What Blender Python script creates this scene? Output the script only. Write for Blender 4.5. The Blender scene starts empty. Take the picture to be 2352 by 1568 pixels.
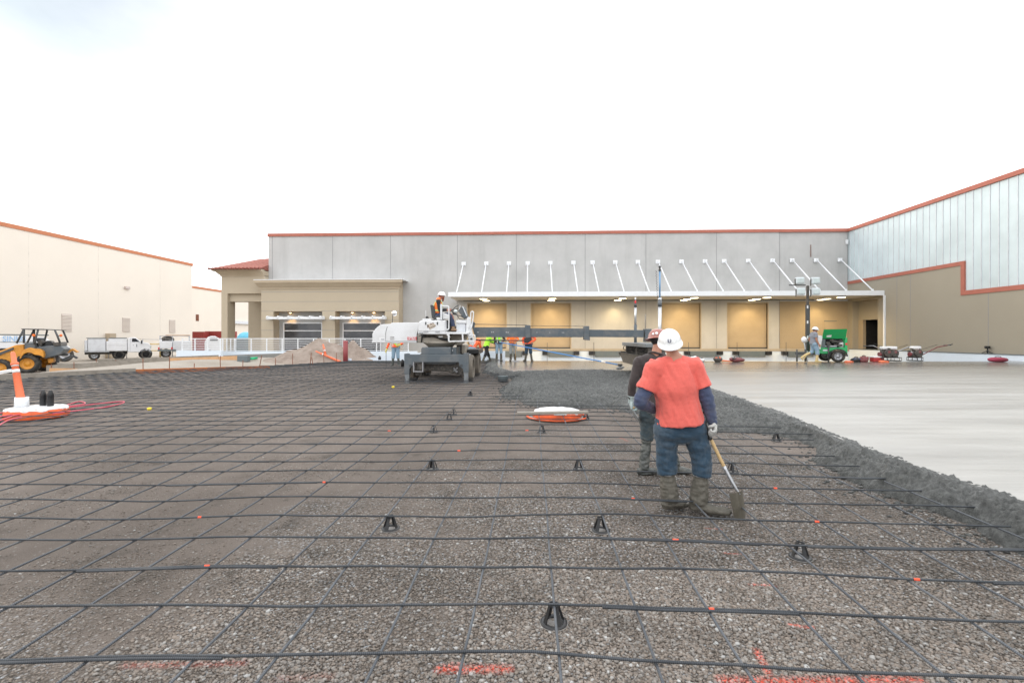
import bpy, bmesh, math, random
import numpy as np
from mathutils import Vector, Matrix, noise
R = math.radians
random.seed(7); RNG = np.random.default_rng(7)
scene = bpy.context.scene
C = scene.collection
# ------------------------------------------------------------------ camera
F = 1110.0                 # focal length, in units of a 2352 px wide picture
TH = R(2.32)               # the site's long axis runs a little to the right of the view
CZ = 1.78
cam = bpy.data.cameras.new('camera'); cam_o = bpy.data.objects.new('camera', cam); C.objects.link(cam_o)
cam_o.location = (0, 0, CZ); cam_o.rotation_euler = (math.pi/2, 0, TH)
cam.sensor_width = 36; cam.lens = 36*F/2352; cam.shift_y = -9/2352
cam.clip_start = 0.05; cam.clip_end = 3000
scene.camera = cam_o
# ------------------------------------------------------------------ sky
SUN_EL, SUN_AZ = R(14), R(-62)       # low, off to the left and ahead
w = bpy.data.worlds.new('World'); scene.world = w; w.use_nodes = True
nt = w.node_tree; nt.nodes.clear()
def wn(t, **k):
    n = nt.nodes.new(t)
    for a, b in k.items(): setattr(n, a, b)
    return n
sky = wn('ShaderNodeTexSky', sky_type='NISHITA', sun_disc=False); sky.sun_elevation = SUN_EL; sky.sun_rotation = SUN_AZ
sky.air_density = 1.2; sky.dust_density = 2.0; sky.ozone_density = 1.0
geo = wn('ShaderNodeTexCoord'); mp = wn('ShaderNodeMapping'); mp.inputs['Scale'].default_value = (1, 1, 2.2)
ns = wn('ShaderNodeTexNoise'); ns.inputs['Scale'].default_value = 1.7; ns.inputs['Detail'].default_value = 6; ns.inputs['Roughness'].default_value = .55
rp = wn('ShaderNodeValToRGB'); rp.color_ramp.elements[0].position = .36; rp.color_ramp.elements[1].position = .62
rp.color_ramp.elements[0].color = (0, 0, 0, 1); rp.color_ramp.elements[1].color = (.25, .25, .25, 1)
# the cloud sheet is thinnest high up on the left
sep = wn('ShaderNodeSeparateXYZ')
m1 = wn('ShaderNodeVectorMath', operation='DOT_PRODUCT'); m1.inputs[1].default_value = (-.71, .50, .50)
m2 = wn('ShaderNodeMapRange'); m2.inputs['From Min'].default_value = .87; m2.inputs['From Max'].default_value = .995
m2.inputs['To Min'].default_value = 0; m2.inputs['To Max'].default_value = .82
sub = wn('ShaderNodeMath', operation='SUBTRACT', use_clamp=True)
inv = wn('ShaderNodeMath', operation='SUBTRACT', use_clamp=True); inv.inputs[0].default_value = 1.0
mulc = wn('ShaderNodeMath', operation='MULTIPLY')
mx = wn('ShaderNodeMix', data_type='RGBA'); mx.inputs['B'].default_value = (11.8, 11.95, 12.2, 1)
bg = wn('ShaderNodeBackground'); bg.inputs['Strength'].default_value = .13; out = wn('ShaderNodeOutputWorld')
L = nt.links.new
L(geo.outputs['Generated'], mp.inputs['Vector']); L(mp.outputs['Vector'], ns.inputs['Vector']); L(ns.outputs['Fac'], rp.inputs['Fac'])
L(geo.outputs['Generated'], m1.inputs[0]); L(m1.outputs['Value'], m2.inputs['Value'])
L(rp.outputs['Color'], inv.inputs[1]); L(inv.outputs[0], mulc.inputs[0]); L(m2.outputs['Result'], mulc.inputs[1])
sub.inputs[0].default_value = .97; L(mulc.outputs[0], sub.inputs[1])
dim = wn('ShaderNodeVectorMath', operation='MULTIPLY'); dim.inputs[1].default_value = (.19, .28, .40); L(sky.outputs['Color'], dim.inputs[0])
L(sub.outputs[0], mx.inputs['Factor']); L(dim.outputs[0], mx.inputs['A']); L(mx.outputs['Result'], bg.inputs['Color']); L(bg.outputs[0], out.inputs['Surface'])
sun = bpy.data.lights.new('sun', 'SUN'); sun.energy = .9; sun.angle = R(25); sun.color = (1, .9, .78)
sun_o = bpy.data.objects.new('sun', sun); C.objects.link(sun_o)
sd = Vector((math.sin(SUN_AZ)*math.cos(SUN_EL), math.cos(SUN_AZ)*math.cos(SUN_EL), math.sin(SUN_EL)))
sun_o.rotation_euler = (-sd).to_track_quat('-Z', 'Y').to_euler()
vs = scene.view_settings; vs.view_transform = 'Standard'; vs.look = 'None'; vs.exposure = 0.5; vs.gamma = 1; vs.use_curve_mapping = False
scene.cycles.max_bounces = 6; scene.cycles.use_denoising = True; scene.cycles.caustics_reflective = False; scene.cycles.caustics_refractive = False
# ------------------------------------------------------------------ pixels of the 2352 px picture -> places
def ray(x, y):
    r = (x-1176)/F
    return Vector((-math.sin(TH)+r*math.cos(TH), math.cos(TH)+r*math.sin(TH), (775-y)/F))
def onv(x, y, v):
    d = ray(x, y); t = v/d.y; return Vector((d.x*t, v, CZ+d.z*t))
def onu(x, y, u):
    d = ray(x, y); t = u/d.x; return Vector((u, d.y*t, CZ+d.z*t))
SL = .013
def ong(x, y, h=0.0):
    d = ray(x, y); t = (CZ-h)/(SL*d.y-d.z); return Vector((d.x*t, d.y*t, CZ+d.z*t))
# ------------------------------------------------------------------ objects
WM = {}
def thing(name, label, cat, loc=(0, 0, 0), rz=0, group=None):
    o = bpy.data.objects.new(name, None); C.objects.link(o); o.empty_display_size = .3
    o.location = loc; o.rotation_euler = (0, 0, rz); o['label'] = label; o['category'] = cat
    if group: o['group'] = group
    WM[o.name] = Matrix.Translation(Vector(loc)) @ Matrix.Rotation(rz, 4, 'Z')
    return o
def tag(o, label, cat, group=None):
    o['label'] = label; o['category'] = cat
    if group: o['group'] = group
    return o
def copy_tree(o, parent=None):
    c = o.copy(); C.objects.link(c)
    if parent: c.parent = parent
    for ch in list(o.children): copy_tree(ch, c)
    return c
def frames(pts, side=None):
    """unit tangent + two normals per point, parallel transported"""
    n = len(pts); T = []
    for i in range(n):
        a = pts[max(i-1, 0)]; b = pts[min(i+1, n-1)]; t = (b-a)
        T.append(t.normalized() if t.length > 1e-9 else Vector((0, 0, 1)))
    s = Vector(side) if side is not None else (Vector((1, 0, 0)) if abs(T[0].x) < .8 else Vector((0, 1, 0)))
    out = []
    for t in T:
        a = s-t*s.dot(t)
        if a.length < 1e-6: a = t.orthogonal()
        a.normalize(); b = t.cross(a); out.append((t, a, b))
        if side is None: s = a
    return out
def crom(pts, k=4):
    """Catmull-Rom resample of a list of tuples"""
    P = [np.array(p, float) for p in pts]
    if len(P) < 3: return [tuple(p) for p in P]
    out = []
    for i in range(len(P)-1):
        p0 = P[i-1] if i > 0 else 2*P[0]-P[1]; p1 = P[i]; p2 = P[i+1]; p3 = P[i+2] if i+2 < len(P) else 2*P[-1]-P[-2]
        for j in range(k):
            t = j/k
            out.append(tuple(.5*((2*p1)+(-p0+p2)*t+(2*p0-5*p1+4*p2-p3)*t*t+(-p0+3*p1-3*p2+p3)*t**3)))
    out.append(tuple(P[-1])); return out
class MB:
    def __init__(s): s.v = []; s.f = []; s.sm = []
    def add(s, vs, fs, smooth=False):
        b = len(s.v); s.v += [tuple(p) for p in vs]; s.f += [tuple(b+i for i in f) for f in fs]; s.sm += [smooth]*len(fs); return s
    def b2(s, x0, x1, y0, y1, z0, z1):
        v = [(x, y, z) for x in (x0, x1) for y in (y0, y1) for z in (z0, z1)]
        return s.add(v, [(0, 1, 3, 2), (4, 6, 7, 5), (0, 4, 5, 1), (2, 3, 7, 6), (0, 2, 6, 4), (1, 5, 7, 3)])
    def box(s, c, d, rot=None):
        """rot: Matrix 3x3 or a z angle"""
        m = Matrix.Identity(3) if rot is None else (Matrix.Rotation(rot, 3, 'Z') if isinstance(rot, (int, float)) else rot)
        c = Vector(c); v = [c+m @ Vector((x*d[0]/2, y*d[1]/2, z*d[2]/2)) for x in (-1, 1) for y in (-1, 1) for z in (-1, 1)]
        return s.add(v, [(0, 1, 3, 2), (4, 6, 7, 5), (0, 4, 5, 1), (2, 3, 7, 6), (0, 2, 6, 4), (1, 5, 7, 3)])
    def beam(s, a, b, wd, h, up=(0, 0, 1)):
        a = Vector(a); b = Vector(b); t = (b-a).normalized(); up = Vector(up)
        if abs(t.dot(up)) > .98: up = Vector((0, 1, 0))
        x = t.cross(up).normalized(); z = x.cross(t)
        v = [p+x*(i*wd/2)+z*(j*h/2) for p in (a, b) for i, j in ((-1, -1), (1, -1), (1, 1), (-1, 1))]
        return s.add(v, [(0, 1, 2, 3), (7, 6, 5, 4), (0, 4, 5, 1), (1, 5, 6, 2), (2, 6, 7, 3), (3, 7, 4, 0)])
    def tube(s, pts, r, n=8, side=None, closed=False, smooth=True, flat=1.0, caps=True):
        pts = [Vector(p) for p in pts]; rr = r if isinstance(r, (list, tuple)) else [r]*len(pts)
        fr = frames(pts, side); vs = []
        for p, q, (t, a, b) in zip(pts, rr, fr):
            ra, rb = q if isinstance(q, (list, tuple)) else (q, q*flat)
            for k in range(n):
                an = 2*math.pi*k/n; vs.append(p+a*(ra*math.cos(an))+b*(rb*math.sin(an)))
        m = len(pts); fs = []
        for i in range(m-1 if not closed else m):
            j = (i+1) % m
            for k in range(n): k2 = (k+1) % n; fs.append((i*n+k, i*n+k2, j*n+k2, j*n+k))
        s.add(vs, fs, smooth)
        if caps and not closed:
            b = len(s.v)-m*n
            s.f.append(tuple(b+k for k in range(n))[::-1]); s.f.append(tuple(b+(m-1)*n+k for k in range(n))); s.sm += [False, False]
        return s
    def cyl(s, a, b, r, r2=None, n=14, smooth=True):
        return s.tube([a, b], [r, r if r2 is None else r2], n, smooth=smooth)
    def limb(s, pts, rads, n=14, side=None, k=4):
        """tapered, round-ended tube through joints; rads scalars or (side, front) pairs"""
        data = [tuple(p)+(tuple(q) if isinstance(q, (list, tuple)) else (q, q)) for p, q in zip(pts, rads)]
        d = crom(data, k); P = [Vector(x[:3]) for x in d]; Q = [(max(x[3], .002), max(x[4], .002)) for x in d]
        def cap(p, q, t):
            o = []
            for a in (30, 55, 78):
                m = min(q); o.append((p+t*(m*math.sin(R(a))), (q[0]*math.cos(R(a)), q[1]*math.cos(R(a)))))
            return o
        t0 = (P[0]-P[1]).normalized(); t1 = (P[-1]-P[-2]).normalized()
        c0 = cap(P[0], Q[0], t0)[::-1]; c1 = cap(P[-1], Q[-1], t1)
        P = [c[0] for c in c0]+P+[c[0] for c in c1]; Q = [c[1] for c in c0]+Q+[c[1] for c in c1]
        return s.tube(P, Q, n, side=side)
    def ell(s, c, r, n=18, m=10, rot=None, z0=-1, z1=1):
        c = Vector(c); r = (r, r, r) if isinstance(r, (int, float)) else r
        rot = rot or Matrix.Identity(3); vs = []; fs = []
        a0 = math.asin(z0); a1 = math.asin(z1)
        for i in range(m+1):
            a = a0+(a1-a0)*i/m; z = math.sin(a); q = math.cos(a)
            if abs(q) < 1e-4: q = 1e-4
            for k in range(n):
                an = 2*math.pi*k/n; vs.append(c+rot @ Vector((r[0]*q*math.cos(an), r[1]*q*math.sin(an), r[2]*z)))
        for i in range(m):
            for k in range(n): k2 = (k+1) % n; fs.append((i*n+k, i*n+k2, (i+1)*n+k2, (i+1)*n+k))
        fs.append(tuple(range(n))[::-1]); fs.append(tuple(m*n+k for k in range(n)))
        return s.add(vs, fs, True)
    def lathe(s, prof, c, n=24, rot=None, smooth=True):
        c = Vector(c); rot = rot or Matrix.Identity(3); vs = []; fs = []
        for r, z in prof:
            for k in range(n):
                an = 2*math.pi*k/n; vs.append(c+rot @ Vector((r*math.cos(an), r*math.sin(an), z)))
        for i in range(len(prof)-1):
            for k in range(n): k2 = (k+1) % n; fs.append((i*n+k, i*n+k2, (i+1)*n+k2, (i+1)*n+k))
        s.add(vs, fs, smooth); b = len(s.v)-len(vs)
        if prof[0][0] > 1e-4: s.f.append(tuple(b+k for k in range(n))[::-1]); s.sm.append(False)
        if prof[-1][0] > 1e-4: s.f.append(tuple(b+(len(prof)-1)*n+k for k in range(n))); s.sm.append(False)
        return s
    def prism(s, poly, a, b, axis='y', smooth=False):
        """2D polygon extruded: axis 'y' -> poly in (x,z); 'x' -> (y,z); 'z' -> (x,y)"""
        f = {'y': lambda p, t: (p[0], t, p[1]), 'x': lambda p, t: (t, p[0], p[1]), 'z': lambda p, t: (p[0], p[1], t)}[axis]
        n = len(poly); vs = [f(p, a) for p in poly]+[f(p, b) for p in poly]
        s.add(vs, [tuple(range(n))[::-1], tuple(range(n, 2*n))]); b0 = len(s.v)-2*n
        for k in range(n): k2 = (k+1) % n; s.f.append((b0+k, b0+k2, b0+n+k2, b0+n+k)); s.sm.append(smooth)
        return s
    def mesh(s, name, fix=True):
        me = bpy.data.meshes.new(name); me.from_pydata(s.v, [], s.f)
        me.polygons.foreach_set('use_smooth', s.sm)
        if fix:
            bm = bmesh.new(); bm.from_mesh(me); bmesh.ops.recalc_face_normals(bm, faces=bm.faces); bm.to_mesh(me); bm.free()
        me.update(); return me
    def build(s, name, mat, parent=None, world=True, bevel=0, seg=2, label=None):
        me = s.mesh(name)
        if parent is not None and world and not globals().get('LOCAL_ON'):
            r = parent
            while r.parent: r = r.parent
            if r.name in WM: me.transform(WM[r.name].inverted())
        return link(name, me, mat, parent, bevel, seg, label)
def link(name, me, mat, parent=None, bevel=0, seg=2, label=None):
    o = bpy.data.objects.new(name, me); C.objects.link(o)
    for m in (mat if isinstance(mat, (list, tuple)) else [mat]): me.materials.append(m)
    if parent is not None: o.parent = parent
    if bevel:
        b = o.modifiers.new('bevel', 'BEVEL'); b.width = bevel; b.segments = seg; b.limit_method = 'ANGLE'; b.angle_limit = R(40)
    if label: o['label'] = label
    return o
def text_part(name, body, size, mat, parent, M4, depth=.002, bold=False, squeeze=1.0):
    cu = bpy.data.curves.new(name, 'FONT'); cu.body = body; cu.size = size; cu.extrude = depth; cu.align_x = 'CENTER'; cu.align_y = 'CENTER'
    if bold: cu.offset = size*.02
    o = bpy.data.objects.new('tmp', cu); C.objects.link(o); bpy.context.view_layer.update()
    me = bpy.data.meshes.new_from_object(o.evaluated_get(bpy.context.evaluated_depsgraph_get()))
    bpy.data.objects.remove(o); bpy.data.curves.remove(cu); me.name = name
    r = parent
    while r.parent: r = r.parent
    me.transform((Matrix.Identity(4) if globals().get('LOCAL_ON') else WM.get(r.name, Matrix.Identity(4)).inverted()) @ M4 @ Matrix.Diagonal((squeeze, 1, 1, 1)))
    me.materials.clear()
    return link(name, me, mat, parent)
# ------------------------------------------------------------------ materials
def nodes(name):
    m = bpy.data.materials.new(name); m.use_nodes = True; t = m.node_tree
    return m, t, t.nodes['Principled BSDF'], t.nodes.new, t.links.new
def coord(t, kind='Object', scale=(1, 1, 1), rot=(0, 0, 0)):
    a = t.nodes.new('ShaderNodeTexCoord'); b = t.nodes.new('ShaderNodeMapping'); b.inputs['Scale'].default_value = scale; b.inputs['Rotation'].default_value = rot
    if kind == 'World':
        g = t.nodes.new('ShaderNodeNewGeometry'); t.links.new(g.outputs['Position'], b.inputs['Vector'])
    else: t.links.new(a.outputs[kind], b.inputs['Vector'])
    return b.outputs['Vector']
def tnoise(t, vec, scale, detail=4, rough=.55):
    n = t.nodes.new('ShaderNodeTexNoise'); n.inputs['Scale'].default_value = scale; n.inputs['Detail'].default_value = detail; n.inputs['Roughness'].default_value = rough
    t.links.new(vec, n.inputs['Vector']); return n.outputs['Fac']
def ramp(t, fac, stops):
    r = t.nodes.new('ShaderNodeValToRGB'); e = r.color_ramp.elements
    while len(e) < len(stops): e.new(.5)
    for a, (p, c) in zip(e, stops): a.position = p; a.color = tuple(c)+(1,) if len(c) == 3 else c
    t.links.new(fac, r.inputs['Fac']); return r.outputs['Color']
def mixc(t, fac, a, b, mode='MIX'):
    n = t.nodes.new('ShaderNodeMix'); n.data_type = 'RGBA'; n.blend_type = mode
    for sock, x in (('Factor', fac), ('A', a), ('B', b)):
        if isinstance(x, (int, float)): n.inputs[sock].default_value = x
        elif isinstance(x, tuple): n.inputs[sock].default_value = x+(1,) if len(x) == 3 else x
        else: t.links.new(x, n.inputs[sock])
    return n.outputs['Result']
def bump(t, b, h, strength, dist=.02):
    n = t.nodes.new('ShaderNodeBump'); n.inputs['Strength'].default_value = strength; n.inputs['Distance'].default_value = dist
    t.links.new(h, n.inputs['Height']); t.links.new(n.outputs['Normal'], b.inputs['Normal'])
def dirty(name, col, rough=.6, metal=0.0, dirt=(.16, .13, .1), amt=.25, scale=3.0, bstr=.12, bscale=60, spec=.5, coat=0.0, var=.12):
    m, t, b, N, Lk = nodes(name); v = coord(t)
    big = tnoise(t, v, scale, 6, .6); fine = tnoise(t, v, bscale, 3)
    lo = tuple(c*(1-var) for c in col); hi = tuple(min(1, c*(1+var)) for c in col)
    c = ramp(t, fine, [(.3, lo), (.7, hi)])
    k = ramp(t, big, [(.45, (0, 0, 0)), (.75, (amt, amt, amt))])
    c = mixc(t, k, c, tuple(dirt))
    Lk(c, b.inputs['Base Color'])
    rr = ramp(t, big, [(.3, (rough*.85,)*3), (.8, (min(1, rough*1.25),)*3)]); Lk(rr, b.inputs['Roughness'])
    b.inputs['Metallic'].default_value = metal; b.inputs['Specular IOR Level'].default_value = spec
    if coat: b.inputs['Coat Weight'].default_value = coat; b.inputs['Coat Roughness'].default_value = .15
    if bstr: bump(t, b, fine, bstr, .01)
    return m
def emis(name, col, st):
    m, t, b, N, Lk = nodes(name); b.inputs['Base Color'].default_value = tuple(col)+(1,)
    b.inputs['Emission Color'].default_value = tuple(col)+(1,); b.inputs['Emission Strength'].default_value = st; return m
MT = {}
def mm(k, *a, **kw): MT[k] = dirty(k, *a, **kw); return MT[k]
mm('white_paint', (.74, .75, .76), .38, dirt=(.3, .28, .24), amt=.3, scale=1.6, coat=.2, bstr=.03)
mm('white_trim', (.80, .82, .84), .45, amt=.08, bstr=.03)
mm('machine_grey', (.085, .105, .12), .5, dirt=(.24, .22, .2), amt=.55, scale=2.5, bstr=.08)
mm('machine_beige', (.42, .38, .32), .6, dirt=(.12, .1, .08), amt=.6, scale=2.0)
mm('black_plastic', (.012, .013, .015), .42, dirt=(.1, .09, .08), amt=.25)
mm('rubber', (.02, .02, .02), .8, dirt=(.2, .17, .13), amt=.5, scale=5, bstr=.3)
mm('muddy_rubber', (.16, .14, .115), .85, dirt=(.3, .26, .21), amt=.8, scale=6, bstr=.5, bscale=25)
mm('steel', (.42, .43, .45), .38, .8, amt=.3)
mm('dark_steel', (.07, .075, .08), .5, .3, amt=.35)
mm('aluminium', (.6, .62, .64), .35, .7, amt=.15)
mm('blue_tube', (.16, .33, .55), .4, .2, amt=.15)
mm('blue_pole', (.05, .25, .62), .4, amt=.15)
mm('rust', (.19, .065, .03), .85, dirt=(.07, .03, .02), amt=.8, scale=5, bstr=.3)
mm('rust_orange', (.42, .14, .045), .85, dirt=(.1, .035, .02), amt=.95, scale=.9, bstr=.3)
mm('red_pvc', (.26, .045, .05), .5, amt=.15)
mm('red_plastic', (.42, .04, .04), .45, amt=.3)
mm('pink_bag', (.34, .04, .08), .7, amt=.3)
mm('pink_hose', (.62, .07, .12), .45, amt=.2)
mm('orange_plastic', (.85, .19, .08), .5, amt=.15)
mm('orange_wrap', (.85, .13, .03), .6, dirt=(.1, .07, .06), amt=.6, scale=7, bstr=.5, bscale=14)
mm('white_wrap', (.72, .72, .72), .45, dirt=(.2, .19, .18), amt=.5, scale=9, bstr=.6, bscale=12)
mm('grey_board', (.27, .245, .21), .85, dirt=(.12, .1, .08), amt=.5, scale=4, bstr=.3)
mm('new_lumber', (.60, .36, .19), .75, dirt=(.3, .16, .08), amt=.4, scale=3, bstr=.2)
mm('mud_board', (.11, .11, .105), .8, dirt=(.2, .19, .17), amt=.5, scale=9, bstr=.4)
mm('yellow_paint', (.70, .30, .03), .45, dirt=(.2, .1, .03), amt=.5, scale=3)
mm('yellow_cap', (.8, .62, .04), .5, amt=.1)
mm('yellow_rail', (.8, .6, .25), .6, amt=.1)
mm('green_paint', (.005, .36, .10), .38, amt=.1, coat=.3)
mm('green_pipe', (.02, .5, .22), .5, amt=.15)
mm('tarp_blue', (.12, .45, .62), .5, amt=.1, bstr=.6, bscale=4)
mm('red_container', (.27, .035, .03), .6, amt=.15)
mm('orange_paint_mark', (.95, .10, .04), .7, amt=0, bstr=.1)
mm('tan_door', (.44, .33, .20), .55, amt=.1)
mm('tan_paint', (.375, .30, .205), .85, dirt=(.3, .25, .18), amt=.25, scale=.6, bstr=.2)
mm('side_tan', (.335, .30, .235), .88, dirt=(.28, .25, .2), amt=.3, scale=.35, bstr=.25)
mm('cream_wall', (.76, .695, .61), .85, dirt=(.66, .61, .54), amt=.35, scale=.25, bstr=.15)
mm('joint_grey', (.26, .26, .26), .8, amt=.1)
mm('brick_red_trim', (.40, .13, .09), .75, amt=.2)
mm('stucco', (.46, .39, .29), .9, dirt=(.4, .34, .26), amt=.3, scale=.5, bstr=.25)
mm('cornice', (.44, .36, .26), .85, dirt=(.3, .25, .18), amt=.3, scale=.8)
mm('dock_grey', (.13, .16, .17), .6, dirt=(.22, .21, .2), amt=.4, scale=3)
mm('dock_white', (.70, .78, .86), .8, dirt=(.6, .62, .63), amt=.3, scale=.7, bstr=.2)
mm('dock_top', (.42, .36, .28), .85, amt=.2)
mm('red_machine', (.20, .04, .045), .6, dirt=(.2, .18, .16), amt=.6, scale=9)
mm('engine_dark', (.07, .065, .06), .6, .3, dirt=(.25, .22, .18), amt=.7, scale=12, bstr=.6)
mm('louvre', (.55, .47, .43), .7, amt=.1)
mm('bag_white', (.8, .8, .8), .5, amt=.1, bstr=.5, bscale=9)
mm('interior_dark', (.008, .008, .009), .9, amt=0, bstr=0)
mm('light_box_grey', (.55, .6, .62), .4, .2, amt=.15)
mm('headlight_glass', (.6, .66, .66), .12, .3, amt=.2)
mm('silver_truck', (.72, .73, .75), .35, dirt=(.45, .44, .42), amt=.3, scale=1.5, coat=.3, bstr=.02)
mm('truck_grey', (.62, .64, .67), .4, amt=.2, bstr=.02)
mm('amber', (.9, .18, .02), .3, amt=0)
mm('sticker_white', (.8, .8, .8), .5, amt=.1)
mm('sticker_red', (.62, .03, .04), .5, amt=.1)
mm('logo_brown', (.09, .045, .035), .6, amt=.1)
mm('logo_beige', (.62, .54, .44), .6, amt=.1)
mm('black_ink', (.03, .03, .04), .6, amt=0)
mm('letter_blue', (.03, .22, .62), .5, amt=.05)
mm('wood_handle', (.48, .33, .16), .55, dirt=(.25, .2, .15), amt=.4, scale=9)
mm('wire', (.12, .1, .09), .6, .6, amt=.2)
mm('pavement', (.10, .10, .105), .9, amt=.3, scale=.8)
MT['lamp_glow'] = emis('lamp_glow', (1, .84, .5), 7)
MT['sconce_glow'] = emis('sconce_glow', (1, .6, .22), 9)
# glass that shows a dim room with reflections
m, t, b, N, Lk = nodes('window_glass'); b.inputs['Roughness'].default_value = .05; b.inputs['Specular IOR Level'].default_value = .6
v = coord(t, 'World', (.8, .8, 1.3)); Lk(ramp(t, tnoise(t, v, 1.1, 2), [(.4, (.012, .014, .02)), (.6, (.05, .05, .055))]), b.inputs['Base Color']); MT['window_glass'] = m
m, t, b, N, Lk = nodes('mirror_glass'); b.inputs['Roughness'].default_value = .05; b.inputs['Metallic'].default_value = 1; b.inputs['Base Color'].default_value = (.85, .87, .9, 1); MT['mirror_glass'] = m
# bare precast concrete of the warehouse, panel-wide mottling and faint runs
m, t, b, N, Lk = nodes('precast'); v = coord(t, 'World'); v2 = coord(t, 'World', (1, 1, .12))
c = ramp(t, tnoise(t, v, .45, 8, .62), [(.32, (.405, .403, .395)), (.5, (.455, .452, .443)), (.7, (.50, .496, .487))])
st = ramp(t, tnoise(t, v2, 1.6, 6, .6), [(.5, (0, 0, 0)), (.8, (.35, .35, .35))]); c = mixc(t, st, c, (.28, .28, .27))
Lk(c, b.inputs['Base Color']); b.inputs['Roughness'].default_value = .88; bump(t, b, tnoise(t, v, 9, 5), .25, .02); MT['precast'] = m
# corrugated roller door
def ribbed(name, col, axis, freq, st=.6, rough=.5):
    m, t, b, N, Lk = nodes(name); v = coord(t, 'World'); wv = N('ShaderNodeTexWave'); wv.wave_type = 'BANDS'; wv.bands_direction = axis; wv.inputs['Scale'].default_value = freq
    wv.inputs['Distortion'].default_value = 0; Lk(v, wv.inputs['Vector']); bump(t, b, wv.outputs['Fac'], st, .02)
    c = ramp(t, tnoise(t, v, .8, 5), [(.3, tuple(x*.9 for x in col)), (.7, tuple(min(1, x*1.08) for x in col))]); Lk(c, b.inputs['Base Color']); b.inputs['Roughness'].default_value = rough; MT[name] = m
ribbed('roller_door', (.43, .335, .22), 'Z', 4.0, .5)
ribbed('metal_panel', (.55, .635, .655), 'Y', 6.0, .05, .45)
ribbed('soffit', (.62, .62, .60), 'X', 3.0, .4, .6)
# clay tiles
m, t, b, N, Lk = nodes('clay_tile'); v = coord(t, 'World'); wv = N('ShaderNodeTexWave'); wv.bands_direction = 'X'; wv.inputs['Scale'].default_value = 1.1; Lk(v, wv.inputs['Vector'])
wz = N('ShaderNodeTexWave'); wz.bands_direction = 'Z'; wz.wave_profile = 'SAW'; wz.inputs['Scale'].default_value = 2.2; Lk(v, wz.inputs['Vector'])
ad = N('ShaderNodeMath'); ad.operation = 'ADD'; Lk(wv.outputs['Fac'], ad.inputs[0]); Lk(wz.outputs['Fac'], ad.inputs[1]); bump(t, b, ad.outputs[0], 1, .08)
Lk(ramp(t, tnoise(t, v, 6, 3), [(.3, (.28, .085, .065)), (.7, (.42, .15, .11))]), b.inputs['Base Color']); b.inputs['Roughness'].default_value = .8; MT['clay_tile'] = m
# ground under the bars: compacted sand and pea gravel, more sand to the left and far away
m, t, b, N, Lk = nodes('gravel_bed'); v = coord(t, 'World')
def voro(scale, feat='F1'):
    n = N('ShaderNodeTexVoronoi'); n.feature = feat; n.inputs['Scale'].default_value = scale; n.inputs['Randomness'].default_value = 1; Lk(v, n.inputs['Vector']); return n
v1 = voro(62); v3 = voro(34)
sep = N('ShaderNodeSeparateColor'); Lk(v1.outputs['Color'], sep.inputs[0])
stone = ramp(t, sep.outputs[0], [(0, (0.128, 0.107, 0.089)), (.45, (0.207, 0.176, 0.150)), (.8, (0.268, 0.239, 0.215)), (.93, (0.366, 0.364, 0.366)), (1, (0.512, 0.528, 0.548))])
edge = ramp(t, v1.outputs['Distance'], [(.3, (1, 1, 1)), (.75, (.4, .4, .4))]); stone = mixc(t, 1.0, stone, edge, 'MULTIPLY')
sand = ramp(t, tnoise(t, v, 130, 5, .7), [(.25, (.145, .120, .102)), (.6, (.22, .186, .162)), (.85, (.31, .275, .245))])
sxy = N('ShaderNodeSeparateXYZ'); Lk(v, sxy.inputs[0])
big = tnoise(t, v, .75, 6, .6)
gx = N('ShaderNodeMapRange'); gx.inputs['From Min'].default_value = -3.2; gx.inputs['From Max'].default_value = .6; gx.inputs['To Min'].default_value = -.16; gx.inputs['To Max'].default_value = .14; Lk(sxy.outputs['X'], gx.inputs['Value'])
gy = N('ShaderNodeMapRange'); gy.inputs['From Min'].default_value = 2.5; gy.inputs['From Max'].default_value = 8; gy.inputs['To Min'].default_value = .10; gy.inputs['To Max'].default_value = -.22; Lk(sxy.outputs['Y'], gy.inputs['Value'])
a1 = N('ShaderNodeMath'); a1.operation = 'ADD'; Lk(big, a1.inputs[0]); Lk(gx.outputs[0], a1.inputs[1]); a2 = N('ShaderNodeMath'); a2.operation = 'ADD'; Lk(a1.outputs[0], a2.inputs[0]); Lk(gy.outputs[0], a2.inputs[1])
k = ramp(t, a2.outputs[0], [(.40, (0, 0, 0)), (.56, (1, 1, 1))])
base = mixc(t, k, sand, stone)
sp = N('ShaderNodeSeparateColor'); Lk(v3.outputs['Color'], sp.inputs[0]); isl = ramp(t, sp.outputs[1], [(.9, (0, 0, 0)), (.92, (.8, .8, .8))]); isd = ramp(t, v3.outputs['Distance'], [(.25, (1, 1, 1)), (.35, (0, 0, 0))])
base = mixc(t, mixc(t, 1.0, isl, isd, 'MULTIPLY'), base, (.34, .32, .30))
damp = ramp(t, tnoise(t, v, .33, 7, .65), [(.4, (.73, .73, .725)), (.62, (1.03, 1.03, 1.025))]); base = mixc(t, 1.0, base, damp, 'MULTIPLY')
spl = ramp(t, tnoise(t, v, 5.5, 8, .75), [(.60, (1, 1, 1)), (.68, (.48, .5, .5))]); base = mixc(t, .7, base, spl, 'MULTIPLY'); base = mixc(t, 1.0, base, ramp(t, tnoise(t, v, 1.9, 7, .7), [(.54, (1, 1, 1)), (.68, (.66, .67, .67))]), 'MULTIPLY')
Lk(base, b.inputs['Base Color']); b.inputs['Roughness'].default_value = .92; b.inputs['Specular IOR Level'].default_value = .25
hm = mixc(t, k, tnoise(t, v, 90, 6, .7), mixc(t, 1.0, (1, 1, 1), v1.outputs['Distance'], 'SUBTRACT')); bump(t, b, hm, .9, .02); MT['gravel_bed'] = m
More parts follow.
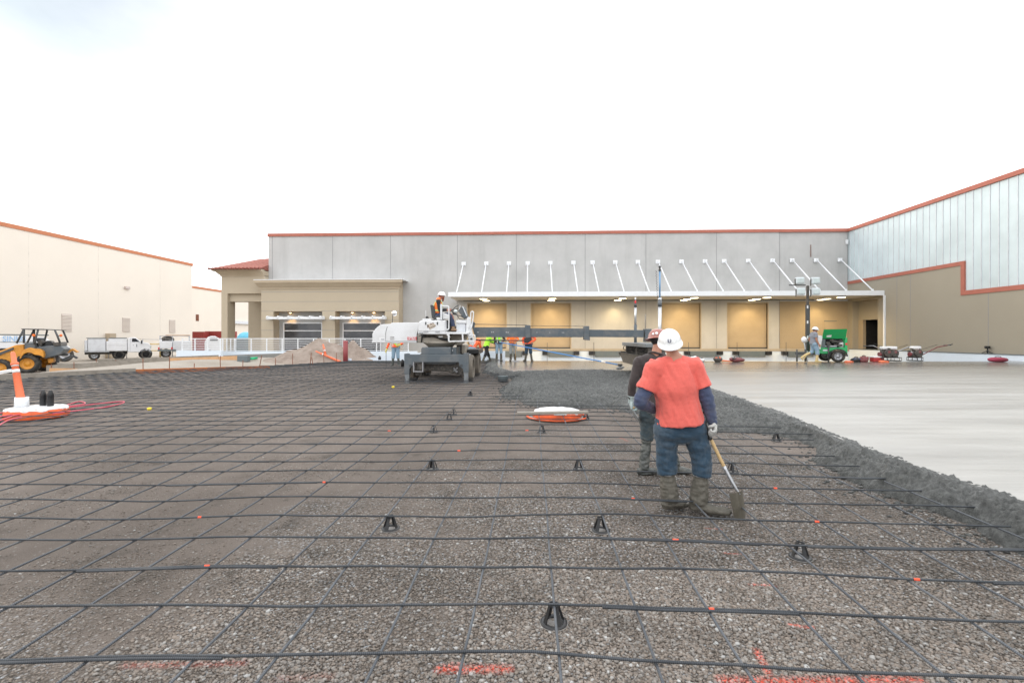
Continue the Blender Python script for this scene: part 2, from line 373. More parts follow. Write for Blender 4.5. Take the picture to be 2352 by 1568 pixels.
# loose pebbles: colour per stone from a vertex attribute
m, t, b, N, Lk = nodes('pebble'); at = N('ShaderNodeAttribute'); at.attribute_name = 'tone'; v = coord(t, 'World')
c = ramp(t, at.outputs['Fac'], [(0, (.135, .112, .092)), (.3, (.205, .170, .142)), (.6, (.275, .23, .193)), (.76, (.225, .21, .195)), (.9, (.33, .30, .27)), (.975, (.40, .39, .375)), (1, (.50, .50, .49))])
c = mixc(t, 1.0, c, ramp(t, tnoise(t, v, 160, 3), [(.3, (.8, .8, .8)), (.7, (1.15, 1.15, 1.15))]), 'MULTIPLY')
damp = ramp(t, tnoise(t, v, .33, 7, .65), [(.4, (.73, .73, .725)), (.62, (1.03, 1.03, 1.025))]); c = mixc(t, 1.0, c, damp, 'MULTIPLY'); spl = ramp(t, tnoise(t, v, 1.9, 7, .7), [(.54, (1, 1, 1)), (.68, (.62, .63, .63))]); c = mixc(t, 1.0, c, spl, 'MULTIPLY')
Lk(c, b.inputs['Base Color']); b.inputs['Roughness'].default_value = .8; MT['pebble'] = m
# surrounding dirt and yard
m, t, b, N, Lk = nodes('yard_dirt'); v = coord(t, 'World')
c = ramp(t, tnoise(t, v, .35, 8, .65), [(.3, (.26, .22, .18)), (.5, (.36, .32, .27)), (.7, (.43, .40, .35))]); c = mixc(t, .35, c, ramp(t, tnoise(t, v, 30, 6, .7), [(.3, (.15, .12, .1)), (.7, (.5, .45, .38))]))
Lk(c, b.inputs['Base Color']); b.inputs['Roughness'].default_value = .95; bump(t, b, tnoise(t, v, 14, 8, .7), .6, .06); MT['yard_dirt'] = m
m, t, b, N, Lk = nodes('mound_soil'); v = coord(t, 'World')
c = ramp(t, tnoise(t, v, 1.6, 8, .7), [(.3, (.20, .155, .125)), (.5, (.29, .235, .195)), (.72, (.38, .32, .275))]); Lk(c, b.inputs['Base Color']); b.inputs['Roughness'].default_value = .95; bump(t, b, tnoise(t, v, 18, 8, .75), .9, .05); MT['mound_soil'] = m
# power-trowelled wet slab: long faint trowel streaks, damp patches, sheen at grazing angles
m, t, b, N, Lk = nodes('fresh_slab'); v = coord(t, 'World'); vs_ = coord(t, 'World', (.22, 2.4, 1), (0, 0, R(-8))); vf = coord(t, 'World', (.5, 14, 1), (0, 0, R(-8)))
n1 = tnoise(t, vs_, 1.1, 7, .62); n2 = tnoise(t, vf, 3, 4, .6); n3 = tnoise(t, v, .16, 5, .6)
c = ramp(t, n1, [(.3, (.215, .205, .188)), (.5, (.295, .286, .264)), (.72, (.37, .36, .338))]); c = mixc(t, .35, c, ramp(t, n2, [(.3, (.26, .248, .228)), (.65, (.42, .412, .388))]))
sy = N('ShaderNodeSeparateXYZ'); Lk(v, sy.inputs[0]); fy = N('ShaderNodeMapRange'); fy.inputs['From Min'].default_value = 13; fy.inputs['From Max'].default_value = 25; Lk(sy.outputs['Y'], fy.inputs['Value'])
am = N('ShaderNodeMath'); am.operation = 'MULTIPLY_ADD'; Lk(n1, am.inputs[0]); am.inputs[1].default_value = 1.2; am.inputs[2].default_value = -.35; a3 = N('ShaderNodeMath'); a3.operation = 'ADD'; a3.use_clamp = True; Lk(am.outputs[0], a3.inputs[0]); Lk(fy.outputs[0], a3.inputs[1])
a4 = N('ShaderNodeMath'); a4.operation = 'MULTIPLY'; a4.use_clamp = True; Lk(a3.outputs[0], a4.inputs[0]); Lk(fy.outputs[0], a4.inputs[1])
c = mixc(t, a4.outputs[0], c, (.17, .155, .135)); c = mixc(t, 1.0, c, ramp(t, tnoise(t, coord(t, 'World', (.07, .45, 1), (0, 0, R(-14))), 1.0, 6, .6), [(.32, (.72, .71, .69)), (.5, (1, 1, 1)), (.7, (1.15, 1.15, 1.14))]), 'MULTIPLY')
Lk(c, b.inputs['Base Color']); Lk(mixc(t, a4.outputs[0], ramp(t, n1, [(.25, (.26,)*3), (.75, (.5,)*3)]), (.13, .13, .13)), b.inputs['Roughness']); b.inputs['Specular IOR Level'].default_value = .6
bump(t, b, n2, .12, .01); MT['fresh_slab'] = m
# placed but unscreeded concrete
m, t, b, N, Lk = nodes('wet_mix'); v = coord(t, 'World')
c = ramp(t, tnoise(t, v, 16, 8, .7), [(.38, (.028, .030, .029)), (.52, (.074, .078, .074)), (.64, (.145, .15, .142)), (.78, (.24, .242, .232))]); c = mixc(t, .38, c, ramp(t, tnoise(t, v, 1.1, 5), [(.35, (.055, .058, .054)), (.7, (.15, .153, .146))]))
Lk(c, b.inputs['Base Color']); Lk(ramp(t, tnoise(t, v, 6, 4), [(.3, (.28,)*3), (.7, (.6,)*3)]), b.inputs['Roughness']); bump(t, b, tnoise(t, v, 55, 6, .75), 1, .025); MT['wet_mix'] = m
# reinforcing steel: mill scale, a little rust, rolled ribs
def bar_mat(name, axis, k_=1.0):
    m, t, b, N, Lk = nodes(name); v = coord(t, 'World'); wv = N('ShaderNodeTexWave'); wv.bands_direction = axis; wv.inputs['Scale'].default_value = 31; Lk(v, wv.inputs['Vector'])
    c = ramp(t, tnoise(t, v, 2.2, 5, .6), [(.35, tuple(x*k_ for x in (.040, .045, .052))), (.6, tuple(x*k_ for x in (.068, .075, .084))), (.8, tuple(x*k_ for x in (.105, .098, .092)))]); c = mixc(t, 1.0, c, ramp(t, wv.outputs['Fac'], [(0, (.7, .7, .7)), (1, (1.25, 1.25, 1.25))]), 'MULTIPLY')
    Lk(c, b.inputs['Base Color']); b.inputs['Roughness'].default_value = .55; b.inputs['Metallic'].default_value = .35; bump(t, b, wv.outputs['Fac'], .8, .003); MT[name] = m
bar_mat('bar_x', 'X'); bar_mat('bar_y', 'Y', 1.5)
MT['bar_y'].node_tree.nodes['Principled BSDF'].inputs['Metallic'].default_value = .0
# cloth
def cloth(name, col, stain=(.2, .19, .17), amt=.1, sc=6, fine=.12):
    m, t, b, N, Lk = nodes(name); v = coord(t); c = ramp(t, tnoise(t, v, 220, 2), [(.3, tuple(x*(1-fine) for x in col)), (.7, tuple(min(1, x*(1+fine)) for x in col))])
    c = mixc(t, ramp(t, tnoise(t, v, sc, 7, .7), [(.5, (0, 0, 0)), (.72, (amt,)*3)]), c, tuple(stain)); Lk(c, b.inputs['Base Color'])
    b.inputs['Roughness'].default_value = .9; b.inputs['Sheen Weight'].default_value = .15; bump(t, b, tnoise(t, v, 300, 2), .15, .002); MT[name] = m
cloth('coral_cloth', (.66, .12, .095), (.45, .1, .08), .3); cloth('navy_cloth', (.045, .06, .115), (.25, .25, .27), .25); cloth('denim', (.020, .048, .080), (.14, .17, .20), .45, 5, .2); cloth('dark_denim', (.035, .055, .065), (.14, .14, .12), .6, 7)
cloth('brown_cloth', (.045, .035, .034), (.1, .08, .07), .4, 12); cloth('grey_cloth', (.22, .23, .26)); cloth('light_denim', (.23, .34, .44), (.35, .37, .38), .4); cloth('grey_jean', (.27, .29, .29)); cloth('black_cloth', (.018, .018, .022))
cloth('orange_cloth', (.9, .13, .04)); cloth('lime_cloth', (.42, .85, .05)); cloth('hivis_orange', (.92, .2, .03)); cloth('strip_silver', (.6, .62, .55)); cloth('strip_lime', (.65, .8, .3)); cloth('glove_grey', (.42, .42, .40), (.15, .14, .13), .7, 14); cloth('glove_blue', (.45, .56, .56), (.2, .2, .17), .5, 10); cloth('glove_mud', (.16, .15, .12)); cloth('glove_yellow', (.62, .55, .15))
mm('boot_mud', (.085, .078, .062), .75, dirt=(.17, .155, .13), amt=.7, scale=14, bstr=.7, bscale=45)
mm('boot_rubber', (.055, .062, .058), .45, dirt=(.2, .2, .18), amt=.8, scale=9, bstr=.2)
mm('tan_boot', (.32, .2, .12), .8, dirt=(.2, .16, .12), amt=.5, scale=12)
mm('yellow_boot', (.62, .47, .22), .7, dirt=(.3, .26, .2), amt=.5)
mm('skin', (.42, .2, .13), .55, dirt=(.3, .12, .08), amt=.3, scale=9, bstr=.15, bscale=120)
mm('skin_fair', (.5, .24, .18), .55, dirt=(.38, .13, .1), amt=.4, scale=9)
mm('hair_black', (.012, .011, .012), .6, amt=0, bstr=.8, bscale=90); mm('hair_red', (.22, .06, .025), .8, amt=0, bstr=.8, bscale=60)
mm('hat_white', (.78, .79, .79), .32, dirt=(.35, .32, .28), amt=.45, scale=11, bstr=.02, coat=.2)
mm('hat_brown', (.30, .09, .07), .35, dirt=(.38, .25, .2), amt=.5, scale=9, bstr=.02, coat=.3)
mm('eye', (.03, .02, .02), .2, amt=0, bstr=0); mm('lip', (.3, .1, .08), .5, amt=0, bstr=0)
mm('shovel_mud', (.115, .105, .082), .45, .2, dirt=(.19, .17, .14), amt=.5, scale=9, bstr=.15)
mm('chair_plate', (.22, .21, .2), .5, amt=.4)
mm('tape_grey', (.33, .35, .37), .4, dirt=(.17, .16, .14), amt=.7, scale=20)
from mathutils.geometry import delaunay_2d_cdt
def crest(u): return 26-.15*max(u, 0)
def slab_z(u, v):
    k = crest(u); vv = min(v, k); z = .2+SL*vv+.0005*max(u, 0)**2*min(1, v/22)
    if v > k: z += -(v-k)*.10
    return z
def grav_z(u, v): return SL*v+.012*noise.noise(Vector((u*.6, v*.6, 0)))+.006*noise.noise(Vector((u*2.3, v*2.3, 5)))
UP_PX = [(2352, 1148), (2230, 1106), (2111, 1068), (2041, 1044), (1993, 1025), (1922, 997), (1870, 978), (1814, 952), (1719, 921), (1634, 891), (1560, 872), (1453, 852), (1345, 849), (1257, 850), (1177, 853), (1148, 846), (1140, 838), (1136, 829)]
LO_PX = [(1112, 838), (1112, 856), (1144, 867), (1185, 871), (1170, 881), (1160, 893), (1150, 911), (1170, 917), (1193, 921), (1212, 931), (1248, 935), (1300, 937), (1355, 938), (1404, 935), (1431, 943), (1500, 960), (1580, 985), (1648, 990), (1691, 990), (1733, 993), (1833, 1009), (1876, 1030), (1880, 1058), (1927, 1082), (1993, 1120), (2059, 1141), (2107, 1162), (2178, 1179), (2244, 1205), (2291, 1238), (2352, 1268)]
UP = [ong(x, y, .2).to_2d() for x, y in UP_PX]; UP = [Vector((6.9, .2)), Vector((6.2, 1.5)), Vector((5.6, 2.6))]+[p for p in UP if p.y > 2.6]
LO = [ong(x, y, .0).to_2d() for x, y in LO_PX]; LO = [p for p in LO if p.y > 2.2]+[Vector((5.0, 2.2)), Vector((5.6, 1.2)), Vector((6.3, 0.2))]
UP[-1] = Vector((UP[-1].x, 27.5)); LO[0] = Vector((LO[0].x, 27.5))
def inpoly(P, Q):
    """P Nx2 array, Q list of points"""
    x, y = P[:, 0], P[:, 1]; ins = np.zeros(len(P), bool); n = len(Q)
    for i in range(n):
        x1, y1 = Q[i][0], Q[i][1]; x2, y2 = Q[(i+1) % n][0], Q[(i+1) % n][1]
        if y1 == y2: continue
        c = ((y1 > y) != (y2 > y)) & (x < (x2-x1)*(y-y1)/(y2-y1)+x1); ins ^= c
    return ins
def pdist(P, Q):
    d = np.full(len(P), 1e9)
    for i in range(len(Q)-1):
        a = np.array(Q[i][:]); b = np.array(Q[i+1][:]); ab = b-a; t = np.clip(((P-a)@ab)/max(ab@ab, 1e-9), 0, 1)
        q = a+t[:, None]*ab; d = np.minimum(d, np.hypot(P[:, 0]-q[:, 0], P[:, 1]-q[:, 1]))
    return d
ROUGH = [tuple(p) for p in UP]+[tuple(p) for p in LO]
SLAB = [(p.x-.13, p.y-.09) for p in UP[:-1]]+[(UP[-1].x-.1, UP[-1].y), (UP[-1].x-.1, 33.9), (21.9, 33.9), (21.9, -6), (7.5, -6)]
FORM = [Vector((-26, 4.6)), ong(0, 881).to_2d(), ong(312, 859).to_2d(), ong(620, 845).to_2d(), ong(800, 834).to_2d()]
FORM.append(Vector((UP[-1].x-.4, FORM[-1].y+.3)))
FAR_V = FORM[-1].y
def form_v(u):
    for a, b in zip(FORM, FORM[1:]):
        if a.x <= u <= b.x: return a.y+(b.y-a.y)*(u-a.x)/(b.x-a.x)
    return FORM[0].y if u < FORM[0].x else FAR_V
def form_u(v):
    for a, b in zip(FORM, FORM[1:]):
        if a.y <= v <= b.y and b.y > a.y: return a.x+(b.x-a.x)*(v-a.y)/(b.y-a.y)
    return FORM[0].x
def sheet(name, poly, zf, step, mat, kind='structure', holes=None):
    xs = [p[0] for p in poly]; ys = [p[1] for p in poly]
    gx = np.arange(min(xs)+step/2, max(xs), step); gy = np.arange(min(ys)+step/2, max(ys), step)
    G_ = np.array([(x, y) for x in gx for y in gy]); k = inpoly(G_, poly) & (pdist(G_, list(poly)+[poly[0]]) > step*.35)
    G_ = G_[k]; bp = []
    for i in range(len(poly)):
        a = Vector(poly[i]); b = Vector(poly[(i+1) % len(poly)]); n = max(1, int((b-a).length/step))
        for j in range(n): bp.append(a.lerp(b, j/n))
    V = bp+[Vector(p) for p in G_]; E = [(i, (i+1) % len(bp)) for i in range(len(bp))]
    r = delaunay_2d_cdt(V, E, [], 1, 1e-4)
    me = bpy.data.meshes.new(name); me.from_pydata([(p.x, p.y, zf(p.x, p.y)) for p in r[0]], [], [f for f in r[2]])
    bm = bmesh.new(); bm.from_mesh(me); bmesh.ops.recalc_face_normals(bm, faces=bm.faces)
    if bm.faces and sum(f.normal.z for f in bm.faces) < 0: bmesh.ops.reverse_faces(bm, faces=bm.faces)
    bm.to_mesh(me); bm.free(); me.polygons.foreach_set('use_smooth', [True]*len(me.polygons)); me.materials.append(mat)
    o = bpy.data.objects.new(name, me); C.objects.link(o)
    if kind: o['kind'] = kind
    return o
# the site's bare earth, one sheet out to the horizon
def yard_z(u, v):
    k = min(max((u+24)/5, 0), 1)*min(max((v-form_v(u)+1)/9, 0), 1)*(1 if v < 34 else max(0, 1-(v-34)/4)); return -.12+.68*k+.03*noise.noise(Vector((u*.2, v*.2, 3)))
bm = bmesh.new()
def grid(bm, xs, ys, zf):
    vv = [[bm.verts.new((x, y, zf(x, y))) for y in ys] for x in xs]
    for i in range(len(xs)-1):
        for j in range(len(ys)-1): bm.faces.new((vv[i][j], vv[i+1][j], vv[i+1][j+1], vv[i][j+1]))
xs = [-900, -300, -120]+list(np.arange(-80, 41, 1.0))+[120, 300, 900]; ys = [-900, -300, -60]+list(np.arange(-20, 101, 1.0))+[200, 400, 1500]
def base_z(u, v):
    z = yard_z(u, v)
    inside = (v < form_v(u)+.2 and -27 < u < 23 and v > -7)
    return z-.35 if inside or (u > UP[-1].x-2 and u < 24 and -8 < v < 36) else z
grid(bm, xs, ys, base_z)
me = bpy.data.meshes.new('ground'); bm.to_mesh(me); bm.free(); me.materials.append(MT['yard_dirt']); g = bpy.data.objects.new('ground', me); C.objects.link(g); g['kind'] = 'structure'
# painted survey strokes sprayed across stones, marked as shapes in the two ground materials
STROKES = [((1012, 1540), (1165, 1540), .026, .9), ((285, 1527), (560, 1523), .02, .3), ((1660, 1566), (2110, 1562), .026, .85), ((1738, 1495), (1765, 1548), .016, .9), ((1815, 1435), (1866, 1441), .012, .8),
           ((1665, 1271), (1706, 1273), .010, .55), ((1723, 1343), (1780, 1346), .010, .55), ((1622, 1213), (1656, 1215), .010, .55), ((1425, 1005), (1440, 1012), .02, .35), ((640, 1560), (760, 1555), .02, .15)]
def strokes(mat):
    t = mat.node_tree; b = t.nodes['Principled BSDF']; N = t.nodes.new; Lk = t.links.new; v = coord(t, 'World'); old = b.inputs['Base Color'].links[0].from_socket
    tot = None; nz = tnoise(t, v, 70, 5, .8)
    def vm(op, a, c=None):
        n = N('ShaderNodeVectorMath'); n.operation = op
        for i, x in enumerate((a, c)):
            if x is None: continue
            if isinstance(x, (tuple, list, Vector)): n.inputs[i].default_value = tuple(x)
            else: Lk(x, n.inputs[i])
        return n
    for pa, pb, wd, st in STROKES:
        a = ong(*pa); bb = ong(*pb); a.z = bb.z = 0; ab = bb-a
        fl = vm('MULTIPLY', v, (1, 1, 0)); s = vm('SUBTRACT', fl.outputs[0], a)
        d = vm('DOT_PRODUCT', s.outputs[0], ab/ab.length_squared); cl = N('ShaderNodeClamp'); Lk(d.outputs['Value'], cl.inputs[0])
        sc = vm('SCALE', tuple(ab)); Lk(cl.outputs[0], sc.inputs['Scale']); e = vm('SUBTRACT', s.outputs[0], sc.outputs[0]); ln = vm('LENGTH', e.outputs[0])
        mr = N('ShaderNodeMapRange'); mr.inputs['From Min'].default_value = wd*1.9; mr.inputs['From Max'].default_value = wd*.1; mr.inputs['To Max'].default_value = st; Lk(ln.outputs['Value'], mr.inputs['Value'])
        if tot is None: tot = mr.outputs[0]
        else: q = N('ShaderNodeMath'); q.operation = 'MAXIMUM'; Lk(tot, q.inputs[0]); Lk(mr.outputs[0], q.inputs[1]); tot = q.outputs[0]
    q = N('ShaderNodeMath'); q.operation = 'MULTIPLY'; Lk(tot, q.inputs[0]); Lk(ramp(t, nz, [(.44, (.04,)*3), (.60, (.85,)*3)]), q.inputs[1])
    Lk(mixc(t, q.outputs[0], old, (.95, .10, .045)), b.inputs['Base Color'])
strokes(MT['gravel_bed']); strokes(MT['pebble'])
gp = [tuple(p) for p in FORM]+[(UP[-1].x+.6, FAR_V), (UP[-1].x+.6, 20), (9, 12), (9, -3), (-26, -3)]
sheet('gravel_ground', gp, grav_z, .22, MT['gravel_bed'])
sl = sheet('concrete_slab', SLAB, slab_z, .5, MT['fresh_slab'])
# slab edge at the far left drops to the bars
# ---- unscreeded concrete
def rough():
    st = .0175; Q = np.array(ROUGH); gx = np.arange(Q[:, 0].min()-.4, Q[:, 0].max()+.4, st); gy = np.arange(.4, Q[:, 1].max(), st)
    X, Y = np.meshgrid(gx, gy, indexing='ij'); P = np.stack([X.ravel(), Y.ravel()], 1)
    sgn = np.where(inpoly(P, ROUGH), 1.0, -1.0); dl = pdist(P, LO); du = pdist(P, UP)
    near_l = dl < du; sl_ = np.where(near_l, dl*sgn, dl); su = np.where(~near_l, du*sgn, du)
    sl_ = np.where(near_l | (sgn > 0), sl_, dl); keep = (sgn > 0) | (near_l & (dl < .3)) | (~near_l & (du < .16))
    Z = np.zeros(len(P)); ids = -np.ones(len(P), int); idx = np.nonzero(keep)[0]; nn = noise.noise; vs = []
    for c, i in enumerate(idx):
        u, v = P[i]; p = Vector((u, v, 0))
        n1 = nn(p*1.3+Vector((3, 1, 0))); n2 = nn(p*4.1); n3 = nn(p*11); n4 = nn(p*31)
        d = sl_[i]+.13*n1+.08*n2+.04*n3+.02*n4
        t = min(max((d+.05)/.58, 0), 1); t = t**.65*(1.5-.5*t) if t > 0 else 0
        e = su[i]+.06*n2+.06*n3+.04*n4; k = min(max((e+.05)/.12, 0), 1)
        n5 = nn(p*15+Vector((9, 0, 4))); lump = .07*n1+.05*n2+.035*(abs(n3)-.2)+.03*n5+.035*n4
        z = SL*v-.03+(.245+lump)*min(t, 1.15)
        top = .2+SL*v
        z = z*1.0 if k >= 1 else (top-.025)*(1-k)+(top+.014+.018*n2+.016*abs(n3)+.018*n4)*k if near_l[i] == False else z
        if not near_l[i] and e < .5 and k >= 1: q = e/.5; z = z*q+(top+.014+.018*n2+.016*abs(n3)+.018*n4)*(1-q)
        vs.append((u, v, z)); ids[i] = c
    ny = len(gy); fs = []
    for i in idx:
        if (i % ny) < ny-1 and i+ny+1 < len(P):
            a, b, c, d = ids[i], ids[i+ny], ids[i+ny+1], ids[i+1]
            if min(a, b, c, d) >= 0: fs.append((a, b, c, d))
    me = bpy.data.meshes.new('wet_concrete'); me.from_pydata(vs, [], fs); me.polygons.foreach_set('use_smooth', [True]*len(fs)); me.materials.append(MT['wet_mix'])
    o = bpy.data.objects.new('wet_concrete', me); C.objects.link(o); o['kind'] = 'structure'
rough()
def clods(n):
    bv, bf = ico(); m = MB(); k = 0
    while k < n:
        i = random.randrange(len(LO)-1); q = LO[i].lerp(LO[i+1], random.random()); d = abs(random.gauss(0, .55))+.02; a = math.radians(200+random.uniform(-50, 50)); u, v = q.x+math.cos(a)*d, q.y+math.sin(a)*d; k += 1
        if inpoly(np.array([[u, v]]), ROUGH)[0] or v < 2.4: continue
        s = random.uniform(.006, .03)*(1 if d < .5 else .6); b = bv*s*np.random.default_rng(k).uniform(.6, 1.3, (12, 1))*np.array([1.2, 1, .6])
        m.add([(u+x, v+y, grav_z(u, v)+s*.3+z) for x, y, z in b], [tuple(f) for f in bf], True)
    o = m.build('concrete_clods', MT['wet_mix']); o['kind'] = 'stuff'; o['label'] = 'small dark clods of wet concrete spilled on the gravel beside the pour'
# ---- loose pebbles near the lens
def ico():
    bm = bmesh.new(); bmesh.ops.create_icosphere(bm, subdivisions=1, radius=1); v = np.array([x.co[:] for x in bm.verts]); f = np.array([[q.index for q in x.verts] for x in bm.faces]); bm.free(); return v, f
def pebbles(n, v0, v1, smin, smax, name):
    bv, bf = ico(); yy = np.sqrt(RNG.uniform(v0**2, v1**2, n)); uu = RNG.uniform(-1.22, 1.12, n)*yy
    gx = np.clip((uu+3.4)/3.6, 0, 1)
    pr = np.array([noise.noise(Vector((a*.75, b*.75, 2)))*.9+noise.noise(Vector((a*2.4, b*2.4, 7)))*.45 for a, b in zip(uu, yy)])
    pk = .10+.95*gx*np.clip(1.45-yy/5.2, .35, 1.1)+pr*.8
    k = RNG.uniform(0, 1, n) < pk
    P = np.stack([uu, yy], 1); k &= ~inpoly(P, ROUGH) & (pdist(P, LO) > .12) & ~inpoly(P, SLAB); uu, yy = uu[k], yy[k]; m = len(uu)
    s = smin+(smax-smin)*RNG.beta(1.1, 4.8, m); s = s*np.where(gx[k] < .3, .75, 1)
    ax = RNG.uniform(.75, 1.3, (m, 3)); ax[:, 2] *= .62; an = RNG.uniform(0, 6.28, m); tl = RNG.normal(0, .25, m)
    J = bv[None]*(1+RNG.normal(0, .13, (m, 12, 1)))*ax[:, None]*s[:, None, None]
    J[..., 2] += J[..., 0]*tl[:, None]*.5; c, sn = np.cos(an)[:, None], np.sin(an)[:, None]; x = J[..., 0]*c-J[..., 1]*sn; y = J[..., 0]*sn+J[..., 1]*c
    gz = np.array([grav_z(a, b) for a, b in zip(uu, yy)])+s*RNG.uniform(0, .55, m)
    V = np.stack([x+uu[:, None], y+yy[:, None], J[..., 2]+gz[:, None]], 2).reshape(-1, 3); Fc = (bf[None]+(np.arange(m)*12)[:, None, None]).reshape(-1, 3)
    me = bpy.data.meshes.new(name); me.vertices.add(len(V)); me.vertices.foreach_set('co', V.ravel()); me.loops.add(Fc.size); me.loops.foreach_set('vertex_index', Fc.ravel().astype(np.int32))
    me.polygons.add(len(Fc)); me.polygons.foreach_set('loop_start', np.arange(0, Fc.size, 3, dtype=np.int32)); me.polygons.foreach_set('use_smooth', np.ones(len(Fc), bool)); me.update(calc_edges=True)
    a = me.attributes.new('tone', 'FLOAT', 'POINT'); tn = RNG.uniform(0, 1, m); tn = np.where(s > .0105, tn*.5+.5, np.where(s > .0075, tn*.75+.2, tn*.9)); a.data.foreach_set('value', np.repeat(tn, 12).astype(np.float32))
    me.materials.append(MT['pebble']); o = bpy.data.objects.new('gravel', me); C.objects.link(o); o['kind'] = 'stuff'; o['label'] = 'loose rounded pea gravel lying under the reinforcing bars'
clods(900)
pebbles(125000, 1.7, 3.7, .0042, .0185, 'gravel'); pebbles(80000, 3.7, 6.8, .0062, .019, 'gravel_far')
# ------------------------------------------------------------------ reinforcing bars
def poured(u, v):
    P = np.array([[u, v]]); return bool(inpoly(P, ROUGH)[0] or inpoly(P, SLAB)[0])
def bar_h(u, v): return grav_z(u, v)+.125+.022*noise.noise(Vector((u*.7, v*.7, 9)))
ORD = ['first', 'second', 'third', 'fourth', 'fifth', 'sixth', 'seventh', 'eighth', 'ninth', 'tenth', 'eleventh', 'twelfth', 'thirteenth', 'fourteenth', 'fifteenth', 'sixteenth', 'seventeenth', 'eighteenth', 'nineteenth', 'twentieth']
ORD += ['twenty-'+x for x in ORD[:9]]+['thirtieth']+['thirty-'+x for x in ORD[:9]]+['fortieth']+['forty-'+x for x in ORD[:9]]+['fiftieth']+['fifty-'+x for x in ORD[:9]]
ROWV = []; DB = .0078
cross = []
def LU(j, v): return .138+.468*j+.03*math.sin(j*2.7)+.025*noise.noise(Vector((v*.4, j*5.1, 2)))+.006*noise.noise(Vector((v*1.7, j*5.1, 8)))
def row_v(i, u): return 2.455+.466*i+.055*min(u, 0)*(1 if i < 20 else .6)-.028*max(u, 0)+.05*noise.noise(Vector((u*.35, i*7.3, 1)))+.012*noise.noise(Vector((u*1.3, i*3.3, 4)))
for i in range(54):
    vc = row_v(i, 0)
    if vc > FAR_V-.1: break
    us = np.arange(-24, 8, .25); ok = [u for u in us if (v := row_v(i, u)) < form_v(u)-.08 and not (u > -3 and poured(u-.18, v)) and abs(u) < 1.25*v+1.2]
    run = [ok[0]]
    for u in ok[1:]:
        if u-run[-1] > .3: break
        run.append(u)
    pts = [(u, row_v(i, u), bar_h(u, row_v(i, u))+.0165) for u in run]
    lab = f'crosswise reinforcing bar, {ORD[i]} row up from the bottom edge of the photo'
    mb = MB().tube(pts, DB*(1.0 if i < 25 else 1.25), 7)
    if i < 11:          # twisted wire ties where it crosses the long bars
        for j in range(-12, 10):
            u = LU(j, row_v(i, 0)); v = row_v(i, u); z = bar_h(u, v)+.01
            if run[0] < u < run[-1] and (i+j) % 3: mb.tube([(u+math.cos(a)*.012, v+math.sin(a)*.012+.001*a, z+.012*math.sin(a*1+.8)) for a in np.linspace(0, 6.1, 9)], .0016, 4).tube([(u+.01, v-.01, z), (u+.018, v-.02, z+.006), (u+.016, v-.03, z+.016)], .0014, 4)
    o = mb.build('rebar', MT['bar_x']); tag(o, lab, 'rebar', 'crosswise reinforcing bars'); cross.append((i, o))
lon = []
for j in range(-46, 11):
    u0 = .138+.468*j+.03*math.sin(j*2.7)
    def lu(v): return u0+.025*noise.noise(Vector((v*.4, j*5.1, 2)))+.006*noise.noise(Vector((v*1.7, j*5.1, 8)))
    vs_ = [v for v in np.arange(1.0 if abs(j) < 12 else 3.0, FAR_V+.2, .25) if abs(u0) < 1.25*v+1.0]; run = []
    for v in vs_:
        if v > form_v(u0)-.08 or poured(lu(v)+(.0 if u0 < -1 else -.05), v-.15): break
        run.append(v)
    if len(run) < 3: continue
    pts = [(lu(v), v, bar_h(lu(v), v)) for v in run]
    side = 'on the bar chair nearest the lens' if j == 0 else (f'{ORD[abs(j)-1]} to the {"right" if j > 0 else "left"} of the one on the nearest bar chair')
    o = MB().tube(pts, DB*(1.0 if abs(j) < 25 else 1.2), 7).build('rebar', MT['bar_y']); tag(o, f'lengthwise reinforcing bar, {side}', 'rebar', 'lengthwise reinforcing bars'); lon.append((j, o, lu))
# lapped ends lying beside their neighbours
def lap(i, u0, u1, where, dv=-.02):
    pts = [(u, row_v(i, u)+dv, bar_h(u, row_v(i, u))+.0165) for u in np.linspace(u0, u1, 10)]
    tag(MB().tube(pts, DB, 7).build('rebar', MT['bar_x']), f'doubled bar end on the {ORD[i]} crosswise row, {where}', 'rebar', 'lapped bar ends')
for a in [(0, -3.6, -1.55, 'at the far left'), (1, .42, 1.55, 'right of the nearest bar chair'), (2, -3.1, -1.75, 'left of centre'), (3, 2.1, 3.9, 'at the far right', ), (3, .55, 1.75, 'between the two middle bar chairs'), (2, 3.0, 4.3, 'at the far right'), (5, .35, 1.5, 'beside the shovel man'), (6, -3.9, -2.3, 'left of centre'), (8, -4.9, -3.3, 'far left'), (9, 1.9, 3.6, 'right of the shovel man'), (10, -3.3, -1.9, 'left of centre'), (12, -6.9, -5.0, 'far left'), (14, -1.9, -.5, 'in the middle'), (17, -5.4, -3.7, 'left of centre'), (21, -7.9, -6.1, 'toward the left'), (24, -3.2, -1.6, 'in front of the boom machine'), (7, 2.4, 4.0, 'by the concrete edge')]: lap(*a)
def lapl(j, v0, v1, du=.02):
    q = [x for x in lon if x[0] == j]
    if not q: return
    lu = q[0][2]; pts = [(lu(v)+du, v, bar_h(lu(v), v)) for v in np.linspace(v0, v1, 8)]
    tag(MB().tube(pts, DB, 7).build('rebar', MT['bar_y']), 'doubled end of the lengthwise bar '+('over the nearest bar chair' if j == 0 else f'{ORD[abs(j)-1]} {"right" if j > 0 else "left"} of the nearest bar chair'), 'rebar', 'lapped bar ends')
for a in [(0, 2.7, 3.75), (-1, 1.9, 3.0, -.02), (-3, 1.8, 2.9), (3, 2.2, 3.1), (1, 2.5, 3.2), (-4, 2.4, 3.6), (-6, 3.1, 4.4), (2, 3.9, 5.0), (4, 4.4, 5.9), (-2, 5.0, 6.3)]: lapl(*a)
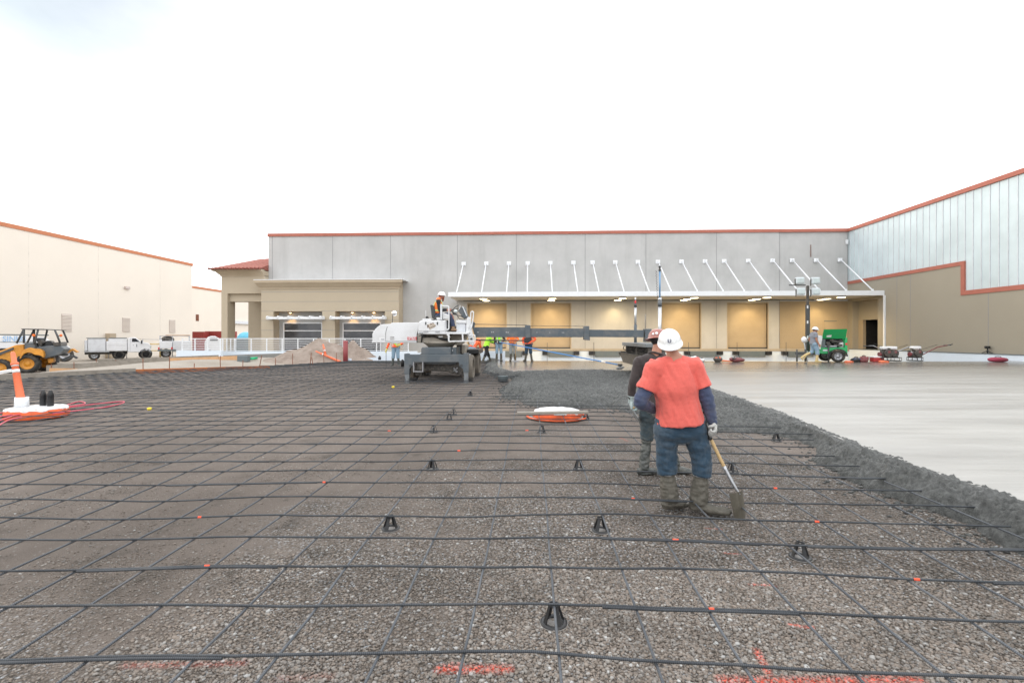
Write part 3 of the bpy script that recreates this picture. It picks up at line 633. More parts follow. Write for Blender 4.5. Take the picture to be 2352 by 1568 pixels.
# sprayed cut marks on the steel
def marks(pl):
    for x, y, ln in pl:
        p = ong(x, y, .14); best = min(cross, key=lambda q: abs(row_v(q[0], p.x)-p.y)); i = best[0]
        us = np.linspace(p.x-ln/2, p.x+ln/2, 5); MB().tube([(u, row_v(i, u), bar_h(u, row_v(i, u))+.0165) for u in us], DB+.0012, 8).build('paint_mark', MT['orange_paint_mark'], best[1])
marks([(475, 1306, .035), (1550, 1241, .045), (1630, 1393, .03), (2103, 1327, .035), (1885, 1203, .035), (1455, 1149, .03), (740, 1113, .03), (450, 1192, .03), (1788, 1125, .035), (1050, 1042, .04), (1210, 990, .05), (900, 984, .05)])
# ------------------------------------------------------------------ black bar chairs
def chair_mesh():
    m = MB(); m.tube([(math.cos(a)*.066, math.sin(a)*.066, .006) for a in np.linspace(0, 2*math.pi, 25)[:-1]], .009, 6, closed=True, side=(0, 0, 1), flat=2.2)
    for k in range(4):
        a = k*math.pi/2+.5; c, s = math.cos(a), math.sin(a)
        m.beam((c*.066, s*.066, .005), (c*.043, s*.043, .07), .030, .006, up=(c, s, 0)); m.beam((c*.043, s*.043, .068), (c*.025, s*.025, .122), .025, .006, up=(c, s, 0))
    m.tube([(math.cos(a)*.028, math.sin(a)*.028, .112) for a in np.linspace(0, 2*math.pi, 17)[:-1]], .006, 6, closed=True, side=(0, 0, 1)); return m
CH = [(1272, 1387, 'nearest the lens, in the middle'), (1380, 1189, 'in front of the shovel man, to his left'), (897, 1184, 'left of centre, level with the shovel blade'), (1838, 1247, 'right of the shovel, with a light base plate'), (993, 1057, 'in the middle distance left of centre'), (1330, 1057, 'just left of the second man in rubber boots'),
      (1682, 1062, 'just right of the shovel shaft'), (996, 977, 'left of the orange wrapped manhole'), (1244, 978, 'just in front of the orange wrapped manhole'), (1346, 950, 'at the right end of the board on the manhole'), (1080, 899, 'nearest the right outrigger of the boom machine'), (1042, 940, 'between the boom machine and the manhole'), (1783, 995, 'at the foot of the wet concrete bank'), (1032, 950, 'beside another one between machine and manhole')]
proto = None
for k, (x, y, wh) in enumerate(CH):
    p = ong(x, y, .12)
    if proto is None:
        t_ = thing('bar_chair', 'x', 'rebar chair', (p.x, p.y, grav_z(p.x, p.y)+.005), .3*k, 'bar chairs'); chair_mesh().build('stand', MT['black_plastic'], t_, world=False)
        MB().lathe([(.052, 0), (.088, 0), (.088, .004), (.052, .004)], (0, 0, .0), 24).build('base_plate', MT['chair_plate'], t_, world=False); proto = t_
    else: t_ = copy_tree(proto)
    t_.location = (p.x, p.y, grav_z(p.x, p.y)+.004); t_.rotation_euler.z = .4*k; t_['label'] = 'small black plastic bar chair, '+wh
V0 = 34.5
def FU(x, v=V0): return v*math.tan(math.atan((x-1176)/F)-TH)
def FZ(x, y, v=V0): return onv(x, y, v).z
UC = 21.98; DOCK = 1.0; TOP = 9.13
UL = FU(617)
# ------------------------------------------------------------------ warehouse
wh = thing('warehouse', 'long grey concrete warehouse with tan dock doors and white hung canopy', 'warehouse', (0, V0, DOCK))
doors = [(1075, 1162), (1221, 1310), (1519, 1608.5), (1672, 1762.7)]
du = [(FU(a), FU(b)) for a, b in doors]; DT = FZ(1265, 698); TAN0 = FU(1790)
m = MB(); edges = [UL]+[e for d in du for e in d]+[TAN0]
for k in range(0, len(edges), 2): m.b2(edges[k], edges[k+1], V0, V0+.35, DOCK-1.3, DT)
m.b2(UL, TAN0, V0, V0+.35, DT, TOP); m.b2(TAN0, UC, V0+.06, V0+.35, FZ(1850, 692), TOP); m.b2(UL, UL+.35, V0+.35, V0+16, -.2, TOP); m.b2(UL+.35, UC, V0+15.6, V0+16, -.2, TOP); m.b2(UL+.35, UC, V0+.35, V0+15.6, TOP-.5, TOP-.3)
m.build('wall', MT['precast'], wh)
MB().b2(TAN0, UC, V0+.06, V0+.35, DOCK, FZ(1850, 692)).build('painted_wall', MT['tan_paint'], wh)
MB().b2(UL-.06, UC-.01, V0-.07, V0+.5, TOP, TOP+.22).build('parapet_cap', MT['brick_red_trim'], wh)
for x in (625.6, 764, 897, 1050.5, 1186, 1344, 1483.6, 1645.6, 1790):
    z0 = DOCK if x > 1000 else FZ(x, 644)
    MB().b2(FU(x)-.018, FU(x)+.018, V0-.004, V0+.02, z0, TOP-.001).build('panel_joint', MT['joint_grey'], wh)
for a, b in du:
    d = MB().b2(a, b, V0+.14, V0+.2, DOCK, DT).build('loading_door', MT['roller_door'], wh)
    MB().b2(a, b, V0+.115, V0+.14, DOCK+.002, DOCK+.09).build('bottom_bar', MT['dark_steel'], d)
    MB().b2(a-.07, a, V0-.012, V0+.14, DOCK, DT+.06).b2(b, b+.07, V0-.012, V0+.14, DOCK, DT+.06).b2(a, b, V0-.012, V0+.14, DT, DT+.06).build('door_frame', MT['cornice'], d)
md = MB().b2(FU(1893.5), FU(1922.6), V0+.02, V0+.07, DOCK, FZ(1908, 738)).build('side_door', MT['tan_paint'], wh)
MB().b2(FU(1893.5), FU(1922.6), V0+.0, V0+.05, FZ(1908, 738), FZ(1908, 736.5)).build('door_head', MT['dock_grey'], md)
# stains and small fixtures high on the wall
MB().b2(FU(1862), FU(1863), V0-.01, V0+.02, FZ(1862, 590), FZ(1862, 562)).build('rust_streak', MT['rust'], wh)
MB().box((FU(1954-10), V0-.06, FZ(1944, 556)), (.12, .12, .3)).build('wall_box', MT['white_trim'], wh)
# dock platform, levellers, bumpers
dk = MB().b2(FU(1050), UC-.01, V0-.5, V0-.002, -.6, DOCK-.16).build('dock_wall', MT['dock_white'], wh)
MB().b2(FU(1048), UC-.01, V0-.53, V0-.002, DOCK-.16, DOCK).build('dock_edge', MT['dock_top'], wh)
LV = [(1152, 1199), (1259, 1316.5), (1365.7, 1424), (1584, 1644.5), (1695.6, 1756), (1808, 1866)]
for a, b in LV:
    l = MB().b2(FU(a, 34), FU(b, 34), V0-.62, V0-.5, FZ(a, 819, 34), DOCK-.165).build('dock_leveller', MT['dock_grey'], wh, bevel=.01)
    for q in (-1, 1):
        c = FU(a if q < 0 else b, 34)+q*.22; MB().b2(c-.19, c+.19, V0-.72, V0-.5, FZ(a, 814, 34)-.02, DOCK-.165).build('dock_bumper', MT['black_plastic'], l, bevel=.01)
# canopy hung on rods
cv = 31.0; cz = CZ+94*31/1110.0; cu0 = FU(1030, cv); cu1 = UC-.02
cb = MB().b2(cu0, cu1, cv+.16, V0-.01, cz+.03, cz+.10).build('canopy', MT['soffit'], wh)
MB().b2(cu0-.02, cu1, cv, cv+.16, cz-.0, cz+.30).b2(cu0-.02, cu0+.12, cv+.16, V0-.01, cz, cz+.28).build('fascia', MT['white_trim'], cb, bevel=.01)
MB().cyl((cu0+.5, V0-.35, cz-.02), (cu1-2.5, V0-.35, cz-.02), .03).build('conduit', MT['dock_grey'], cb)
RODS = [1065, 1117, 1169, 1212, 1264, 1317, 1361, 1413, 1465, 1511, 1565, 1619, 1663, 1718, 1774, 1819, 1874, 1929]
for x in RODS:
    u = FU(x); zt = FZ(x, 606-9*(x-1065)/864)
    r = MB().tube([(u, V0-.12, zt), (u, cv+.28, cz+.36)], .04, 8).build('tie_rod', MT['white_trim'], cb)
    MB().b2(u-.15, u+.15, V0-.05, V0, zt-.13, zt+.13).b2(u-.02, u+.02, V0-.2, V0-.05, zt-.08, zt+.08).build('wall_plate', MT['white_trim'], r)
    MB().b2(u-.025, u+.025, cv+.2, cv+.36, cz+.29, cz+.42).build('clevis', MT['white_trim'], r)
# lamps under the canopy
LP = [(1110.2, 686.5, 32.0), (1116.8, 690, 33.6), (1269, 685.6, 32.0), (1266, 689.5, 33.6), (1430, 684.5, 32.0), (1419, 688.8, 33.6), (1595, 683.5, 31.7), (1578.5, 686.3, 32.9), (1571, 688.4, 33.7), (1761.8, 682.7, 31.7), (1738, 685.2, 32.9), (1727.5, 687, 33.7), (1932, 681.6, 31.7), (1898.6, 684, 32.9), (1886, 686.3, 33.7)]
for k, (x, y, v) in enumerate(LP):
    p = onv(x, y, v); p.z = cz-.045; big_ = v < 32.5
    l = MB().lathe([(.05, .07), (.26, .05), (.30, -.02)], p, 18).build('canopy_lamp', MT['white_trim'], wh)
    MB().lathe([(.001, -.045), (.2, -.035), (.27, -.015), (.27, .0)], p, 18).build('lens', MT['lamp_glow'], l)
for x in (1119, 1265, 1413, 1571, 1729, 1885):
    for vv, en in ((33.8, 55), (32.0, 300)):
     a = bpy.data.lights.new('canopy_light', 'SPOT'); a.energy = en; a.color = (1, .74, .38); a.spot_size = R(104 if vv > 33 else 165); a.spot_blend = .9; a.shadow_soft_size = .12
     o = bpy.data.objects.new('canopy_light', a); C.objects.link(o); o.location = (FU(x, 33.9), vv, cz-.16); o.rotation_euler = Vector((0, .28, -1)).to_track_quat('-Z', 'Y').to_euler()
# ------------------------------------------------------------------ wing on the right
wg = thing('warehouse_wing', 'tan warehouse wing with tall pale metal panels above a stepped red stripe on the right', 'building', (UC, 20, DOCK))
z1 = CZ+3.78; z2 = CZ+102*24.65/1110; vs_ = onu(2212, 601, UC).y; vdoor = (onu(1968, 770, UC).y, onu(2014.7, 770, UC).y); zdoor = onu(1990, 733.6, UC).z
vr0, vr1 = onu(1958, 700, UC).y, onu(2016, 700, UC).y; zr = onu(2000, 688, UC).z
m = MB(); x0, x1 = UC, UC+.4
m.b2(x0, x1, vr0, V0+.5, DOCK, z1).b2(x0, x1, -12, vr1, DOCK, z2).b2(x0, x1, vs_, vr1, z2, z1).b2(x0, x1, vr1, vr0, zr, z1).b2(x0+.4, x0+.6, vr1, vr0, zdoor, zr)
m.build('lower_wall', MT['side_tan'], wg)
MB().b2(x0+.4, x0+.6, vr1, vdoor[1]-.001, DOCK, zdoor).b2(x0+.4, x0+.6, vdoor[0]+.001, vr0, DOCK, zdoor).build('door_reveal', MT['tan_paint'], wg)
MB().b2(x0+.41, x0+3, vdoor[1], vdoor[0], DOCK, DOCK+.01).b2(x0+2.9, x0+3, vdoor[1], vdoor[0], DOCK, zdoor).b2(x0+.62, x0+2.9, vdoor[0], vdoor[0]+.05, DOCK, zdoor).b2(x0+.62, x0+2.9, vdoor[1]-.05, vdoor[1], DOCK, zdoor).b2(x0+.62, x0+2.9, vdoor[1], vdoor[0], zdoor, zdoor+.05).build('doorway', MT['interior_dark'], wg)
m = MB(); m.b2(x0+.05, x1, vs_, V0+.5, z1, TOP).b2(x0+.05, x1, -12, vs_, z2, TOP)
up = m.build('upper_panels', MT['metal_panel'], wg)
v = V0-.15; s_ = MB()
while v > -10:
    s_.b2(x0+.02, x0+.06, v-.014, v+.014, z1 if v > vs_ else z2, TOP-.002); v -= .444
s_.build('panel_seam', MT['truck_grey'], up)
MB().b2(x0-.04, x0+.051, vs_+.1, V0-.001, z1-.09, z1+.11).b2(x0-.04, x0+.051, vs_-.1, vs_+.1, z2-.11, z1+.11).b2(x0-.04, x0+.051, -12, vs_-.1, z2-.11, z2+.11).build('red_stripe', MT['brick_red_trim'], wg)
MB().b2(x0-.05, x1+.1, -12, V0+.4, TOP, TOP+.22).build('parapet_cap', MT['brick_red_trim'], wg)
for xx in (2060, 2091, 2270): v = onu(xx, 780, UC).y; MB().b2(x0-.003, x0+.01, v-.015, v+.015, DOCK, z2 if v < vs_ else z1-.1).build('wall_joint', MT['joint_grey'], wg)
v = onu(2033, 780, UC).y; MB().b2(x0-.09, x0-.003, v-.05, v+.05, DOCK, cz).build('downpipe', MT['white_trim'], wg)
MB().b2(x0-.28, x0-.001, -12, V0-.55, -.3, DOCK-.02).build('footing', MT['dock_white'], wg)
MB().b2(x0-.30, x0-.001, -12, V0-.55, DOCK-.018, DOCK+.02).build('footing_cap', MT['dock_grey'], wg)
MB().b2(x1+.2, x1+14, -12, V0+16, TOP-.5, TOP-.3).build('roof', MT['truck_grey'], wg)
# ------------------------------------------------------------------ offices: tan block in front, tiled pavilion at the corner
of = thing('office_front', 'tan stucco storefront block with two lit windows built against the grey warehouse', 'building', (FU(760), 33.3, 0))
VF = 33.4
def q(x, y, v=VF): p = onv(x, y, v); return p.x, p.z
r1 = (q(628, 714)[0], q(740, 714)[0]); r2 = (q(769.7, 714)[0], q(884, 714)[0]); zt = q(760, 714.6)[1]; L0 = q(600, 700)[0]; R0 = q(916, 700)[0]; ztop = q(760, 660)[1]
m = MB().b2(L0, R0, VF, V0-.002, zt, ztop)
for a, b in ((L0, r1[0]), (r1[1], r2[0]), (r2[1], R0)): m.b2(a, b, VF, V0-.002, -.2, zt)
m.build('wall', MT['stucco'], of)
def cornice(m, u0, u1, v, z0, z1, out_=.32, ends=(1, 1)):
    prof = [(0, 0), (-.05, 0), (-.07, .18), (-.16, .34), (-.28, .62), (-out_, .7), (-out_, 1), (.0, 1)]; h = z1-z0
    a = [(v+p[0], z0+p[1]*h) for p in prof]; n = len(a)
    vs = [(u0+(p[0] if ends[0] else 0), v+p[0], z0+p[1]*h) for p in prof]+[(u1-(p[0] if ends[1] else 0), v+p[0], z0+p[1]*h) for p in prof]
    m.add(vs, [tuple(range(n))[::-1], tuple(range(n, 2*n))]+[(k, (k+1) % n, n+(k+1) % n, n+k) for k in range(n)])
m = MB(); cornice(m, L0, R0, VF, ztop-.12, q(760, 643.8)[1], .34); m.b2(L0+.01, R0-.01, VF+.001, V0-.003, ztop, q(760, 645)[1]); m.build('cornice', MT['cornice'], of)
MB().b2(L0-.36, R0+.36, VF-.36, V0-.003, q(760, 643.7)[1], q(760, 643)[1]+.02).build('coping', MT['white_trim'], of)
for y in (670, 692.3, 714.2, 735.5, 758):
    z = q(760, y)[1]
    for a, b in (((L0, R0),) if y < 714 else ((L0, r1[0]), (r1[1], r2[0]), (r2[1], R0))): MB().b2(a, b, VF-.003, VF+.01, z-.012, z+.012).build('wall_groove', MT['joint_grey'], of)
for (a, b), wx, ax, lamps in ((r1, (654, 739), (612.7, 740.4), (667,)), (r2, (790, 874), (758, 884), (809.5, 859))):
    MB().b2(a, b, V0-.3, V0-.004, -.2, zt).build('recess_wall', MT['precast'], of)
    u0, u1 = q(wx[0], 0, 34.2)[0], q(wx[1], 0, 34.2)[0]; zw1 = q(700, 743, 34.2)[1]; zw0 = q(700, 800, 34.2)[1]
    wn_ = MB().b2(u0, u1, V0-.33, V0-.3, zw0-.9, zw1).build('window', MT['window_glass'], of); f = MB(); g = .07; zm = q(700, 774.5, 34.2)[1]; zm2 = q(700, 759+.5, 34.2)[1]
    f.b2(u0-g, u0, V0-.4, V0-.3, zw0-.9, zw1+g).b2(u1, u1+g, V0-.4, V0-.3, zw0-.9, zw1+g).b2(u0, u1, V0-.4, V0-.3, zw1, zw1+g).b2(u0, u1, V0-.4, V0-.331, zm2-.03, zm2+.03).build('frame', MT['white_trim'], wn_)
    MB().b2(u0+.2, u0+1.1, V0-.32, V0-.31, zw0, zm2-.1)
    # slatted sunshade
    s0, s1 = q(ax[0], 0, 32.9)[0], q(ax[1], 0, 32.9)[0]; za = q(700, 726, 32.9)[1]; m = MB(); n = 6
    for k in range(4): m.b2(s0, s1, VF-.62+k*.16, VF-.56+k*.16, za-.2, za-.05)
    sh = m.build('sunshade', MT['white_trim'], of); m = MB()
    for k in range(n): uu = s0+.1+(s1-s0-.2)*k/(n-1); m.prism([(VF-.7, za-.06), (VF-.62, za+.02), (VF, za+.02), (VF, za-.24), (VF-.55, za-.24)], uu-.04, uu+.04, 'x')
    m.build('bracket', MT['white_trim'], sh)
    for lx in lamps:
        uu = q(lx, 0, 34.0)[0]; l = MB().lathe([(.09, .05), (.09, -.03)], (uu, 33.98, zt-.05), 14).build('downlight', MT['white_trim'], of)
        MB().lathe([(.001, -.06), (.07, -.05), (.08, -.03)], (uu, 33.98, zt-.05), 14).build('lens', MT['sconce_glow'], l)
        a_ = bpy.data.lights.new('office_light', 'SPOT'); a_.energy = 34; a_.color = (1, .52, .16); a_.spot_size = R(78); a_.spot_blend = .7; a_.shadow_soft_size = .05
        o = bpy.data.objects.new('office_light', a_); C.objects.link(o); o.location = (uu, 33.98, zt-.14); o.rotation_euler = Vector((0, .12, -1)).to_track_quat('-Z', 'Y').to_euler()
pv = thing('entry_pavilion', 'tan corner pavilion with red clay tile roof and open archway left of the warehouse', 'building', (-22, 34, 0))
VP = 33.95
def q2(x, y, v=VP): p = onv(x, y, v); return p.x, p.z
c0, c1 = q2(508.5, 700)[0], q2(522.5, 700)[0]; ze = q2(550, 633)[1]; zb = q2(550, 674)[1]; UE = UL-.002
m = MB().b2(c0, c1, VP, VP+.9, -.3, zb).b2(c0, UE, VP, VP+.9, zb, ze).b2(c0, c0+.9, VP+.9, VP+7, zb, ze).b2(c0, c1, VP+6, VP+7, -.3, zb).b2(c0+.9, UE, VP+6, VP+7, zb, ze)
m.b2(c1, UE, VP+.25, VP+.85, q2(550, 692)[1], zb-.001).b2(q2(577, 0, 38)[0], UE, 37.6, 38.4, -.3, zb-.002)
m.build('wall', MT['stucco'], pv)
m = MB(); cornice(m, c0, UE, VP, ze-.05, q2(550, 619)[1], .45, (1, 0)); m.b2(c0+.01, UE, VP+.01, VP+6.98, ze-.04, q2(550, 622)[1]); m.build('cornice', MT['cornice'], pv)
ez = q2(550, 620.5)[1]+.02; e0 = c0-.62; e1 = UE; yv0 = VP-.65; yv1 = VP+8; apex = onv(613.8, 590.4, 37.8); az = apex.z
m = MB(); A = (e0, yv0, ez); B = (e1, yv0, ez); Cc = (e1, yv1, ez); D = (e0, yv1, ez); Rr = (e1, 37.8, az); R2 = (apex.x-.6, 37.8, az-.15)
m.add([A, B, Cc, D, Rr, R2], [(0, 1, 4, 5), (0, 5, 3), (3, 5, 4, 2), (0, 3, 2, 1), (1, 2, 4)]); rf = m.build('roof', MT['clay_tile'], pv)
m = MB(); k = e0+.12
while k < e1: m.cyl((k, yv0-.05, ez+.01), (k, yv0+.2, ez+.03), .07, n=8); k += .28
m.build('eave_tiles', MT['clay_tile'], rf)
# ------------------------------------------------------------------ cream buildings on the left
UW = -38.6; YS = 8.18
lb = thing('cream_warehouse', 'large cream warehouse with an orange-red roof edge filling the left side', 'building', (UW, 40, 0))
vend = onu(441, 700, UW).y; zt_ = onu(441, 611, UW).z
MB().b2(UW-30, UW, -10, vend, -.4, zt_).build('wall', MT['cream_wall'], lb)
MB().b2(UW-30.1, UW+.06, -10.1, vend+.1, zt_, zt_+.3).build('parapet_cap', MT['rust_orange'] if False else mm('orange_trim', (.52, .19, .09), .75, amt=.1), lb)
for a, b, y0, y1 in ((229.5, 270.5, 721, 759), (459.5/1.0, 488, 0, 0),):
    pass
for x0_, x1_, y0, y1 in ((141, 164.5, 720.5, 760.5), (281, 298.5, 729, 761.5), (388.5, 402.5, 734, 764)):
    va, vb = onu(x0_, 740, UW).y, onu(x1_, 740, UW).y; zb_, za_ = onu(x0_, y1, UW).z, onu(x0_, y0, UW).z
    lv = MB().b2(UW-.01, UW+.03, va, vb, zb_, za_).build('louvre', MT['louvre'], lb); m = MB(); z = zb_+.05
    while z < za_-.02: m.prism([(UW+.03, z), (UW+.085, z-.03), (UW+.085, z-.015), (UW+.03, z+.02)], va+.03, vb-.03, 'y'); z += .115
    m.build('blade', MT['cream_wall'], lv)
for xx in (66, 226, 368): v = onu(xx, 700, UW).y; MB().b2(UW-.01, UW+.004, v-.03, v+.03, -.3, zt_-.01).build('panel_joint', mm('cream_joint', (.74, .68, .6), .85), lb)
p = onu(290, 661, UW); MB().box((UW+.1, p.y, p.z), (.2, .5, .25)).build('wall_lamp', MT['louvre'], lb, bevel=.03)
v0_, v1_ = onu(241.5, 780, UW).y, onu(255, 780, UW).y; MB().b2(UW, UW+.5, v0_, v1_, -.1, onu(248, 765.5, UW).z).build('utility_box', MT['cornice'], lb, bevel=.02)
sb = thing('cream_building', 'farther cream building with thin red roof edge seen past the end of the left warehouse', 'building', (-50, 66, 0))
UB = onv(441, 661, 69).x; zb2 = onv(441, 661, 69).z
MB().b2(UB-25, UB, 66, 132, -.4, zb2).build('wall', MT['cream_wall'], sb); MB().b2(UB-25.1, UB+.08, 65.9, 132.1, zb2, zb2+.32).build('parapet_cap', MT['orange_trim'], sb)
v = onu(453, 720, UB).y
MB().b2(UB, UB+.05, v-.3, v+.3, onu(453, 737, UB).z, onu(453, 722, UB).z).build('vent', MT['rust'], sb)
MB().b2(UB, UB+.4, 76, 128, 4.1, 4.6).build('canopy_strip', MT['truck_grey'], sb)
for k, (xa, xb, yt, d) in enumerate(((441.6, 470, 761.5, 60), (470.6, 520, 760.6, 61))):
    a = onv(xa, yt, d); b = onv(xb, yt, d); t_ = thing('shipping_container', ('left' if k == 0 else 'right')+' one of two dark red shipping containers behind the white ramp railing', 'container', (a.x, d, -.1), group='red containers')
    MB().b2(a.x, b.x-.08, d, d+2.4, -.1, a.z).build('body', MT['red_container'], t_); m = MB(); u = a.x+.1
    while u < b.x-.2: m.b2(u, u+.12, d-.03, d, .1, a.z-.15); u += .28
    m.build('corrugation', MT['red_container'], t_)
p = onv(554.5, 775, 50); t_ = thing('covered_bin', 'rounded bin under a bright blue tarpaulin seen through the pavilion archway', 'bin', (p.x, 50, -.1))
a = onv(537.7, 775, 50).x; b = onv(571.7, 775, 50).x; zt2 = onv(554, 762.5, 50).z; cu = (a+b)/2
MB().b2(a+.05, b-.05, 50, 51.6, -.1, zt2-.7).build('box', MT['dock_grey'], t_)
MB().ell((cu, 50.8, zt2-.75), ((b-a)/2+.05, .95, .78), 20, 8, z0=0).build('tarpaulin', MT['tarp_blue'], t_)
# ------------------------------------------------------------------ ramp, railing, retaining wall
def rail_run(name, label, a, b, ztop, zbase, posts, nr=7, plinth=None, pm='dock_white'):
    a = Vector(a); b = Vector(b); t_ = thing(name, label, 'railing', (a.x, a.y, zbase))
    for k in range(posts+1):
        p = a.lerp(b, k/posts); MB().box((p.x, p.y, (ztop+zbase)/2), (.055, .055, ztop-zbase), math.atan2((b-a).y, (b-a).x)).build('post', MT['white_trim'], t_)
    for k in range(nr):
        z = ztop-.02-(ztop-zbase-.1)*k/(nr-1); h = .05 if k == 0 else .03
        MB().beam((a.x, a.y-.03, z), (b.x, b.y-.03, z), .03, h).build('rail', MT['white_trim'], t_)
    return t_
VR = 31.0
ra = onv(506, 777, VR); rb = onv(938, 777, VR); zt_ = ra.z; zb_ = onv(700, 806, VR).z
rail_run('ramp_railing', 'long white horizontal-bar railing of the ramp below the office windows', ra, rb, onv(700, 776.7, VR).z, zb_, 12)
w_ = MB().b2(ra.x, rb.x+.6, VR-.1, VR+.1, -.2, zb_-.0).build('ramp_curb', MT['dock_white']); tag(w_, 'low white concrete curb carrying the long ramp railing', 'wall')
VR2 = 29.6; la = onv(418.6, 777, VR2); lb_ = onv(507, 777, VR2)
rail_run('ramp_railing', 'short white railing section at the left end of the ramp near the parked pickup', la, lb_, la.z, onv(450, 805, VR2).z, 3)
rc = onv(513, 777, VR2); rail_run('ramp_railing', 'white railing running back between the two ramp runs', (rc.x-.1, VR2+.1, 0), (rc.x-.1, VR-.1, 0), la.z, onv(450, 806, VR2).z, 3)
w_ = MB().b2(la.x-.3, lb_.x+.1, VR2-.12, VR2+.12, -.2, onv(450, 805, VR2).z).build('ramp_wall', MT['dock_white']); tag(w_, 'white painted low wall under the left railing section', 'wall')
VW = 29.0
pts = [onv(x, y, VW) for x, y in ((513, 816), (560, 814), (640, 811.5), (735, 812), (840, 812))]
w_ = MB().prism([(pts[0].x, -.3)]+[(p.x, p.z) for p in pts]+[(pts[-1].x, -.3)], VW, VW+.25, 'y').build('retaining_wall', mm('retaining_grey', (.22, .22, .21), .9, amt=.3)); tag(w_, 'grey concrete retaining wall in front of the ramp, behind the dirt mound', 'wall')
VQ = 27.6
w_ = MB().prism([(onv(803, 830, VQ).x, -.3), (onv(803, 828, VQ).x, onv(803, 827.5, VQ).z), (onv(936, 811, VQ).x, onv(936, 811, VQ).z), (onv(1075, 800, VQ).x, onv(1075, 806, VQ).z), (onv(1160, 806, VQ).x, onv(1160, 806, VQ).z), (onv(1160, 806, VQ).x, -.3)], VQ, VQ+.2, 'y').build('ramp_wall', MT['dock_white']); tag(w_, 'bright white wedge-shaped ramp wall behind the boom machine', 'wall')
# ------------------------------------------------------------------ dirt mounds
def mound(label, c, rx, ry, h, seed):
    h = h-.3
    n = 56; vs = []; fs = []; ex = [Vector((math.cos(a), math.sin(a), 0)) for a in (.3, 2.2, 4.1)]
    for i in range(n+1):
        for j in range(n+1):
            a = (i/n*2-1)*1.25; b = (j/n*2-1)*1.25; r = math.hypot(a, b); p = Vector((a*2.2+seed, b*2.2, seed))
            z = max(0, 1-r*(1+.22*noise.noise(p*.9)))**1.05; z = z*(1+.25*noise.noise(p*1.7))+.05*noise.noise(p*3.7)*(1 if z > 0 else 0)+.02*noise.noise(p*9)
            vs.append((a*rx, b*ry, z*h+.18 if z > 0 else .0))
    for i in range(n):
        for j in range(n): k = i*(n+1)+j; fs.append((k, k+n+1, k+n+2, k+1))
    t_ = MB().add(vs, fs, True).mesh('dirt_mound', False); o = link('dirt_mound', t_, MT['mound_soil']); o.location = (c[0], c[1], 0); tag(o, label, 'dirt mound', 'dirt mounds')
pk = onv(735, 783, 28.3); mound('taller pale brown dirt mound with a pointed top in front of the white railing', (pk.x, 28.3), 3.4, 1.9, pk.z+.12+.1, 1.3)
pk = onv(768, 793, 28.2); mound('lower shoulder of brown dirt between the two mound tops', (pk.x, 28.2), 2.4, 1.6, pk.z+.2, 9.1)
pk = onv(812, 790, 28.4); mound('smaller brown dirt mound just behind the dark red standpipe', (pk.x, 28.4), 2.1, 1.6, pk.z+.24, 5.7)
pk = onv(690, 806, 27.8); mound('wide low spread of brown dirt at the left foot of the mounds', (pk.x, 27.8), 3.0, 1.5, pk.z+.3, 3.1)
# ------------------------------------------------------------------ form boards along the edge of the pour
def board(name, label, a, b, z0a, z1a, z0b, z1b, th, mat, cat='form board', ext=0, group=None):
    a = Vector((a.x, a.y, 0)); b = Vector((b.x, b.y, 0)); t = (b-a).normalized(); n = Vector((t.y, -t.x, 0))*-th
    a = a-t*ext; m = MB(); vs = [(*a.xy, z0a), (*b.xy, z0b), (*b.xy, z1b), (*a.xy, z1a)]; vs += [(v[0]+n.x, v[1]+n.y, v[2]) for v in vs]
    m.add(vs, [(0, 1, 2, 3), (7, 6, 5, 4), (0, 4, 5, 1), (1, 5, 6, 2), (2, 6, 7, 3), (3, 7, 4, 0)]); o = m.build(name, mat); tag(o, label, cat, group); return o
A, B_, C_, D_ = FORM[1], FORM[2], FORM[3], FORM[4]
Ya = (A-Vector((0, 0))).length
def hz(P, y0, y1, x): # heights of two picture rows above point P
    return onv(x, y0, P.y).z, onv(x, y1, P.y).z
za0, za1 = hz(A, 882, 858.7, 0); zb0, zb1 = hz(B_, 859, 845.5, 312)
board('form_board', 'long weathered grey plank form along the left edge of the bars', A, B_, za0-.1, za1, zb0-.1, zb1, .05, MT['grey_board'], ext=7)
zc0, zc1 = hz(C_, 846, 839.5, 620); zd0, zd1 = hz(D_, 834, 829, 800); zb2 = onv(312, 848, B_.y).z
board('form_board', 'rust-streaked orange steel form edging the bars left of the dirt mound', B_, C_, zb0-.1, zb2, zc0-.1, zc1, .06, MT['rust_orange'])
board('form_board', 'muddy dark form board edging the bars below the dirt mound', C_, D_, zc0-.1, zc1, zd0-.1, zd1, .06, MT['mud_board'])
board('form_board', 'dark form board closing the far edge of the bars behind the boom machine', FORM[4], FORM[5], zd0-.1, zd1+.02, zd0-.1, zd1+.02, .06, MT['mud_board'])
def flat(x, y, z=-.12):
    d = ray(x, y); t = (CZ-z)/(-d.z); return Vector((d.x*t, d.y*t, z))
def strip(name, label, pa, pb, mat, cat='form board', th=.08, za=-.05, zb=.3):
    """pa/pb: (x, y_bottom, y_top)"""
    a = flat(pa[0], pa[1], za); b = flat(pb[0], pb[1], zb); return board(name, label, a, b, za-.2, onv(pa[0], pa[2], a.y).z, zb-.2, onv(pb[0], pb[2], b.y).z, th, mat, cat)
strip('form_board', 'grey plank form standing beside the backhoe wheel, second line back', (106, 855, 839), (395, 836, 821), MT['grey_board'], zb=.2)
strip('form_board', 'pale plank lying behind the second form line, right of the backhoe', (225, 845, 826), (500, 827, 815), MT['grey_board'], za=0, zb=.48)
strip('lumber', 'fresh orange-brown lumber leaning at the foot of the second form line', (115, 857.5, 845), (180, 853.5, 846), MT['new_lumber'], 'lumber', .05, za=0, zb=0)
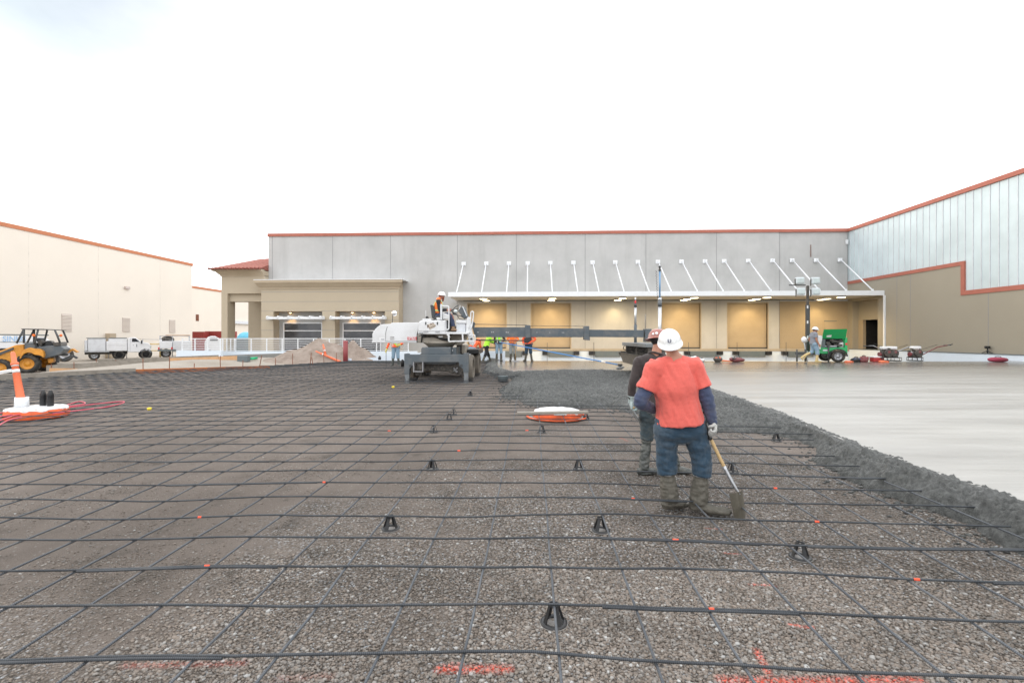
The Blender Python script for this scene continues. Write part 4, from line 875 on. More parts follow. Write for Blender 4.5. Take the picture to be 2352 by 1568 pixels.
strip('lumber', 'fresh pale lumber length lying left of the other new board', (390, 829.5, 822), (501, 826.2, 819), MT['new_lumber'], 'lumber', .1, za=.45, zb=.52)
strip('lumber', 'fresh lumber with square end lying beside the green pipe', (503, 827, 818.5), (545, 825.5, 817), MT['new_lumber'], 'lumber', .1, za=.52, zb=.54)
p = flat(555, 828, .5); tag(MB().box((p.x, p.y+.2, .6), (.6, .3, .34)).build('concrete_block', MT['dock_grey'], bevel=.03), 'grey block at the end of the fresh lumber', 'block')
a = flat(574, 827, .5); b = flat(590, 826, .5); tag(MB().cyl((a.x, a.y, .58), (b.x, b.y, .6), .07, n=16).build('drain_pipe', MT['green_pipe']), 'short bright green plastic pipe lying on the dirt left of the mound', 'pipe')
STK = [(125, 836, 852), (176, 831, 851), (227.5, 824, 848), (271.5, 826, 845), (328, 823, 859), (389, 818, 857), (448, 834, 855), (507, 817, 852), (555, 827, 849), (633, 822, 845), (675, 812, 843), (748, 811, 838), (778, 810, 836)]
for k, (x, yt, yb) in enumerate(STK):
    near = x > 300; P = None
    if near:
        d = ray(x, yb); s = [(pp.x+(qq.x-pp.x)*i/40, pp.y+(qq.y-pp.y)*i/40) for pp, qq in zip(FORM[1:4], FORM[2:5]) for i in range(41)]; P = min(s, key=lambda c: abs(c[0]/c[1]-d.x/d.y)); P = Vector((P[0]-.09, P[1]+.09, 0))
    else: P = flat(x, yb, 0); P = Vector((P.x, P.y-.15, 0))
    z1_ = onv(x, yt, P.y).z; tag(MB().cyl((P.x, P.y, -.3), (P.x+random.uniform(-.03, .03), P.y, z1_), .016, n=8).build('form_stake', MT['rust']), f'thin rusty steel stake, {ORD[k]} from the left along the form boards', 'stake', 'steel stakes along the form')
for x0_, y0, x1_, y1, k in ((594, 843, 601, 816, 'leaning right, left of the dirt mound'), (711, 841, 715, 810, 'slightly leaning, in front of the tall mound'), (721, 841, 716, 820, 'short and leaning left, crossing its neighbour')):
    a = ong(x0_, y0+2, .0); b = onv(x1_, y1, a.y); tag(MB().cyl(a+Vector((0, 0, -.2)), b, .018, n=8).build('form_stake', MT['rust']), 'rusty steel stake '+k, 'stake', 'steel stakes along the form')
# dark red standpipe, delineators by the mound
p = onv(793.5, 838, 26.6); a = onv(793.5, 782, 26.6)
t_ = thing('standpipe', 'thick dark red upright pipe beside the dirt mound', 'pipe', (p.x, 26.6, p.z)); MB().lathe([(.13, -.1), (.13, a.z-p.z), (.105, a.z-p.z), (.105, a.z-p.z-.2)], (p.x, 26.6, p.z), 20).build('pipe', MT['red_pvc'], t_); MB().lathe([(.15, -.12), (.17, .1), (.14, .1)], (p.x, 26.6, p.z), 18).build('collar', MT['dark_steel'], t_)
p = onv(803.5, 836, 26.8); tag(MB().box((p.x, 26.8, p.z+.15), (.16, .16, .34)).build('pipe_sleeve', MT['dock_white'], bevel=.02), 'short white block at the foot of the red standpipe', 'block')
def delineator(label, base, top, rr, bandz, base_part=True):
    a = Vector(base); b = Vector(top); t_ = thing('delineator_post', label, 'delineator', base, group='orange delineator posts'); ax = (b-a); L_ = ax.length; rot = ax.to_track_quat('Z', 'Y').to_matrix()
    MB().lathe([(rr*1.15, 0), (rr, L_*.1), (rr*.8, L_*.74), (rr*.95, L_*.75), (rr*.95, L_*.79), (rr*.62, L_*.8), (rr*.55, L_*.97), (rr*.3, L_)], a, 18, rot).build('tube', MT['orange_plastic'], t_)
    for z0, z1_ in bandz: MB().lathe([(rr*1.0-(rr*.2)*z0/.74+.003, L_*z0), (rr*1.0-(rr*.2)*z1_/.74+.003, L_*z1_)], a, 18, rot).build('reflective_band', MT['sticker_white'], t_)
    return t_
p0 = onv(751.5, 833, 27.2); p1 = onv(742, 790, 27.3); delineator('orange and white delineator post leaning against the dirt mound', p0, p1, .075, ((.72, .78), (.62, .68)))
p0 = onv(782, 831, 27.0); p1 = onv(724.5, 806, 27.0); delineator('orange delineator post with yellow tape lying tilted low before the mound', p0, p1, .065, ((.68, .72),))
# ------------------------------------------------------------------ chain-link fence and yellow rail by the cream warehouse
fa = flat(28, 822); t_ = thing('chain_link_fence', 'thin grey chain-link fence in front of the cream warehouse', 'fence', (-36, 36, -.1))
FX = [(96, 776, 826), (160, 777.5, 823), (249, 778, 823), (291, 778, 824), (328, 779, 823), (396, 780, 819)]
P_ = []
for x, yt, yb in FX:
    p = flat(x, 823.5); tp = onv(x, yt, p.y); P_.append(tp); MB().cyl((p.x, p.y, -.15), tp, .035, n=8).build('post', MT['steel'], t_)
MB().tube([P_[0]+Vector((-8, -1, 0))]+P_, .022, 6).build('top_rail', MT['steel'], t_)
for xs_, k in (((165, 192), 'left of the white utility truck'), ((345, 368), 'between the two pickups')):
    a = onv(xs_[0], 790, 43); b = onv(xs_[1], 787, 43); t_ = thing('bollard_rail', 'pale yellow guard rail by the cream wall, '+k, 'guard rail', (a.x, 43, -.1), group='yellow guard rails')
    m = MB().cyl((a.x, 43, a.z), (b.x, 43, a.z), .05, n=8).cyl((a.x, 43, a.z-.6), (b.x, 43, a.z-.6), .04, n=8); m.build('bar', MT['yellow_rail'], t_)
    MB().cyl((b.x, 43, -.15), (b.x, 43, a.z+.05), .07, n=10).build('post', MT['yellow_rail'], t_)
# ------------------------------------------------------------------ vehicles
class Fr:
    """upright working plane across the line of sight to picture column xc, at distance D; yaw turns it"""
    def __init__(s, xc, D, yaw=0, z=0):
        r = ray(xc, 775); h = Vector((r.x, r.y)).normalized(); s.o = h*D; s.rz = math.atan2(h.y, h.x)-math.pi/2+yaw; s.ax = Vector((math.cos(s.rz), math.sin(s.rz))); s.n = Vector((-math.sin(s.rz), math.cos(s.rz))); s.xc = xc
    def P(s, x, y, dep=0):
        d = ray(x, y); h = Vector((d.x, d.y)); o = s.o+s.n*dep; t = o.dot(s.n)/h.dot(s.n); q = h*t-s.o; return q.dot(s.ax), CZ+d.z*t
    def X(s, x): return s.P(x, 800)[0]
    def Z(s, y): return s.P(s.xc, y)[1]
    def thing(s, *a, **k): t_ = thing(*a, (s.o.x, s.o.y, 0), s.rz, **k); t_['_l'] = 1; del t_['_l']; return t_
def wheel(parent, c, r, wd, axis, tyre='rubber', rim='steel', hub=None, spokes=0, tread=False):
    """axis: unit vector pointing outward"""
    rot = Vector(axis).to_track_quat('Z', 'Y').to_matrix(); h = wd/2
    w = MB().lathe([(r*.62, -h), (r*.93, -h), (r, -h*.7), (r, h*.7), (r*.93, h), (r*.62, h), (r*.6, h*.55), (r*.6, -h)], c, 28, rot)
    if tread:
        for k in range(22):
            a = 2*math.pi*k/22
            for s in (-1, 1):
                p = rot @ Vector((math.cos(a)*r, math.sin(a)*r, s*h*.5)); tdir = rot @ Vector((math.cos(a), math.sin(a), 0)); w.box(Vector(c)+p, (.035, .06, h*.85), Matrix((tdir, (rot@Vector((0, 0, 1))).cross(tdir), rot@Vector((0, 0, 1)))).transposed())
    w = w.build('wheel', MT[tyre], parent)
    MB().lathe([(.001, h*.35), (r*.2, h*.4), (r*.25, h*.2), (r*.5, h*.25), (r*.6, h*.6), (r*.61, h*.2), (r*.61, -h*.8), (.001, -h*.8)], c, 24, rot).build('rim', MT[rim], w)
    if hub:
        m = MB()
        for k in range(6): a = k*math.pi/3; m.lathe([(.03*r/.35, 0), (.03*r/.35, .02), (.001, .03)], Vector(c)+rot @ Vector((math.cos(a)*r*.33, math.sin(a)*r*.33, h*.3)), 8, rot)
        m.build('wheel_nut', MT[hub], w)
    return w
# white utility pickup, side view
LOCAL_ON = True
def pickup():
    fr = Fr(270, 52.0, R(3)); D0 = 0; X = lambda x: fr.X(float(np.interp(x, [160, 175, 182, 215, 264, 322], [184, 194, 201, 244, 293, 349]))); Z = fr.Z
    t_ = fr.thing('utility_pickup', 'white utility pickup with side tool boxes parked before the cream warehouse', 'pickup')
    W2 = 1.9
    # cab and hood
    prof = [(X(264), Z(809)), (X(264), Z(779)), (X(269), Z(774.8)), (X(283), Z(774.5)), (X(297), Z(785.5)), (X(314), Z(788)), (X(319), Z(794)), (X(320), Z(808)), (X(316), Z(810))]
    MB().prism(prof, D0, D0+W2, 'y').build('cab', MT['silver_truck'], t_, bevel=.05)
    MB().prism([(X(274), Z(785)), (X(275), Z(777)), (X(282.5), Z(777)), (X(293), Z(785))], D0-.012, D0+.02, 'y').build('side_window', MT['window_glass'], t_)
    MB().prism([(X(284.5), Z(776.2)), (X(297.5), Z(785.8)), (X(296.8), Z(786.3)), (X(284), Z(777))], D0+.12, D0+W2-.12, 'y').build('windscreen', MT['window_glass'], t_)
    MB().box((X(297), D0-.16, Z(785.5)), (.1, .2, .28)).build('door_mirror', MT['black_plastic'], t_, bevel=.02)
    MB().b2(X(284.8), X(286.8), D0-.008, D0+.01, Z(797), Z(790.5)).b2(X(277), X(278), D0-.008, D0+.01, Z(794), Z(791.5)).build('door_emblem', MT['dock_grey'], t_)
    MB().b2(X(270.2), X(270.5), D0-.006, D0+.01, Z(807), Z(778)).build('door_seam', MT['dock_grey'], t_)
    MB().b2(X(316), X(320.8), D0-.02, D0+W2, Z(812), Z(807)).build('front_bumper', MT['dock_grey'], t_, bevel=.03)
    MB().b2(X(317), X(320.6), D0-.012, D0+.4, Z(800), Z(794)).build('headlight', MT['headlight_glass'], t_, bevel=.02)
    # service body
    b_ = MB().b2(X(215), X(263), D0-.05, D0+W2+.05, Z(806), Z(783.5)).b2(X(221), X(262), D0-.02, D0+.5, Z(783.5), Z(777.5)).build('service_body', MT['silver_truck'], t_, bevel=.025)
    for x0_, x1_, y0, y1 in ((217, 238, 784.5, 793), (217, 235, 794, 804), (239, 261, 784.5, 793), (251, 261.5, 794, 805)):
        MB().b2(X(x0_), X(x1_), D0-.075, D0-.05, Z(y1), Z(y0)).build('tool_door', MT['silver_truck'], b_, bevel=.01)
    MB().b2(X(182.5), X(214), D0-.03, D0+W2, Z(806), Z(777.3)).b2(X(175.5), X(182), D0+.05, D0+W2-.1, Z(805), Z(781)).build('rear_box', MT['truck_grey'], t_, bevel=.03)
    MB().b2(X(180), X(216), D0-.06, D0+W2+.03, Z(777.2), Z(775.6)).b2(X(222), X(263), D0-.03, D0+.5, Z(777.4), Z(775.4)).build('box_lid', MT['dock_grey'], t_)
    MB().b2(X(176), X(264), D0+.1, D0+W2-.1, Z(813), Z(806.5)).build('underbody', MT['rubber'], t_)
    MB().b2(X(174), X(222), D0-.08, D0+W2+.04, Z(808), Z(805.5)).build('rear_bumper', MT['steel'], t_)
    for x in (244.5, 307.5):
        MB().lathe([(.45, -.05), (.45, -.02), (.001, -.02)], (X(x), D0-.02, Z(813.5)), 24, Vector((0, -1, 0)).to_track_quat('Z', 'Y').to_matrix()).build('wheel_arch', MT['interior_dark'], t_)
    for x, yy in ((244.5, D0+.08), (307.5, D0+.08), (244.5, D0+W2-.1), (307.5, D0+W2-.1), (194, D0+.2)):
        wheel(t_, (X(x), yy, Z(815.2)), .37, .25, (0, -1, 0), hub='dock_grey')
    return t_
pickup()
def pickup2():
    fr = Fr(400, 53.0); D0 = 0; X = fr.X; Z = fr.Z
    t_ = fr.thing('work_truck', 'white flatbed work truck with rack and gear, rear end beside the railing', 'pickup')
    MB().b2(X(366), X(396), D0, D0+.08, Z(800), Z(783)).build('tailgate', MT['silver_truck'], t_, bevel=.03); MB().b2(X(397), X(440), D0-.1, D0+3.5, Z(808), Z(783)).build('side_box', MT['truck_grey'], t_, bevel=.03)
    MB().b2(X(366), X(372), D0+.09, D0+4, Z(802), Z(779)).build('side_box', MT['silver_truck'], t_, bevel=.03)
    MB().b2(X(362), X(404), D0-.2, D0-.02, Z(806), Z(802)).build('rear_bumper', MT['dock_grey'], t_); MB().b2(X(363), X(366.5), D0-.02, D0, Z(802), Z(797)).b2(X(393), X(396.5), D0-.02, D0, Z(802), Z(797)).build('tail_light', MT['sticker_red'], t_)
    m = MB()
    for x in (367, 396, 436): m.cyl((X(x), D0+.3, Z(784)), (X(x), D0+.3, Z(771)), .03, n=6).cyl((X(x), D0+3, Z(784)), (X(x), D0+3, Z(771)), .03, n=6)
    m.cyl((X(366), D0+.3, Z(771.5)), (X(436), D0+.3, Z(771.5)), .03, n=6); m.build('ladder_rack', MT['steel'], t_)
    MB().b2(X(380), X(437), D0+.35, D0+.6, Z(771), Z(769)).build('rack_boards', MT['new_lumber'], t_)
    m = MB().b2(X(375), X(392), D0+.3, D0+1.2, Z(792), Z(782)).ell((X(385), D0+.8, Z(780)), (.5, .5, .35)); m.build('bed_gear', MT['engine_dark'], t_, bevel=.03)
    for x in (381, 420): wheel(t_, (X(x), D0+.5, Z(811)), .4, .6, (0, -1, 0))
    f2 = Fr(500, 55.0); X2 = f2.X; Z2 = f2.Z; t2 = f2.thing('van', 'white van roof showing behind the ramp railing', 'van')
    MB().prism([(X2(470), Z2(812)), (X2(470), Z2(786)), (X2(476), Z2(774.5)), (X2(484), Z2(771.6)), (X2(494), Z2(771.6)), (X2(504), Z2(777)), (X2(530), Z2(779)), (X2(534), Z2(790)), (X2(534), Z2(812))], 0, 1.9, 'y').build('body', MT['silver_truck'], t2, bevel=.08)
    MB().b2(X2(482), X2(500), -.015, .02, Z2(783), Z2(776)).build('side_window', MT['window_glass'], t2)
    for x in (481, 522): wheel(t2, (X2(x), .05, Z2(812)), .36, .25, (0, -1, 0))
pickup2()
# tanker / trailer with blue letters far left
def trailer():
    fr = Fr(60, 46.0); D0 = 0; X = fr.X; Z = fr.Z
    t_ = fr.thing('service_truck', 'white service truck with blue lettering parked behind the backhoe', 'truck')
    MB().b2(X(-60), X(80), D0, D0+2.3, Z(800), Z(771.5)).build('body', MT['silver_truck'], t_, bevel=.05)
    MB().prism([(X(80), Z(808)), (X(80), Z(773)), (X(104), Z(774)), (X(117), Z(784)), (X(136), Z(787)), (X(161), Z(797)), (X(163), Z(808))], D0+.1, D0+2.2, 'y').build('cab', MT['silver_truck'], t_, bevel=.06)
    MB().b2(X(84), X(104), D0+.085, D0+.12, Z(785), Z(776)).build('side_window', MT['window_glass'], t_)
    MB().b2(X(-60), X(79), D0-.02, D0+.0, Z(785.5), Z(784.6)).build('side_rail', MT['dock_grey'], t_); MB().cyl((X(-60), D0+.1, Z(768)), (X(112), D0+.1, Z(769.5)), .04, n=8).build('roof_rail', MT['dock_grey'], t_)
    M4 = Matrix.Translation((X(33), D0-.012, Z(778.5))) @ Matrix.Rotation(math.pi/2, 4, 'X'); text_part('lettering', 'SINUS', .5, mm('letter_pale', (.32, .50, .74), .5, amt=.1), t_, M4, bold=True, squeeze=.82)
    MB().b2(X(-60), X(150), D0+.2, D0+2.0, Z(815), Z(800)).build('underbody', MT['rubber'], t_)
    for x in (-20, 5, 100, 148): wheel(t_, (X(x), D0+.1, Z(816)), .5, .28, (0, -1, 0))
trailer()
# ------------------------------------------------------------------ backhoe loader
def backhoe():
    fr = Fr(90, 36.5, R(-12)); D0 = 0; X = fr.X; Z = fr.Z
    t_ = fr.thing('backhoe_loader', 'yellow backhoe loader with open black-framed canopy at the left edge', 'backhoe'); W_ = 1.9; zx = lambda x, y: (X(x*.0781), Z(747.25+y*.0781))
    k = lambda pts: [zx(*p) for p in pts]
    MB().prism(k([(610, 95), (1310, 100), (1310, 122), (640, 122)]), D0, D0+W_, 'y').prism(k([(1370, 108), (1720, 118), (1710, 136), (1380, 130)]), D0+.1, D0+W_-.1, 'y').build('canopy_roof', MT['dark_steel'], t_, bevel=.01)
    for yv in (D0+.05, D0+W_-.05):
        for pts in (((690, 115), (480, 520)), ((700, 115), (690, 520)), ((1110, 125), (1040, 400), (1000, 560)), ((1600, 120), (1690, 330), (1760, 520)),):
            MB().tube([(zx(*p)[0], yv, zx(*p)[1]) for p in pts], .045, 8).build('canopy_post', MT['dark_steel'], t_)
    MB().prism(k([(0, 720), (180, 650), (400, 570), (660, 550), (670, 900), (560, 950), (520, 1300), (380, 1500), (60, 1500), (-300, 1500), (-300, 780)]), D0+.35, D0+W_-.35, 'y').build('hood', MT['yellow_paint'], t_, bevel=.05)
    MB().prism(k([(-300, 860), (0, 760), (330, 640), (350, 700), (0, 840), (-300, 960)]), D0+.28, D0+.35, 'y').build('side_grille', MT['dark_steel'], t_)
    MB().prism(k([(690, 510), (990, 510), (1020, 760), (700, 760)]), D0+.15, D0+W_-.15, 'y').build('side_panel', MT['machine_grey'], t_, bevel=.03)
    MB().prism(k([(1000, 640), (1700, 560), (1760, 620), (1880, 700), (1760, 860), (1300, 980), (1000, 900)]), D0+.25, D0+W_-.25, 'y').build('floor_console', MT['machine_grey'], t_, bevel=.05)
    MB().prism(k([(1180, 640), (1200, 480), (1290, 450), (1400, 450), (1440, 500), (1500, 600), (1480, 680)]), D0+.6, D0+W_-.6, 'y').build('seat', MT['black_plastic'], t_, bevel=.08)
    MB().prism(k([(1020, 560), (1030, 440), (1120, 430), (1160, 520), (1150, 640)]), D0+.5, D0+W_-.7, 'y').prism(k([(1500, 500), (1740, 490), (1770, 600), (1560, 620)]), D0+.2, D0+W_-.2, 'y').build('dashboard', MT['engine_dark'], t_, bevel=.03)
    fd = [(590, 960), (640, 800), (730, 700), (880, 650), (1030, 680), (1180, 690), (1280, 760), (1300, 860), (1290, 950), (1230, 900), (1150, 870), (1040, 860), (930, 800), (820, 790), (720, 830), (660, 900), (620, 970)]
    MB().prism(k(fd), D0-.12, D0+.42, 'y').build('rear_fender', MT['yellow_paint'], t_, bevel=.03)
    MB().prism(k([(1730, 830), (1800, 760), (1900, 700), (2080, 820), (2030, 840), (1900, 770), (1820, 800), (1760, 850)]), D0+W_-.1, D0+W_+.4, 'y').build('far_fender', MT['yellow_paint'], t_, bevel=.02)
    c = zx(790, 1120); rr = (c[1]-Z(856))
    wheel(t_, (c[0], D0+.18, c[1]), rr, .5, (0, -1, 0), rim='yellow_paint', tread=True); c2 = zx(1010, 1120); wheel(t_, (c2[0], D0+W_+.1, c2[1]), rr, .45, (0, -1, 0), rim='yellow_paint', tread=True)
    c = zx(-60, 1250); wheel(t_, (c[0], D0+.25, c[1]), .5, .35, (0, -1, 0), rim='yellow_paint', tread=True)
    MB().prism(k([(1290, 970), (1460, 980), (1470, 1080), (1400, 1130), (1320, 1120)]), D0+.6, D0+1.3, 'y').prism(k([(60, 1060), (330, 1060), (330, 1300), (60, 1300)]), D0+.3, D0+.36, 'y').build('frame', MT['yellow_paint'], t_, bevel=.03)
    MB().prism(k([(150, 1100), (300, 1100), (300, 1240), (150, 1240)]), D0+.27, D0+.3, 'y').build('battery_cover', MT['dark_steel'], t_)
    m = MB()
    for (a, b, wd) in (((1440, 880), (1880, 880), .12), ((1540, 900), (1560, 1130), .14), ((1700, 1060), (2020, 920), .16), ((2020, 920), (2160, 1000), .12)): pa, pb = zx(*a), zx(*b); m.beam((pa[0], D0+1.0, pa[1]), (pb[0], D0+1.0, pb[1]), .14, wd)
    m.build('backhoe_arm', MT['dark_steel'], t_, bevel=.02)
    for x, y, yv in ((990, 290, D0), (1765, 292, D0+.2)): p_ = zx(x, y); MB().ell((p_[0], yv, p_[1]), (.07, .07, .075), 12, 8).build('beacon', MT['amber'], t_)
    p_ = zx(1690, 300); MB().cyl((p_[0], D0+.2, p_[1]), (zx(1740, 295)[0], D0+.2, p_[1]), .025).build('beacon_arm', MT['dark_steel'], t_)
backhoe()
LOCAL_ON = False
# striped board at the frame edge
a = onv(-15, 858, 17.0); b = onv(41, 848, 18.2)
t_ = thing('marker_board', 'white marker board with a blue end lying on the grey plank at the left edge', 'board', a); MB().beam(a, a.lerp(b, .72), .1, .1).build('board', MT['sticker_white'], t_); MB().beam(a.lerp(b, .72), b, .1, .1).build('blue_end', MT['blue_pole'], t_)
# ------------------------------------------------------------------ covered manholes, delineator, canisters, hose
def wrapped(name, label, c, r, h, z0, skirt):
    n = 64; vs = []; ft = []
    t_ = thing(name, label, 'manhole', (c[0], c[1], z0)); m = MB(); rr = lambda a, k: r*(1.02+k*noise.noise(Vector((math.cos(a)*2.2, math.sin(a)*2.2, c[0]))))
    rings = [(.0, 1.0, .05), (.35, 1.03, .06), (.75, .99, .05), (1.0, .94, .03)]
    for f, s, k in rings: vs += [(c[0]+math.cos(2*math.pi*i/n)*rr(2*math.pi*i/n, k)*s, c[1]+math.sin(2*math.pi*i/n)*rr(2*math.pi*i/n, k)*s, z0+h*f+.012*noise.noise(Vector((i*.6, f*5, 3)))) for i in range(n)]
    m.add(vs, [(q*n+i, q*n+(i+1) % n, (q+1)*n+(i+1) % n, (q+1)*n+i) for q in range(3) for i in range(n)], True); m.build('orange_wrap', MT['orange_wrap'], t_)
    vs = [(c[0], c[1], z0+h+.05)]; fs = []
    for q, (s, dz) in enumerate(((.35, .03), (.7, .022), (.90, .012), (.98, .0), (1.0, -.02))):
        for i in range(n):
            a = 2*math.pi*i/n; dd = dz-(.035*max(0, noise.noise(Vector((math.cos(a)*3, math.sin(a)*3, 8))))*4*.5 if q == 4 else 0); vs.append((c[0]+math.cos(a)*r*s, c[1]+math.sin(a)*r*s, z0+h+dd+.01*noise.noise(Vector((math.cos(a)*s*5, math.sin(a)*s*5, 1)))))
    fs = [(0, 1+i, 1+(i+1) % n) for i in range(n)]+[(1+q*n+i, 1+q*n+(i+1) % n, 1+(q+1)*n+(i+1) % n, 1+(q+1)*n+i) for q in range(4) for i in range(n)]
    MB().add(vs, fs, True).build('white_wrap', MT['white_wrap'], t_)
    if skirt: MB().tube([(c[0]+math.cos(a)*r*1.28, c[1]+math.sin(a)*r*1.28, z0+.03) for a in np.linspace(0, 6.283, 49)[:-1]], .016, 8, closed=True, side=(0, 0, 1), flat=1.6).build('paint_ring', MT['orange_wrap'], t_); MB().lathe([(r*1.0, .02), (r*1.24, .02), (r*1.25, .0)], (c[0], c[1], z0), 48).build('concrete_collar', MT['retaining_grey'], t_)
    return t_
p = ong(1279, 953, .05); wrapped('manhole_riser', 'manhole riser wrapped in white plastic and orange tape with a board across it', (p.x, p.y), .475, .15, SL*p.y, True)
a = ong(1188, 948.5, .225); b = ong(1350, 946.5, .225)
tag(MB().beam(a, b, .14, .045).build('plank', MT['grey_board'], bevel=.004), 'long grey plank lying across the orange wrapped manhole in the middle', 'plank')
p = ong(85, 950, .08); mh = wrapped('manhole_riser', 'manhole riser with white plastic top and orange sides carrying a delineator at far left', (p.x, p.y), .49, .19, SL*p.y+.02, False); zt = SL*p.y+.02+.19
a = onv(50, 941, p.y-.12); cup = Vector((a.x, a.y, zt+.02)); MB().lathe([(.115, 0), (.108, .21), (.09, .21), (.088, .1)], cup, 20).build('socket_cup', MT['white_trim'], mh)
tp = onv(17, 808, p.y-.12); delineator('tall orange delineator with two white bands tilting left in a white cup', cup+Vector((0, 0, .05)), (tp.x, tp.y+.1, tp.z), .068, ((.72, .78), (.60, .66)))
for x, wh in ((99, 'left'), (116, 'right')):
    u = onv(x, 930, p.y+.05).x; tag(MB().lathe([(.052, 0), (.055, .01), (.055, .2), (.058, .21), (.03, .31), (.022, .325)], (u, p.y+.05, zt+.03), 18).build('canister', MT['black_plastic']), f'{wh} of two black tapered canisters standing on the white manhole cover', 'canister', 'black canisters')
def hose(label, px, mat='pink_hose', r=.012, h=.15):
    pts = [tuple(ong(x, y, h)) for x, y in px]; tag(MB().tube(crom(pts, 6), r, 6).build('hose', MT[mat]), label, 'hose', 'pink hoses')
hose('pink hose looping from the far left manhole out to the right and back', [(-30, 952), (30, 945), (100, 941), (160, 935), (215, 928), (262, 923), (285, 922), (277, 927), (240, 935), (190, 941), (150, 946), (120, 950)])
hose('shorter pink hose loop beside the black canisters', [(-30, 962), (40, 950), (118, 940), (150, 931), (180, 922), (196, 925), (180, 930), (140, 935), (122, 938)])
hose('pink hose coming in from the left edge below the manhole', [(-30, 975), (10, 962), (35, 953), (60, 950)])
hose('pale pink hose end curling at the left edge', [(-20, 990), (5, 972), (25, 963), (50, 957)])
for x, y, k in ((343, 942, 'left of centre near the pink hose'), (903, 891, 'in front of the boom machine')):
    p = ong(x, y, .14); tag(MB().lathe([(.025, 0), (.04, .02), (.045, .05), (.02, .06)], p, 12).build('yellow_cap', MT['yellow_cap']), 'small yellow plastic cap lying on the bars '+k, 'cap', 'yellow caps')
p = ong(1155, 874, .05); tag(MB().lathe([(.17, -.02), (.18, .16), (.185, .17), (.001, .165)], p, 20).build('drain_riser', MT['dock_grey']), 'short grey pipe riser with pale lid at the tip of the wet concrete', 'pipe')
# ------------------------------------------------------------------ boom-mounted laser screed machine
bm_ = thing('screed_machine', 'white and grey boom screed machine with outriggers, swing seat and long grey boom', 'machine', (-3.2, 17.2, .22))
V1 = 16.3
def P(x, y, v): return onv(x, y, v)
def pr(m, pts, v0, v1, sc=None):
    """picture polygon on plane v0, pushed back to v1 (metres)"""
    m.prism([(onv(x, y, v0).x, onv(x, y, v0).z) for x, y in pts], v0, v1, 'y'); return m
Zm = lambda x, y: (906.5+x*.09896, 765.6+y*.09896)      # 1480..1860 zoom
Zc = lambda x, y: (955.5+x*.09373, 649.25+y*.09373)      # cab zoom
Zh = lambda x, y: (845.25+x*.07033, 704.4+y*.07033)      # hull zoom
G_ = MT['machine_grey']; Wp = MT['white_paint']; Bk = MT['engine_dark']
# outrigger portal
pr(MB(), [Zm(*p) for p in ((220, 470), (300, 465), (330, 490), (1590, 490), (1600, 455), (1710, 455), (1710, 905), (1590, 905), (1590, 830), (1500, 760), (1490, 665), (430, 665), (430, 740), (340, 825), (340, 940), (220, 940))], V1, V1+.22).build('outrigger_beam', G_, bm_, bevel=.008)
for a, b, yb in ((235, 335, 1185), (1602, 1702, 1165)):
    c = [Zm(a, 900), Zm(b, 900), Zm(b, yb), Zm(a, yb)]; q = [onv(x, y, V1+.03) for x, y in c]
    l = MB().b2(q[0].x, q[1].x, V1+.03, V1+.19, q[2].z, q[0].z).b2(q[0].x+.04, q[1].x-.04, V1+.015, V1+.03, q[2].z, q[0].z-.1).build('outrigger_leg', MT['steel'] if False else mm('leg_grey', (.2, .215, .225), .5, .2, amt=.4), bm_, bevel=.006)
    MB().b2(q[0].x-.12, q[1].x+.12, V1-.05, V1+.3, q[2].z-.02, q[2].z+.02).build('foot_pad', MT['muddy_rubber'], l, bevel=.005)
for x, y in ((370, 748), (1548, 742)):
    p = P(*Zm(x, y), V1); MB().cyl((p.x, V1-.02, p.z), (p.x, V1, p.z), .045, n=16).cyl((p.x, V1-.04, p.z), (p.x, V1-.02, p.z), .02, n=10).build('pivot_pin', MT['dark_steel'], bm_)
m = MB(); q0 = P(*Zm(425, 665), V1-.02); q1 = P(*Zm(658, 875), V1-.02)
m.b2(q0.x, q0.x+.03, V1-.02, V1+.15, q1.z, q0.z).b2(q1.x-.03, q1.x, V1-.02, V1+.15, q1.z, q0.z).b2(q0.x, q1.x, V1-.02, V1+.15, q1.z-.03, q1.z).build('tray_frame', mm('leg_light', (.3, .3, .31), .5, amt=.3), bm_)
pr(MB(), [Zm(*p) for p in ((520, 700), (640, 700), (640, 840), (520, 840))], V1+.1, V1+.3).build('tray_box', Bk, bm_)
m = MB(); pr(m, [Zm(*p) for p in ((470, 668), (1590, 668), (1590, 1000), (1480, 950), (1340, 930), (1200, 880), (850, 870), (640, 900), (640, 1000), (470, 980))], V1+.5, V1+1.0); m.build('front_axle', MT['engine_dark'], bm_, bevel=.03)
ax0 = P(928, 0, V1).x+.2; ax1 = P(1076, 0, V1).x-.15
MB().b2(ax0+.35, ax1-.35, V1+.22, V1+3.6, .86, 1.2).build('chassis', G_, bm_, bevel=.02)
mud = MB()
for k in range(9):
    a = P(*Zm(1390+random.uniform(-20, 60), 800+k*12), V1+.45); mud.ell(a, (.03, .03, .03), 8, 6)
mud.build('valve_block', MT['steel'], bm_)
pr(MB(), [Zm(*p) for p in ((612, 345), (640, 322), (1290, 318), (1305, 340), (1305, 492), (612, 492))], V1+.35, V1+1.0).build('front_tank', G_, bm_, bevel=.03)
pr(MB(), [Zm(*p) for p in ((1306, 330), (1430, 315), (1430, 492), (1306, 492))], V1+.55, V1+2.2).build('side_tank', G_, bm_, bevel=.02)
pr(MB(), [Zm(*p) for p in ((1340, 370), (1350, 370), (1350, 415), (1340, 415))], V1+.53, V1+.55).build('decal', MT['sticker_white'], bm_)
pr(MB(), [Zm(*p) for p in ((1432, 240), (1640, 262), (1640, 470), (1432, 470))], V1+1.5, V1+2.4).build('engine_housing', MT['machine_beige'], bm_, bevel=.04)
